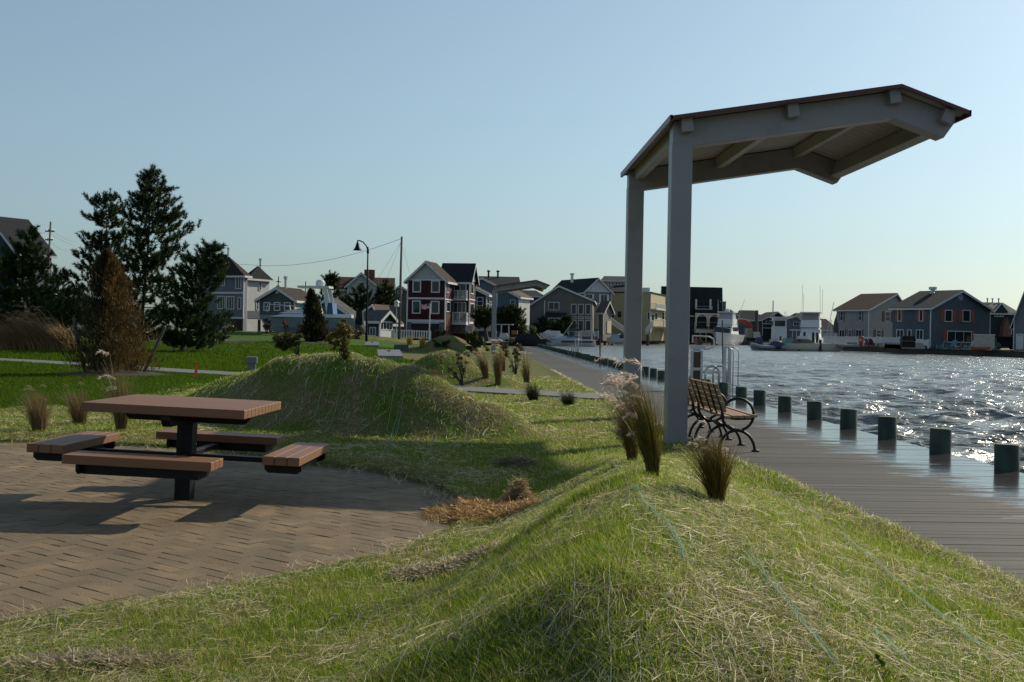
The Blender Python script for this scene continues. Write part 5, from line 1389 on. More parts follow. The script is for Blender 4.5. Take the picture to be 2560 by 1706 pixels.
# small grey gable house on piles
h = House("house", "small dark grey gabled house with three white windows and a brown roof", z2, 118, -16, 618, 940, 880, 695, 'R', 1130, kind='gf', apex=(790, 592), wall=V_SLATE, roof=RF_BROWN, zbase=None)
for x in (660, 755, 848): h.win('F', x, 720, x + 58, 800, 1, 2)
h.win('R', 975, 725, 1020, 800, 2, 1); h.part("sun_toned_wall", V_CREAM, 'R', 945, 710, 1120, 800, .004, .03); h.part("gable_vent", WHITE, 'F', 770, 612, 798, 640, .003, .04)  # cream side wall: sunlight on the slate siding put into its colour
h.balcony('R', 945, 1110, 850, 795, 2.0, 4, m=mat("brown_rail", (.12, .06, .04)))
mb = MB()
for i in range(4):
    for j in range(3): mb.box(h.w * i / 3 - .12, h.w * i / 3 + .12, h.dp * j / 2 - .12, h.dp * j / 2 + .12, -3.4, -.05)
mb.build("stilts", BULK, h.t); h.vent(.55, .3, .14, 1.4)
# blue-grey cottage, teal sunroom
h = House("house", "blue-grey cottage with a pale grey gable roof right of the small cedar", n6, 112, -24, 990, 1590, 690, 375, 'R', 1700, kind='gf', apex=(1120, 62), yeL=140, yeR=395, wall=V_BLUE, roof=RF_GREY, zbase=.5)
h.win('F', 1070, 145, 1165, 215, 1, 1)
for x in (1110, 1280, 1440): h.part("window", mat("dark_shutter_glass", (.025, .05, .06), .3), 'F', x, 415, x + 48, 490, .002, .04)
h = House("house", "low teal cottage with a glazed white sunroom porch left of the picket fence", n6, 106, -30, 1700, 1995, 700, 410, 'R', 2230, kind='gs', apex=(None, 275), dp=6, wall=V_TEAL, roof=RF_GREY, zbase=.5)
h.win('R', 2005, 440, 2215, 595, 4, 1, name="sunroom_window"); h.part("sunroom_wall", WHITE, 'R', 1996, 598, 2190, 725, .004, .06); h.win('F', 1830, 540, 1940, 700, 2, 1, name="door")
h = House("house", "blue gable roofed house between the teal cottage and the red house", n6, 124, -28, 1800, 2010, 640, 235, 'R', 2330, kind='gf', apex=(1905, 172), yeR=400, wall=V_BLUE, roof=RF_TAUPE, zbase=.4)
# tan gable house with chimney above the pines
BRICKM = mat("chimney_brick", (.14, .06, .045), .85, var=.3, vs=4)
h = House("house", "cream house with a large arched gable window and brick chimney above the pines", z2, 158, 8, 1430, 1690, 720, 560, kind='gf', apex=(1555, 455), wall=V_WHITE, roof=RF_RED, dp=10, zbase=.4)
h.win('F', 1515, 565, 1598, 622, 2, 1); h.win('F', 1512, 535, 1586, 558, 3, 1)
h2 = House("house", "long red-brown roofed wing crossing behind the arched gable", z2, 163, 4, 1345, 1835, 720, 600, kind='gs', apex=(None, 497), wall=V_CREAM, roof=RF_RED, dp=9, zbase=.4)
h2.chimney(h2.uv('F', 1622, 500)[0], h2.dp * .5, .8, h2.uv('F', 1620, 408)[1], BRICKM)
h = House("house", "small white gable house far behind between the bare pole and red house", z2, 178, 6, 1845, 1975, 720, 612, kind='gf', apex=(1910, 572), wall=V_SLATE, roof=RF_GREEN, dp=9, zbase=.4); h.win('F', 1890, 605, 1935, 645, 2, 1)
# houses right of the red house
h = House("house", "navy fronted house with a white framed window right of the red house", n7, 150, -10, 40, 245, 1200, 560, 'R', 360, kind='gf', apex=(40, 440), yeL=450, yeR=545, wall=V_NAVY, roof=RF_TAUPE, zbase=.3)
h.win('F', 85, 592, 200, 820, 1, 3); h.win('R', 262, 600, 300, 820, 1, 2); h.win('R', 318, 605, 338, 740, 1, 2); h.part("lower_wall", mat("pale_stucco", (.33, .31, .28), .8), 'F', 45, 1055, 335, 1200, .1, .2)
h = House("house", "grey-blue gabled house with a bright white sunlit side behind the distant canopy", n7, 158, -24, 440, 825, 1200, 590, 'R', 1020, kind='gf', apex=(560, 440), yeL=480, yeR=585, wall=V_BLUE, roof=RF_TAUPE, zbase=.3)
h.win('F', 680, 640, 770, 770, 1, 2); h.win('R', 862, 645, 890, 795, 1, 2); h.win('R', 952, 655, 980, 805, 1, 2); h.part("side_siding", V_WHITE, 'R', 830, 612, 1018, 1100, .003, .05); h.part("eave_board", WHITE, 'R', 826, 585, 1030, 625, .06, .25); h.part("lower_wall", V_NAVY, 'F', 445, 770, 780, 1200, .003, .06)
h = House("house", "pale blue board gable house just behind the navy house", n7, 170, -6, 60, 430, 1180, 430, kind='gf', apex=(185, 262), yeL=300, yeR=400, wall=V_BLUE, roof=RF_TAUPE, dp=9, zbase=.3)
h = House("house", "house with a long dark green roof and two tall vent pipes", n7, 185, 2, 40, 815, 1180, 370, kind='gs', apex=(None, 235), wall=V_SLATE, roof=RF_GREEN, dp=10, zbase=.3)
for x in (310, 480):
    u = h.uv('F', x, 240)[0]; mb = MB(); mb.lathe([(.16, h.h), (.16, h.za + .9), (.3, h.za + .95), (.3, h.za + 1.15), (.02, h.za + 1.2)], 8, Matrix.Translation((u, h.dp * .4, 0))); mb.build("vent_pipe", BLACK, h.t)
h = House("house", "distant house with a dark hipped roof under the far canopy's tip", n7, 205, 0, 700, 1260, 1180, 570, kind='hip', apex=(0, 465), hip=(.15, .2), wall=V_TAN, roof=RF_GREEN, dp=10, zbase=.3); h.part("dark_band", DARKV, 'F', 1000, 578, 1250, 655, .003, .05)
# tan house
h = House("house", "wide tan gabled house with three tall windows and a bay window on the water", n7, 179, -7, 1010, 2130, 1290, 650, 'R', 2250, kind='gf', apex=(1550, 400), yeL=745, yeR=650, wall=V_TAN, roof=RF_TAUPE, zbase=.3)
for x in (1765, 1892, 2022):
    h.win('F', x, 715, x + 95, 902, 1, 1); h.win('F', x, 940, x + 95, 985, 1, 1); h.win('F', x, 1005, x + 95, 1195, 1, 1)
h.win('F', 1360, 680, 1555, 828, 2, 1); h.part("bay", V_TAN, 'F', 1300, 930, 1670, 1180, .003, 1.1)
mb = MB(); u0, u1, za_, zb_ = h.rect('F', 1305, 865, 1680, 935)
mb.extr([(0, za_), (1.5, za_), (0, zb_)], u0, u1, lambda u, v, q: h.fn('F')(q, v, u)); mb.build("bay_roof", RF_GREEN, h.t)
u0, u1, za_, zb_ = h.rect('F', 1365, 962, 1618, 1090); fr = MB(); B_ = lambda a, b, c, d: h.fbox(fr, 'F', a, b, c, d, 1.1, 1.18)
B_(u0, u0 + .15, za_, zb_); B_(u1 - .15, u1, za_, zb_); B_(u0, u1, zb_ - .14, zb_); B_((u0 + u1) / 2 - .12, (u0 + u1) / 2 + .12, za_, zb_ - .14); B_(u0, u1, zb_ - 1.1, zb_ - .98)
o = fr.build("bay_window", WHITE, h.t); p = MB(); h.fbox(p, 'F', u0 + .1, u1 - .1, za_, zb_ - .1, 1.104, 1.12); p.build("pane", GLASS, o)
h.part("corner_strip", CREAM, 'F', 1286, 655, 1296, 1180, .003, .08)
CK = mat("sunlit_chimney", (.40, .34, .24), .8); h.part("chimney", CK, 'R', 2180, 690, 2240, 1180, 0, .9)  # pale tone has sunlight put into the colour, here and on the cottage
h = House("house", "grey house with a white gable and a dark green roof behind the tan house", n7, 205, -16, 1960, 2310, 1290, 500, 'L', 1370, kind='gf', apex=(2140, 255), wall=V_LAV, roof=RF_GREEN, gable=mat("pale_gable", (.36, .38, .42), .6), zbase=.3, dp=20) if False else None
h = House("house", "grey house with a white gable and a dark green roof behind the tan house", z4, 204, 26, 750, 1035, 740, 290, 'L', 390, kind='gf', apex=(898, 155), wall=V_LAV, roof=RF_GREEN, gable=mat("pale_gable", (.40, .42, .46), .6), zbase=.3)
h.win('F', 930, 320, 1000, 405, 2, 1, shut=(WHITE, .22)); h.win('F', 770, 315, 845, 370, 2, 1, shut=(WHITE, .2)); h.win('F', 960, 492, 995, 520, 1, 1); h.vent(.2, .5, .3, 1.2)
h = House("cottage", "small tan cottage with a brown porch roof and green door in the tan house's lee", z4, 186, -30, 905, 955, 740, 500, 'R', 1045, kind='gs', apex=(None, 400), dp=7, wall=V_TAN, roof=RF_TAUPE, zbase=.3)
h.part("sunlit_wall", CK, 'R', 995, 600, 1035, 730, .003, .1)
# yellow house
h = House("house", "pale yellow house with white stairs, split by the canopy post", z4, 214, -20, 1020, 1450, 770, 305, 'R', 1605, kind='flat', wall=V_YEL, roof=RF_GREEN, zbase=.3)
for x0, y0, x1, y1 in ((1182, 345, 1215, 418), (1040, 490, 1072, 558), (1112, 500, 1148, 560)): h.win('F', x0, y0, x1, y1, 1, 2, frame=DARKV, ft=.06)
for x0, y0, x1, y1 in ((1422, 505, 1448, 590),): h.win('F', x0, y0, x1, y1, 1, 1)
for x0, y0, x1, y1, nm in ((1465, 525, 1490, 600, "door"), (1500, 510, 1525, 590, "window"), (1575, 512, 1600, 590, "window")): h.win('R', x0, y0, x1, y1, 1, 1, name=nm)
h.balcony('R', 1455, 1605, 480, 415, 1.2, 4, slab=.2); h.balcony('R', 1482, 1605, 660, 590, 2.2, 4, slab=.3)
mb = MB(); u0, u1, z0_, z1__ = h.rect('F', 1000, 245, 1200, 305)
mb.extr([(-.4, h.h + .2), (h.dp * .9, h.h + .2), (h.dp * .5, h.uv('F', 1100, 235)[1] + 1)], -.3, h.w * .5, lambda u, v, q: Vector((q, u, v))); mb.build("lower_roof", RF_GREEN, h.t)
h.part("roof_deck_rail", WHITE, 'F', 1200, 250, 1448, 310, .1, .2)
def flight(p0, p1, Y, wd, lab):
    a = D(p0, Y); b_ = D(p1, Y); t = thing("outdoor_staircase", lab, "staircase", b_, 0, "white outdoor staircases")
    e = a - b_; n_ = 12; ax = Vector((e.x, e.y, 0)); mb = MB(); r = MB()
    for i in range(n_):
        f = i / n_; mb.box(e.x * f, e.x * (f + 1 / n_) , 0, wd, e.z * f, e.z * (f + 1 / n_)) if e.x > 0 else mb.box(e.x * (f + 1 / n_), e.x * f, 0, wd, e.z * f, e.z * (f + 1 / n_))
    mb.build("steps", WHITE, t)
    for yy in (0, wd):
        r.tube([(0, yy, 1.0), (e.x, yy, e.z + 1.0)], .07, 4)
        r.tube([(0, yy, .15), (e.x, yy, e.z + .15)], .09, 4)
        for i in range(22): f = i / 21; r.tube([(e.x * f, yy, e.z * f), (e.x * f, yy, e.z * f + 1.0)], .03, 4)
    r.build("railing", WHITE, t)
flight(z4(1040, 620), z4(1215, 745), 200, 1.4, "white staircase descending right between the tan cottage and the post")
flight(z4(1485, 650), z4(1410, 740), 206, 1.4, "white staircase descending left between the two canopy posts")
a = D(z4(1480, 660), 207); b_ = D(z4(1600, 800), 207)
t = thing("deck_support", "pale timber posts carrying the yellow house's deck", "deck posts", (a.x, 207, .3))
for x in (0, (b_.x - a.x)):
    mb = MB(); mb.box(x - .14, x + .14, -.14, .14, 0, a.z - .3); mb.build("post", mat("new_timber", (.40, .29, .15), .7), t)
mb = MB(); mb.box(-.1, b_.x - a.x + .1, -.1, .1, a.z - .6, a.z - .32); mb.build("beam", mat("new_timber", (.4, .29, .15)), t)
h = House("house", "yellow attic storey with four windows and a dark roof rising above the yellow house", z4, 222, -4, 945, 1235, 330, 180, 'R', 1290, kind='hip', apex=(0, 132), hip=(.12, .05), wall=V_YEL, roof=RF_GREEN, dp=9, zbase=3)
for x in (1012, 1046, 1082, 1116): h.win('F', x, 188, x + 26, 226, 1, 1)
# dark gambrel house
h = House("house", "tall dark house with arched white balcony openings right of the near canopy post", z4, 240, 6, 1580, 2185, 820, 375, 'L', 1572, kind='gs', apex=(None, 243), dp=12, wall=V_DARK, roof=RF_GREEN, zbase=.3)
h.win('F', 1608, 378, 1655, 452, 1, 2); h.win('F', 1622, 535, 1670, 612, 2, 2); h.win('F', 2105, 385, 2160, 465, 2, 2, frame=V_DARK)
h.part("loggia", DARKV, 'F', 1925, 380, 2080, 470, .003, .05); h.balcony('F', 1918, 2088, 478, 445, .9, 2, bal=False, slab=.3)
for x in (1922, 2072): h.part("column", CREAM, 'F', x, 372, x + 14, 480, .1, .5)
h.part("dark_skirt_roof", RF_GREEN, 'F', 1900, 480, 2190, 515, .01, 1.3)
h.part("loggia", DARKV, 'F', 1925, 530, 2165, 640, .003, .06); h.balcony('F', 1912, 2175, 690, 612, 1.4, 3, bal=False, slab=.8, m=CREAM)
u0, u1, za_, zb_ = h.rect('F', 1910, 517, 2178, 660)
for i in range(2):
    a0 = u0 + (u1 - u0) * i / 2; a1 = u0 + (u1 - u0) * (i + 1) / 2; N = 12; mb = MB(); R0 = (a1 - a0) / 2 - .35
    top = zb_; arc = [((a0 + a1) / 2 + R0 * math.cos(math.pi * k / N), zb_ - 1.5 + 1.1 * math.sin(math.pi * k / N)) for k in range(N + 1)]
    f = h.fn('F')
    for k in range(N):
        (ua_, va_), (ub_, vb_) = arc[k], arc[k + 1]
        mb.hexa([f(ub_, vb_, 1.25), f(ua_, va_, 1.25), f(ua_, va_, 1.05), f(ub_, vb_, 1.05)], [f(ub_, top, 1.25), f(ua_, top, 1.25), f(ua_, top, 1.05), f(ub_, top, 1.05)])
    h.fbox(mb, 'F', a0, a0 + .34, za_, top, 1.05, 1.25); h.fbox(mb, 'F', a1 - .34, a1, za_, top, 1.05, 1.25)
    mb.build("arch", CREAM, h.t)
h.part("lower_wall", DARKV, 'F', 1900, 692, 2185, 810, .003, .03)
for x in (1960, 2022): h.part("pile", CREAM, 'F', x, 692, x + 6, 820, .8, 1.1)
h = House("house", "small slate house with a pointed gable and a brick chimney between the posts", z4, 250, -6, 1470, 1600, 560, 430, kind='gf', apex=(1540, 352), wall=V_SLATE, roof=RF_GREEN, dp=9, zbase=.3)
h.chimney(.1, 3, .5, h.za + .6, BRICKM)
# distant row
for lab, zf_, Y, xl, xr, yb, ye, ap, kind, wl_, rf, ex in (
    ("distant grey gabled house with a dark chimney right of the dark house", z5, 300, 225, 460, 760, 590, (355, 512), 'gf', V_LAV, RF_GREEN, 'chim'),
    ("distant grey house with a broad slate roof behind the red crane arm", z5, 310, 440, 790, 780, 630, (None, 512), 'gs', V_LAV, RF_GREEN, None),
    ("distant dark house with a low gable left of the grey boathouse", z5, 290, 780, 1120, 860, 640, (985, 540), 'gf', V_DARK, RF_GREEN, 'win'),
    ("distant grey gabled boathouse with a white double window", z5, 280, 1060, 1285, 880, 640, (1235, 595), 'gf', V_LAV, RF_GREY, 'win2'),
    ("distant house with a long dark roof behind the white fishing boat", z5, 300, 1230, 1550, 800, 625, (None, 550), 'gs', V_LAV, RF_GREEN, None),
    ("distant low house with a dark roof left of the beige house", z5, 270, 1565, 1790, 860, 780, (None, 628), 'gs', V_WHITE, RF_DARK, None),
    ("dark roof peeking between the distant grey gables", z5, 330, 400, 480, 700, 590, (None, 540), 'gs', V_SLATE, RF_GREEN, None),
    ("distant small dark roofed house right of the broad slate roof", z5, 325, 720, 870, 700, 610, (None, 570), 'gs', V_SLATE, RF_GREEN, None)):
    if kind == 'gs': kind, ap, hp_ = 'hip', (0, ap[1]), (.2, .22)
    else: hp_ = 0
    h = House("house", lab, zf_, Y, random.uniform(-6, 6), xl, xr, yb, ye, kind=kind, hip=hp_, apex=ap, wall=wl_, roof=rf, dp=11, zbase=.3)
    if ex == 'chim': h.chimney(h.w * .25, 4, .8, h.za + 2.5, STONE); h.win('F', 320, 565, 345, 590, 1, 1); h.win('F', 375, 565, 395, 590, 1, 1)
    if ex == 'win': h.win('F', 825, 655, 920, 695, 2, 1); h.part("belt_board", WHITE, 'F', 780, 690, 945, 702, .003, .1); h.part("belt_board", WHITE, 'F', 780, 745, 945, 757, .003, .1)
    if ex == 'win2': h.win('F', 1195, 668, 1275, 725, 2, 1)
# right-hand houses
def shore_house(*a, **k): return House(*a, **k)
h = House("house", "beige two-storey house with a maroon-brown roof on the right shore", z6, 168, 32, 520, 960, 860, 440, 'L', 140, kind='gf', apex=(840, 262), wall=V_BEIGE, roof=RF_RED, zbase=.28)
for x0, y0, x1, y1 in ((190, 460, 228, 580), (410, 450, 445, 580)): h.win('L', x0, y0, x1, y1, 1, 2, shut=(SH_DK, .3))
for x0, x1, nm in ((180, 245, "window"), (285, 330, "window"), (375, 445, "sliding_door")): h.win('L', x0, 678, x1, 790, 2, 1, shut=(SH_BR, .2), name=nm)
h.win('F', 715, 465, 775, 585, 1, 2, shut=(SH_BR, .5)); h.win('F', 610, 682, 670, 770, 1, 2, shut=(SH_BR, .4))
h = House("house", "slate blue two-storey house with terracotta shutters on the right shore", z6, 142, 30, 1248, 1945, 915, 420, 'L', 800, kind='gf', apex=(1605, 228), wall=V_BLUE2, roof=RF_GREEN, zbase=.28)
for x0, x1 in ((1418, 1505), (1628, 1718)): h.win('F', x0, 445, x1, 592, 1, 1, shut=(SH_OR, .5), ft=.13)
h.win('F', 1445, 690, 1735, 838, 3, 1, shut=(SH_OR, .15), ft=.14)
for x0, x1 in ((870, 912), (1122, 1168)): h.win('L', x0, 445, x1, 585, 1, 1, shut=(SH_OR, .6))
for x0, x1, nm in ((855, 938, "sliding_door"), (985, 1030, "door"), (1085, 1170, "sliding_door")): h.win('L', x0, 678, x1, 800, 2 if nm != "door" else 1, 1, name=nm)
mb = MB(); N = 20; u, z = h.uv('F', 1605, 290); r_ = .55
mb.extr([(u + r_ * math.cos(6.283 * k / N), z + r_ * math.sin(6.283 * k / N)) for k in range(N)], .003, .06, lambda a, b, q: h.fn('F')(a, b, q)); mb.build("round_vent", mat("vent_grey", (.25, .27, .3)), h.t)
mb = MB(); mb.lathe([(.45, h.za - 1.2), (.45, h.za - .2), (.3, h.za - .1), (.3, h.za + .25), (.55, h.za + .3), (.55, h.za + .65), (.05, h.za + .7)], 10, Matrix.Translation((h.w * .42, h.dp * .62, 0))); mb.build("vent_pipe", GALV, h.t)
h = House("house", "dark shingled house with a small steep gable porch right of the slate blue house", z6, 178, 4, 1860, 2260, 900, 480, kind='gs', apex=(None, 370), wall=V_DARK, roof=RF_GREY, dp=10, zbase=.28)
h.win('F', 2005, 458, 2110, 530, 3, 1); h.win('F', 2150, 655, 2205, 735, 1, 1)
mb = MB(); A_ = h.uv('F', 2055, 372); L_ = h.uv('F', 1965, 480); R2 = h.uv('F', 2145, 480); mb.extr([L_, R2, A_], .003, .8, lambda a, b, q: h.fn('F')(a, b, q)); mb.build("dormer", V_DARK, h.t)
mb = MB(); mb.tube([h.fn('F')(L_[0], L_[1], .85), h.fn('F')(A_[0], A_[1], .85), h.fn('F')(R2[0], R2[1], .85)], .14, 4); mb.build("dormer_trim", WHITE, h.t)
mb = MB(); mb.extr([h.uv('F', 2060, 760), h.uv('F', 2150, 760), h.uv('F', 2150, 660), h.uv('F', 2112, 540), h.uv('F', 2068, 660)], .003, 1.2, lambda a, b, q: h.fn('F')(a, b, q)); mb.build("entry_gable", BRICKM, h.t)
for x in (1950, 2110, 2170, 2245): 
    u = h.uv('F', x, 380)[0]; mb = MB(); mb.lathe([(.12, h.h), (.12, h.za + .7), (.2, h.za + .75), (.2, h.za + .9)], 6, Matrix.Translation((u, 5, 0))); mb.build("vent_pipe", GALV, h.t)
h = House("house", "grey garage house with a steep dark roof cut by the right edge", z6, 136, -28, 2228, 2520, 920, 545, kind='gf', apex=(2400, 120), wall=V_LAV, roof=RF_GREEN, dp=12, zbase=.28)
h.part("garage_door", WHITE, 'F', 2260, 728, 2345, 912, .003, .06); 
for x in (2280, 2310): h.part("window", GLASS, 'F', x, 740, x + 14, 752, .062, .075)

# ---------------------------------------------------------------- boats and waterside things
GEL = mat("white_gelcoat", (.58, .58, .59), .25, var=.04); GELC = mat("cream_gelcoat", (.58, .55, .48), .3, var=.05); NAVYM = mat("navy_canvas", (.02, .03, .06), .6); BLUEG = mat("pale_blue_stripe", (.25, .36, .5), .3)
BGLASS = mat("boat_glass", (.015, .025, .03), .06, var=.2)
def hull(L, B, H, bow=.45, sheer=.35, n=14, tr=.9):
    """bow towards +x"""
    st = []
    for i in range(n + 1):
        t = i / n; x = L * (t - .5)
        b = B / 2 * (tr if t < .01 else 1) * (1 - max(0, (t - .35) / .65) ** 2.3)
        z = H * (1 + sheer * max(0, t - .2) ** 1.8); k = -H * .35 * (1 - max(0, (t - .6) / .4) ** 2) + (H * .5 * max(0, (t - .75) / .25) ** 2)
        b = max(b, .03)
        st.append([(x + (L * bow * .12 * t ** 4), -b, z), (x, -b * .82, z * .30), (x, -b * .55, k * .3), (x, 0, k), (x, b * .55, k * .3), (x, b * .82, z * .30), (x + (L * bow * .12 * t ** 4), b, z)])
    mb = MB(); vs = [p for s_ in st for p in s_]; fs = []
    for i in range(n):
        for j in range(6): fs.append((i * 7 + j, (i + 1) * 7 + j, (i + 1) * 7 + j + 1, i * 7 + j + 1))
        fs.append((i * 7 + 6, (i + 1) * 7 + 6, (i + 1) * 7, i * 7))
    fs.append(tuple(range(7))); mb.add(vs, fs)
    return mb
def taper(mb, x0, x1, y0, y1, z0, z1, a=0, b=0, c=0):
    mb.hexa([(x0, y0, z0), (x1, y0, z0), (x1, y1, z0), (x0, y1, z0)], [(x0 + a, y0 + c, z1), (x1 - b, y0 + c, z1), (x1 - b, y1 - c, z1), (x0 + a, y1 - c, z1)])
def boat(name, label, px, Y, L, heading, B=None, H=None, z=None, hm=GEL, group="boats in the bay", cat="boat"):
    q = D(px, Y); q.z = WL if z is None else z
    t = thing(name, label, cat, q, R_(heading), group)
    B = B or L * .3; H = H or L * .14
    hull(L, B, H).build("hull", hm, t, smooth=False)
    return t, L, B, H
def P_(t, name, m, f, parent=None, smooth=False):
    mb = MB(); f(mb); return mb.build(name, m, parent or t, smooth=smooth)
# sportfisher
t, L, B, H = boat("sportfishing_boat", "large white sportfishing yacht with a flybridge moored by the dark house", z5(290, 972), 236, 15.5, -118, 5.0, 2.3)
P_(t, "cabin", GEL, lambda m: taper(m, -L * .22, L * .22, -B * .40, B * .40, H * 1.0, H * 1.95, .2, 2.6, .35))
P_(t, "windshield", BGLASS, lambda m: (m.hexa([(L * .20, -B * .36, H * 1.22), (L * .215, -B * .36, H * 1.2), (L * .215, B * .36, H * 1.2), (L * .20, B * .36, H * 1.22)], [(L * .115, -B * .33, H * 1.75), (L * .13, -B * .33, H * 1.75), (L * .13, B * .33, H * 1.75), (L * .115, B * .33, H * 1.75)]), [m.box(-L * .18, L * .06, s * B * .385 - .06, s * B * .385 + .02, H * 1.35, H * 1.72) for s in (-1, 1)]))
P_(t, "flybridge", GEL, lambda m: taper(m, -L * .2, L * .06, -B * .34, B * .34, H * 1.96, H * 2.5, 0, .5, .1))
P_(t, "enclosure", mat("clear_vinyl", (.3, .3, .32), .3), lambda m: taper(m, -L * .17, L * .02, -B * .3, B * .3, H * 2.5, H * 3.1, .1, .3, .1))
P_(t, "hardtop", GEL, lambda m: m.box(-L * .2, L * .05, -B * .36, B * .36, H * 3.1, H * 3.2)); P_(t, "radar_dome", GEL, lambda m: m.lathe([(.5, H * 3.2), (.6, H * 3.3), (.5, H * 3.45), (.1, H * 3.5)], 12, Matrix.Translation((-L * .05, 0, 0))))
P_(t, "bow_rail", GALV, lambda m: [m.tube([(L * .1, s * B * .4, H * 1.5), (L * .35, s * B * .25, H * 1.65), (L * .5, 0, H * 1.75)], .03, 5) for s in (-1, 1)]); P_(t, "outrigger", GALV, lambda m: [m.tube([(-L * .05, s * B * .4, H * 1.9), (-L * .25, s * B * .6, H * 4.4)], .04, 5) for s in (-1, 1)])
# white fishing boat with towers, behind the docked open boat
t, L, B, H = boat("fishing_boat", "white flybridge fishing boat with tall antennas behind the docked open boat", z5(1420, 930), 215, 13, -112, 4.6, 1.9)
P_(t, "cabin", GEL, lambda m: taper(m, -L * .25, L * .2, -B * .42, B * .42, H, H * 2.1, .2, 1.8, .3)); P_(t, "cabin_window", BGLASS, lambda m: [m.box(-L * .2, L * .08, s * B * .40 - .05, s * B * .40 + .06, H * 1.5, H * 1.9) for s in (-1, 1)])
P_(t, "flybridge", GEL, lambda m: taper(m, -L * .24, L * .1, -B * .40, B * .40, H * 2.11, H * 2.9, 0, .6, .05)); P_(t, "canvas_enclosure", mat("grey_canvas", (.22, .21, .2), .6), lambda m: taper(m, -L * .2, L * .06, -B * .36, B * .36, H * 2.9, H * 3.6, .1, .3, .1))
P_(t, "hardtop", GEL, lambda m: m.box(-L * .26, L * .1, -B * .44, B * .44, H * 3.6, H * 3.72))
for i, (x, y, dx, hh) in enumerate(((-.1, -.4, -.3, 6.6), (.0, .4, 1.8, 6.4), (-.15, .45, 0, 6.2), (.05, -.3, 0.1, 5.6))):
    P_(t, "antenna", WHITE, lambda m: m.tube([(L * x, B * y, H * 3.6), (L * x + dx, B * y, H * hh)], .035, 5))
# pilot-house boat
t, L, B, H = boat("pilothouse_boat", "small white pilothouse boat with a boxy cabin left of the flybridge boat", z5(1000, 930), 222, 9, -100, 3.4, 1.4)
P_(t, "cabin", GEL, lambda m: taper(m, -L * .2, L * .2, -B * .42, B * .42, H, H * 4.2, .1, .1, .1)); P_(t, "cabin_window", BGLASS, lambda m: (m.box(-L * .21, L * .21, -B * .3, B * .3, H * 3.0, H * 3.8), m.box(-L * .15, L * .15, -B * .425, B * .425, H * 3.0, H * 3.8)))
P_(t, "hardtop", GEL, lambda m: m.box(-L * .26, L * .26, -B * .5, B * .5, H * 4.2, H * 4.35)); P_(t, "roof_rack", GALV, lambda m: [m.tube([(-L * .2, y, H * 4.3), (-L * .2, y, H * 5.1), (L * .2, y, H * 5.1), (L * .2, y, H * 4.3)], .04, 5) for y in (-B * .35, B * .35)])
# docked open boat on the right
t, L, B, H = boat("open_boat", "long open grey-white boat with a dark outboard end tied to pilings on the right", z5(1310, 1060), 150, 11.5, 2, 3.2, 1.05, hm=GELC)
P_(t, "console", GEL, lambda m: taper(m, -.6, .8, -.6, .6, H, H * 2.0, .1, .4, .05)); P_(t, "t_top", GEL, lambda m: m.box(-1.5, 1.2, -1.1, 1.1, H * 2.75, H * 2.85)); [P_(t, "t_top_pole", GALV, lambda m: m.tube([(x, y, H), (x * .9, y * .95, H * 2.75)], .04, 6)) for x in (-1.2, .9) for y in (-.9, .9)]
P_(t, "canvas_cover", mat("teal_cover", (.10, .22, .2), .7), lambda m: taper(m, -3.0, -1.3, -1.2, 1.2, H, H * 1.7, .5, .3, .4)); P_(t, "dark_cover", mat("brown_cover", (.12, .09, .07), .7), lambda m: taper(m, -1.9, 1.6, -1.3, 1.3, H, H * 1.6, .5, .9, .5))
P_(t, "outboard_motor", NAVYM, lambda m: (taper(m, -L * .5 - .9, -L * .5 + .1, -.45, .45, H * .9, H * 1.75, .2, .1, .1), taper(m, -L * .5 - .8, -L * .5 - .2, -.2, .2, -.5, H * .9, 0, 0, 0)))
t, L, B, H = boat("inflatable_dinghy", "grey inflatable dinghy with a dark rounded cover behind the open boat's stern", z5(860, 1050), 148, 4.6, 172, 1.8, .45, hm=mat("grey_hypalon", (.2, .23, .27), .6))
P_(t, "cover", NAVYM, lambda m: m.lathe([(1.1, .3), (1.15, .7), (.95, 1.15), (.5, 1.4), (.05, 1.45)], 14, Matrix.Translation((-1.2, 0, 0))), smooth=True)
P_(t, "tube", mat("grey_hypalon", (.2, .23, .27)), lambda m: m.tube([(-2.2, -.8, .5), (1.0, -.8, .5), (2.2, -.2, .8), (2.3, 0, .85), (2.2, .2, .8), (1.0, .8, .5), (-2.2, .8, .5)], .26, 8), smooth=True)
# bowrider at the tan house
t, L, B, H = boat("speedboat", "white and blue speedboat with a dark canopy in front of the tan house", z4(605, 852), 160, 7.4, 180, 2.6, 1.05)
P_(t, "foredeck", BLUEG, lambda m: taper(m, -L * .1, L * .42, -B * .38, B * .38, H * 1.02, H * 1.5, .1, 2.4, .5)); P_(t, "windscreen", BGLASS, lambda m: taper(m, -L * .08, L * .06, -B * .4, B * .4, H * 1.5, H * 1.95, .1, .5, .2))
P_(t, "bimini", NAVYM, lambda m: taper(m, -L * .22, L * .04, -B * .42, B * .42, H * 2.2, H * 2.5, .3, .3, .2)); [P_(t, "bimini_pole", GALV, lambda m: m.tube([(x, y, H), (x, y, H * 2.2)], .03, 5)) for x in (-1.4, .2) for y in (-1, 1)]; P_(t, "stripe", NAVYM, lambda m: [m.box(-L * .45, L * .18, s * B * .49 - .05, s * B * .49 + .05, H * .55, H * .8) for s in (-1, 1)])
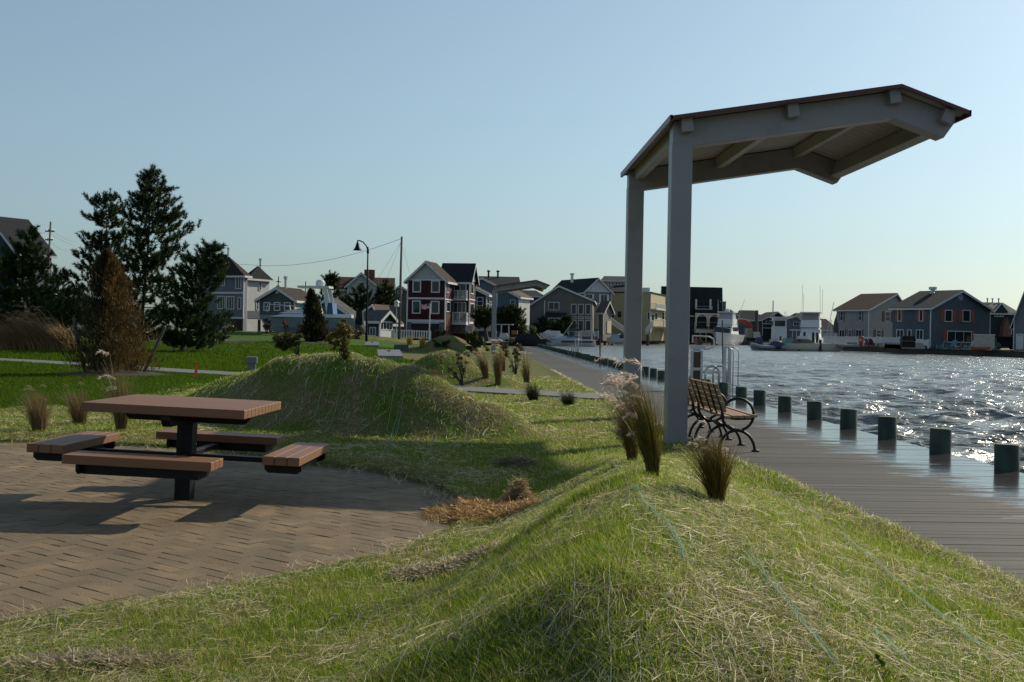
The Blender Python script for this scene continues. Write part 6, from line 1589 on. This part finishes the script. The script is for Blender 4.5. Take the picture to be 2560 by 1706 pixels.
# workboat behind the distant canopy post
t, L, B, H = boat("workboat", "small white workboat with an open steel frame behind the distant canopy post", n7(640, 1420), 150, 6.4, -4, 2.3, 1.15)
P_(t, "frame", GALV, lambda m: [m.tube([(x, y, H), (x * .9, y, H * 2.6)], .05, 5) for x in (-2.0, -1.0, .1) for y in (-.8, .8)] + [m.tube([(-1.9, y, H * 2.6), (.3, y, H * 2.6)], .05, 5) for y in (-.8, .8)]); P_(t, "roof", WHITE, lambda m: m.box(-.6, .7, -.9, .9, H * 2.55, H * 2.65)); P_(t, "crate", mat("orange_crate", (.30, .12, .05)), lambda m: m.box(.5, 1.3, -.4, .4, H, H * 1.9)); P_(t, "console", WHITE, lambda m: taper(m, -1.2, .1, -.6, .6, H, H * 1.55, .1, .3, .1))
for lab, px, Yy, hd, Ls, cm in (("covered jet ski with a white shroud on a lift left of the speedboat", z4(415, 775), 162, 180, 3.4, WHITE), ("grey and white jet ski floating by the white mooring post", z4(330, 850), 160, 170, 3.4, GEL), ("blue and white jet ski on a lift beside the dark far dock", z4(1135, 832), 185, 160, 4.6, GEL), ("dark low skiff moored left of the jet skis", n7(960, 1425), 149, -10, 5.5, DARKV)):
    q = D(px, Yy); lift = 'lift' in lab
    t = thing("jet_ski" if 'jet' in lab else "skiff", lab, "jet ski" if 'jet' in lab else "boat", (q.x, q.y, q.z if lift else WL), R_(hd), "small craft on the far shore")
    hull(Ls, Ls * .36, Ls * .17, .3, .3, 10).build("hull", cm, t)
    if 'jet' in lab:
        P_(t, "seat", NAVYM if cm is GEL else cm, lambda m: taper(m, -Ls * .4, Ls * .1, -.3, .3, Ls * .17, Ls * .3, .1, .3, .12)); P_(t, "hood", BLUEG if 'blue' in lab else cm, lambda m: taper(m, .0, Ls * .4, -.45, .45, Ls * .18, Ls * .33, .2, .7, .2)); P_(t, "handlebar", BLACK, lambda m: m.tube([(.1, -.4, Ls * .36), (.2, 0, Ls * .34), (.1, .4, Ls * .36)], .04, 5))
    else: P_(t, "thwart", BULK, lambda m: m.box(-.3, .1, -.8, .8, Ls * .16, Ls * .2))
    if lift: P_(t, "lift_post", GALV, lambda m: [m.box(x - .06, x + .06, .7, .82, -3, .2) for x in (-.8, .8)])
# boat on trailer, left
q = D(n6(700, 660), 100)
t = thing("cabin_cruiser", "white cabin cruiser with a radar arch parked ashore behind the small cedar", "boat", (D(n6(800, 640), 100).x, 100, D(n6(800, 660), 100).z + .2), R_(176), "boats ashore")
k = 100 / FPX; L = 205 * k * 1.12; B = L * .28; H = L * .15
hull(L, B, H * 1.0, .6, .3).build("hull", mat("pale_grey_hull", (.17, .20, .22), .4), t); P_(t, "sheer_band", GEL, lambda m: taper(m, -L * .45, L * .42, -B * .44, B * .44, H * 1.05, H * 1.3, 0, 1.6, .2))
P_(t, "cabin", GEL, lambda m: taper(m, -L * .12, L * .32, -B * .4, B * .4, H * 1.3, H * 1.75, .1, 2.2, .35)); P_(t, "windshield", mat("aqua_glass", (.08, .2, .22), .1), lambda m: taper(m, -L * .10, L * .14, -B * .40, B * .40, H * 1.75, H * 2.4, .1, 1.4, .25))
P_(t, "hardtop", GEL, lambda m: m.box(-L * .22, L * .12, -B * .42, B * .42, H * 3.15, H * 3.3)); P_(t, "radar_dome", GEL, lambda m: m.lathe([(.4, H * 3.3), (.42, H * 3.6), (.3, H * 3.75), (.05, H * 3.8)], 12, Matrix.Translation((-L * .1, 0, 0)))); [P_(t, "arch_leg", GEL, lambda m: m.hexa([(-L * .26, y, H * 1.2), (-L * .20, y, H * 1.2), (-L * .20, y + .08, H * 1.2), (-L * .26, y + .08, H * 1.2)], [(-L * .2, y, H * 3.15), (-L * .15, y, H * 3.15), (-L * .15, y + .08, H * 3.15), (-L * .2, y + .08, H * 3.15)])) for y in (-B * .4, B * .37)]
P_(t, "blue_canvas", mat("blue_canvas", (.02, .08, .2), .6), lambda m: taper(m, -L * .27, -L * .2, -B * .42, B * .42, H * 1.3, H * 2.1, .1, .1, .02)); P_(t, "bow_rail", GALV, lambda m: [m.tube([(L * .18, s * B * .42, H * 1.35), (L * .2, s * B * .42, H * 1.85), (L * .46, s * B * .16, H * 1.95), (L * .48, s * B * .12, H * 1.4)], .03, 5) for s in (-1, 1)])
P_(t, "outboard_motor", BLACK, lambda m: taper(m, -L * .58, -L * .5, -.4, .4, H * .6, H * 1.6, .1, .05, .1)); P_(t, "boat_stand", BULK, lambda m: [m.box(x - .1, x + .1, y - .1, y + .1, -1.2, -.1) for x in (-L * .3, 0, L * .25) for y in (-B * .25, B * .25)])
# shrink-wrapped round thing
q = D(n6(1610, 640), 101); t = thing("covered_boat", "dark grey covered boat rising behind the yellowing shrub", "boat", (q.x, 101, q.z - .3), R_(90), "boats ashore")
hull(3.4, 1.8, .7).build("hull", mat("dark_hull", (.05, .06, .065), .5), t); P_(t, "cover", mat("grey_cover", (.03, .034, .04), .6), lambda m: m.tube([(-1.6, 0, .5), (-1.4, 0, .8), (0, 0, 1.0), (1.1, 0, .9), (1.7, 0, .6)], [.3, .7, .8, .62, .15], 12), smooth=True)
# excavator on barge
q = D(z5(620, 900), 245); k = 245 / FPX / 5.3477
t = thing("excavator", "red-armed excavator with a pale counterweight on a dark barge", "excavator", (q.x, 245, WL), 0)
def X5(x, y): a = D(z5(x, y), 245); return (a.x - q.x, 0, a.z - WL)
P_(t, "boom", mat("excavator_red", (.20, .028, .015), .5), lambda m: [m.tube([X5(640, 745), X5(590, 690), X5(520, 662), X5(430, 650)], [.75, .9, .8, .5], 4), m.tube([X5(430, 650), X5(395, 640)], .35, 4)])
P_(t, "cab", mat("cab_grey", (.16, .17, .16), .5), lambda m: m.box(X5(575, 0)[0], X5(645, 0)[0], -1.2, 1.2, X5(0, 865)[2], X5(0, 745)[2])); P_(t, "cab_window", BGLASS, lambda m: m.box(X5(583, 0)[0], X5(637, 0)[0], -1.24, -1.205, X5(0, 820)[2], X5(0, 760)[2]))
P_(t, "counterweight", mat("pale_steel", (.34, .33, .34), .5), lambda m: taper(m, X5(650, 0)[0], X5(755, 0)[0], -1.6, 1.6, X5(0, 870)[2], X5(0, 790)[2], .2, .3, .1)); P_(t, "track", BLACK, lambda m: m.box(X5(560, 0)[0], X5(760, 0)[0], -1.8, 1.8, X5(0, 915)[2], X5(0, 872)[2]))
P_(t, "barge", BULK, lambda m: taper(m, X5(440, 0)[0], X5(775, 0)[0], -4, 4, -.6, X5(0, 916)[2], -.2, -.2, 0)); P_(t, "spud_pole", BULK, lambda m: m.tube([X5(700, 900), X5(705, 515)], .38, 8))
# pilings, poles, docks of the far shore
POLES = [(z5(1272, 1068), z5(1272, 898), 149, "mooring piling in front of the open boat's middle"), (z5(1553, 1070), z5(1553, 905), 149, "mooring piling at the open boat's bow"), (z5(1342, 900), z5(1342, 800), 170, "far mooring piling left of the three behind the open boat"), (z5(1458, 950), z5(1458, 805), 170, "far mooring piling in the middle behind the open boat"), (z5(1513, 950), z5(1513, 808), 172, "far mooring piling on the right behind the open boat"), (z5(1022, 975), z5(1022, 860), 190, "mooring piling beside the pilothouse boat"), (z5(105, 960), z5(105, 850), 232, "mooring piling left of the yacht's bow"), (z4(258, 850), z4(258, 782), 158, "white-topped mooring post beside the floating jet ski")]
for i, (a, b, Y, lab) in enumerate(POLES):
    A = D(a, Y); Bz = D(b, Y); mb = MB(); mb.lathe([(.22, WL - 1 - A.z), (.2, Bz.z - A.z - .05), (.05, Bz.z - A.z)], 10)
    tag(mb.build("mooring_piling", WHITE if 'white' in lab else BULK, loc=A), lab, "piling", "mooring pilings on the far side")
for i, (x, t0, t1) in enumerate(((850, 730, 840), (918, 735, 838), (975, 730, 835), (780, 745, 836), (1050, 760, 838), (1425, 740, 842))):
    A = D(z4(x, t1), 190); Bz = D(z4(x, t0), 190); mb = MB(); mb.lathe([(.26, -1.5), (.24, Bz.z - A.z - .05), (.05, Bz.z - A.z)], 10)
    tag(mb.build("dock_piling", BULK, loc=A), ("dark dock piling right of the speedboat, %s from the left" % ordn({780: 0, 850: 1, 918: 2, 975: 3, 1050: 4}.get(x, 5))) if x < 1400 else "dark dock piling just right of the far canopy post", "piling", "dark pilings of the far dock")
A = D(z4(700, 805), 188); Bz = D(z4(1210, 838), 188); mb = MB(); mb.box(A.x, Bz.x, 187, 189.5, A.z - .35, A.z); tag(mb.build("dock", BULK), "dark timber dock between the speedboat and the far canopy post", "dock")
def thin(lab, a, b, Y, r, m=BULK, nm="marker_pole"):
    A = D(a, Y); Bp = D(b, Y); mb = MB(); mb.tube([(0, 0, min(0, WL - .5 - A.z) * 1.0), tuple(Bp - A)], r, 6); tag(mb.build(nm, m, loc=A), lab, "pole")
thin("thin leaning marker stick standing in the water before the yacht", z5(258, 1085), z5(245, 650), 60, .035)
thin("thin dark marker pole in the water behind the boardwalk pilings", z4(928, 1045), z4(925, 745), 48, .03)
thin("slim white flag mast above the distant chimney", z5(920, 520), z5(925, 385), 300, .16, WHITE, "mast")
thin("white davit pole beside the low house left of the beige house", z5(1697, 780), z5(1700, 640), 180, .06, WHITE, "davit")
thin("leaning fishing rod holder against the beige house's eave", z5(1600, 760), z5(1735, 410), 190, .05, GALV, "fishing_outrigger")
thin("leaning boat pole above the speedboat's left end", z4(440, 735), z4(640, 610), 172, .07, GALV, "boat_pole")
q = D(z4(1935, 855), 150); k = 150 / FPX / 4.2018
t = thing("red_marker", "small red hooded box on a post beyond the pedestal, at the far shoreline", "marker", (q.x, 150, q.z)); P_(t, "box", mat("signal_red", (.45, .03, .025), .5), lambda m: taper(m, -17 * k, 17 * k, -.3, .3, 0, 65 * k, 0, 0, .1)); P_(t, "hood", mat("dull_red", (.28, .05, .035)), lambda m: taper(m, -10 * k, 8 * k, -.2, .2, 65 * k, 98 * k, .05, .05, .05)); P_(t, "post", BULK, lambda m: m.box(-.15, .15, -.1, .1, -3, 0))
# white deck railings of right houses
def railing(lab, pts, Y0, Y1, h_px, name="deck_railing", panel=False, base=None, picket=.16):
    a = D(pts[0], Y0); b_ = D(pts[1], Y1); t = thing(name, lab, "railing" if 'rail' in name else "fence", a, 0, "white railings and fences on the shore")
    e = b_ - a; n_ = max(2, int(e.length / 2)); hh = h_px * Y0 / FPX; ang = math.atan2(e.y, e.x); T = Matrix.Rotation(ang, 4, 'Z'); Lx = math.hypot(e.x, e.y); sl = e.z / Lx
    for i in range(n_ + 1):
        x = Lx * i / n_; mb = MB(); mb.box(x - .07, x + .07, -.07, .07, sl * x - .3, sl * x + hh + .1, T); mb.build("post", WHITE, t)
    mb = MB()
    SHX = T @ Matrix(((1, 0, 0, 0), (0, 1, 0, 0), (sl, 0, 1, 0), (0, 0, 0, 1)))
    if panel: mb.box(0, Lx, -.03, .03, .08, hh - .02, SHX)
    else:
        mb.box(0, Lx, -.045, .045, hh - .08, hh, SHX); mb.box(0, Lx, -.045, .045, .1, .17, SHX)
        for i in range(int(Lx / picket)): mb.box(i * picket, i * picket + picket * .42, -.03, .03, .05, hh - .02 + (.12 if 'picket' in name else 0), SHX)
    mb.build("panel", WHITE, t); return t
railing("white deck railing in front of the beige house", (z6(0, 830), z6(400, 835)), 158, 152, 15)
railing("solid white fence panels between the beige and slate blue houses", (z6(462, 840), z6(880, 850)), 150, 140, 16, "privacy_fence", True)
railing("white deck railing before the slate blue house's sliding doors", (z6(880, 855), z6(1225, 875)), 139, 134, 15)
mb = MB(); a = D(z6(30, 850), 154); b_ = D(z6(400, 850), 149); mb.box(a.x, b_.x, 148, 158, .3, a.z); tag(mb.build("timber_deck", mat("pale_deck", (.25, .25, .25), .7)), "raised pale deck carrying the beige house's railing", "deck")
mb = MB(); a = D(z6(460, 850), 148); b_ = D(z6(1225, 880), 133); 
for i in range(3): mb.box(a.x, b_.x, 134.5 - i * .3, 140, .28, .28 + .45 * (3 - i) * .55)
tag(mb.build("timber_deck", mat("pale_deck", (.25, .25, .25), .7)), "low stepped grey deck along the slate blue house", "deck")
railing("white picket fence in front of the red house's garage", (z2(1850, 1050), z2(2190, 1062)), 118, 120, 20, "picket_fence", picket=.3)
railing("white deck railing under the tan house's tall windows", (n7(1640, 1300), n7(2250, 1300)), 174, 174, 14)
railing("small white railing among bushes at the tan house's left side", (n7(1130, 1180), n7(1290, 1185)), 175, 175, 8)
# beach chairs and clutter
def achair(lab, px, Y, col, rz):
    q = D(px, Y); t = thing("garden_chair", lab, "chair", (q.x, Y, .3), R_(rz), "chairs along the right shore"); m = mat("chair_%s" % col[0], col[1], .6)
    P_(t, "seat", m, lambda b: b.hexa([(-.35, -.4, .3), (.35, -.4, .38), (.35, .4, .38), (-.35, .4, .3)], [(-.35, -.4, .36), (.35, -.4, .44), (.35, .4, .44), (-.35, .4, .36)])); P_(t, "backrest", m, lambda b: b.hexa([(-.35, -.4, .32), (-.28, -.4, .32), (-.28, .4, .32), (-.35, .4, .32)], [(-.75, -.36, 1.15), (-.68, -.36, 1.15), (-.68, .36, 1.15), (-.75, .36, 1.15)]))
    for x, y in ((.3, -.36), (.3, .36), (-.5, -.36), (-.5, .36)): P_(t, "leg", m, lambda b: b.box(x - .05, x + .05, y - .04, y + .04, 0, .55))
achair("maroon lounge chair on the bulkhead, left of the pair", z6(545, 895), 142, ("maroon", (.12, .04, .06)), 10); achair("maroon lounge chair on the bulkhead, right of the pair", z6(590, 895), 142, ("maroon", (.12, .04, .06)), 20)
achair("teal garden chair under the shuttered triple window, left one", z6(1355, 880), 134, ("teal", (.03, .2, .2)), 160); achair("teal garden chair under the shuttered triple window, right one", z6(1490, 885), 133, ("teal", (.03, .2, .2)), 200)
achair("dark garden chair beside the right teal chair", z6(1560, 905), 131, ("dark", (.05, .05, .07)), 150); achair("pale blue garden chair below the window's right pane", z6(1690, 915), 130, ("pale", (.25, .33, .36)), 170)
q = D(z6(1840, 925), 129); t = thing("kayak", "bright blue kayak lying on the bulkhead below the slate blue house", "kayak", (q.x, 129, .45), R_(-25)); hull(3.4, .8, .3, .4, .4, 10).build("hull", mat("kayak_blue", (.02, .2, .42), .4), t)
q = D(z6(1810, 930), 128); t = thing("kayak", "small orange kayak lying beside the blue one", "kayak", (q.x, 127.6, .42), R_(-8)); hull(2.4, .7, .25, .4, .4, 10).build("hull", mat("kayak_orange", (.5, .1, .03), .4), t)
q = D(z6(435, 890), 146); k = 146 / FPX / 4.706; t = thing("life_ring_stand", "red life ring stand at the end of the beige house's deck", "life ring", (q.x, 146, .3)); P_(t, "ring", mat("signal_red", (.45, .03, .025)), lambda m: m.tube([(.3 * math.cos(a * .3927), 0, 1.1 + .3 * math.sin(a * .3927)) for a in range(17)], .09, 8)); P_(t, "stand", mat("dull_red", (.28, .05, .035)), lambda m: m.box(-.22, .22, -.1, .1, 0, .8))
q = D(z6(140, 745), 158); t = thing("patio_umbrella", "closed dark blue patio umbrella on the beige house's deck", "umbrella", (q.x, 158, q.z - .3)); P_(t, "canopy", NAVYM, lambda m: m.lathe([(.12, .6), (.42, .9), (.35, 2.2), (.05, 3.2)], 10)); P_(t, "pole", GALV, lambda m: m.tube([(0, 0, -1), (0, 0, 3.4)], .04, 6))
q = D(z6(985, 870), 131); t = thing("barbecue_grill", "black barbecue grill on the low deck before the blue house", "grill", (q.x, 131, D(z6(985, 900), 131).z)); P_(t, "hood", BLACK, lambda m: taper(m, -.9, .9, -.4, .4, .9, 1.5, .15, .15, .1)); P_(t, "cart", BLACK, lambda m: m.box(-.8, .8, -.35, .35, .1, .88))
q = D(z6(1895, 925), 128); t = thing("storage_shed", "low pale storage box at the blue house's right corner", "storage box", (q.x, 128.3, .3)); P_(t, "box", mat("pale_stucco", (.33, .31, .28), .8), lambda m: m.box(-1.0, 1.0, -.6, .6, 0, 1.8)); P_(t, "lid", WHITE, lambda m: m.box(-1.05, 1.05, -.65, .65, 1.803, 1.9))
shrub("pale flowering bush at the blue house's right corner", z6(2000, 925), [(z6(1985, 840), 12), (z6(2020, 880), 12), (z6(1975, 890), 10), (z6(2040, 900), 8)], (.05, .07, .03), (.25, .26, .16), 110, 4, Y=134, z=.28, name="bush", cat="bush", group="bushes along the far shore")
# SUV
q = D(z6(2130, 905), 145); k = 145 / FPX / 4.706
t = thing("parked_car", "dark grey sport utility car parked beside the garage at the right edge", "car", (q.x, 145, .3), R_(8)); Lc = 4.7; CARM = mat("car_paint", (.06, .055, .06), .25, metal=.3)
P_(t, "body", CARM, lambda m: (m.extr([(-2.3, .45), (2.3, .45), (2.35, .95), (1.25, 1.1), (-2.25, 1.15), (-2.35, .9)], -.9, .9, lambda u, v, w_: (u, w_, v)), m.extr([(-2.2, 1.15), (1.15, 1.1), (.35, 1.75), (-1.9, 1.8)], -.8, .8, lambda u, v, w_: (u, w_, v))), )
P_(t, "windscreen", BGLASS, lambda m: m.hexa([(1.17, -.72, 1.16), (1.2, -.72, 1.14), (1.2, .72, 1.14), (1.17, .72, 1.16)], [(.42, -.66, 1.7), (.45, -.66, 1.7), (.45, .66, 1.7), (.42, .66, 1.7)])); P_(t, "side_window", BGLASS, lambda m: m.extr([(-1.9, 1.2), (.8, 1.18), (.3, 1.65), (-1.75, 1.7)], -.83, -.805, lambda u, v, w_: (u, w_, v)))
for x in (-1.5, 1.5):
    for y in (-.82, .82):
        w_ = P_(t, "wheel", BLACK, lambda m: m.lathe([(.36, -.11), (.36, .11)], 18, Matrix.Translation((x, y, .36)) @ Matrix.Rotation(R_(90), 4, 'X'))); P_(t, "rim", GALV, lambda m: m.lathe([(.2, -.12), (.2, .12)], 12, Matrix.Translation((x, y, .36)) @ Matrix.Rotation(R_(90), 4, 'X')), w_)
P_(t, "headlight", WHITE, lambda m: [m.box(2.3, 2.37, y - .2, y + .2, .78, .92) for y in (-.65, .65)])
# clutter under houses: dark shed walls so the far shore reads busy
for lab, x0, x1, y0, y1, zf_, Y, m in (("stacked pale timber under the tall grey house", 450, 640, 1230, 1385, n5, 112, mat("new_timber", (.4, .29, .15))), ("blue bin under the tall grey house", 470, 545, 1310, 1380, n5, 110, mat("bin_blue", (.03, .06, .2), .5))):
    a = D(zf_(x0, y0), Y); b_ = D(zf_(x1, y1), Y); t = thing("timber_stack" if 'timber' in lab else "bin", lab, "timber" if 'timber' in lab else "bin", (a.x, Y, b_.z - .2)); w_, hh = b_.x - a.x, a.z - b_.z
    if 'timber' in lab:
        for i in range(7): P_(t, "board", m, lambda mm: mm.box(random.uniform(0, .3), w_ - random.uniform(0, .4), -.2 + .03 * i, .0 + .05 * i, .2 + hh * i / 9, .2 + hh * i / 9 + .1, Matrix.Rotation(random.uniform(-.18, .18), 4, 'Y')))
    else: P_(t, "body", m, lambda mm: taper(mm, 0, w_, -.4, .4, .2, hh, -.05, -.05, -.05)); P_(t, "lid", m, lambda mm: mm.box(-.08, w_ + .08, -.48, .48, hh, hh + .1))
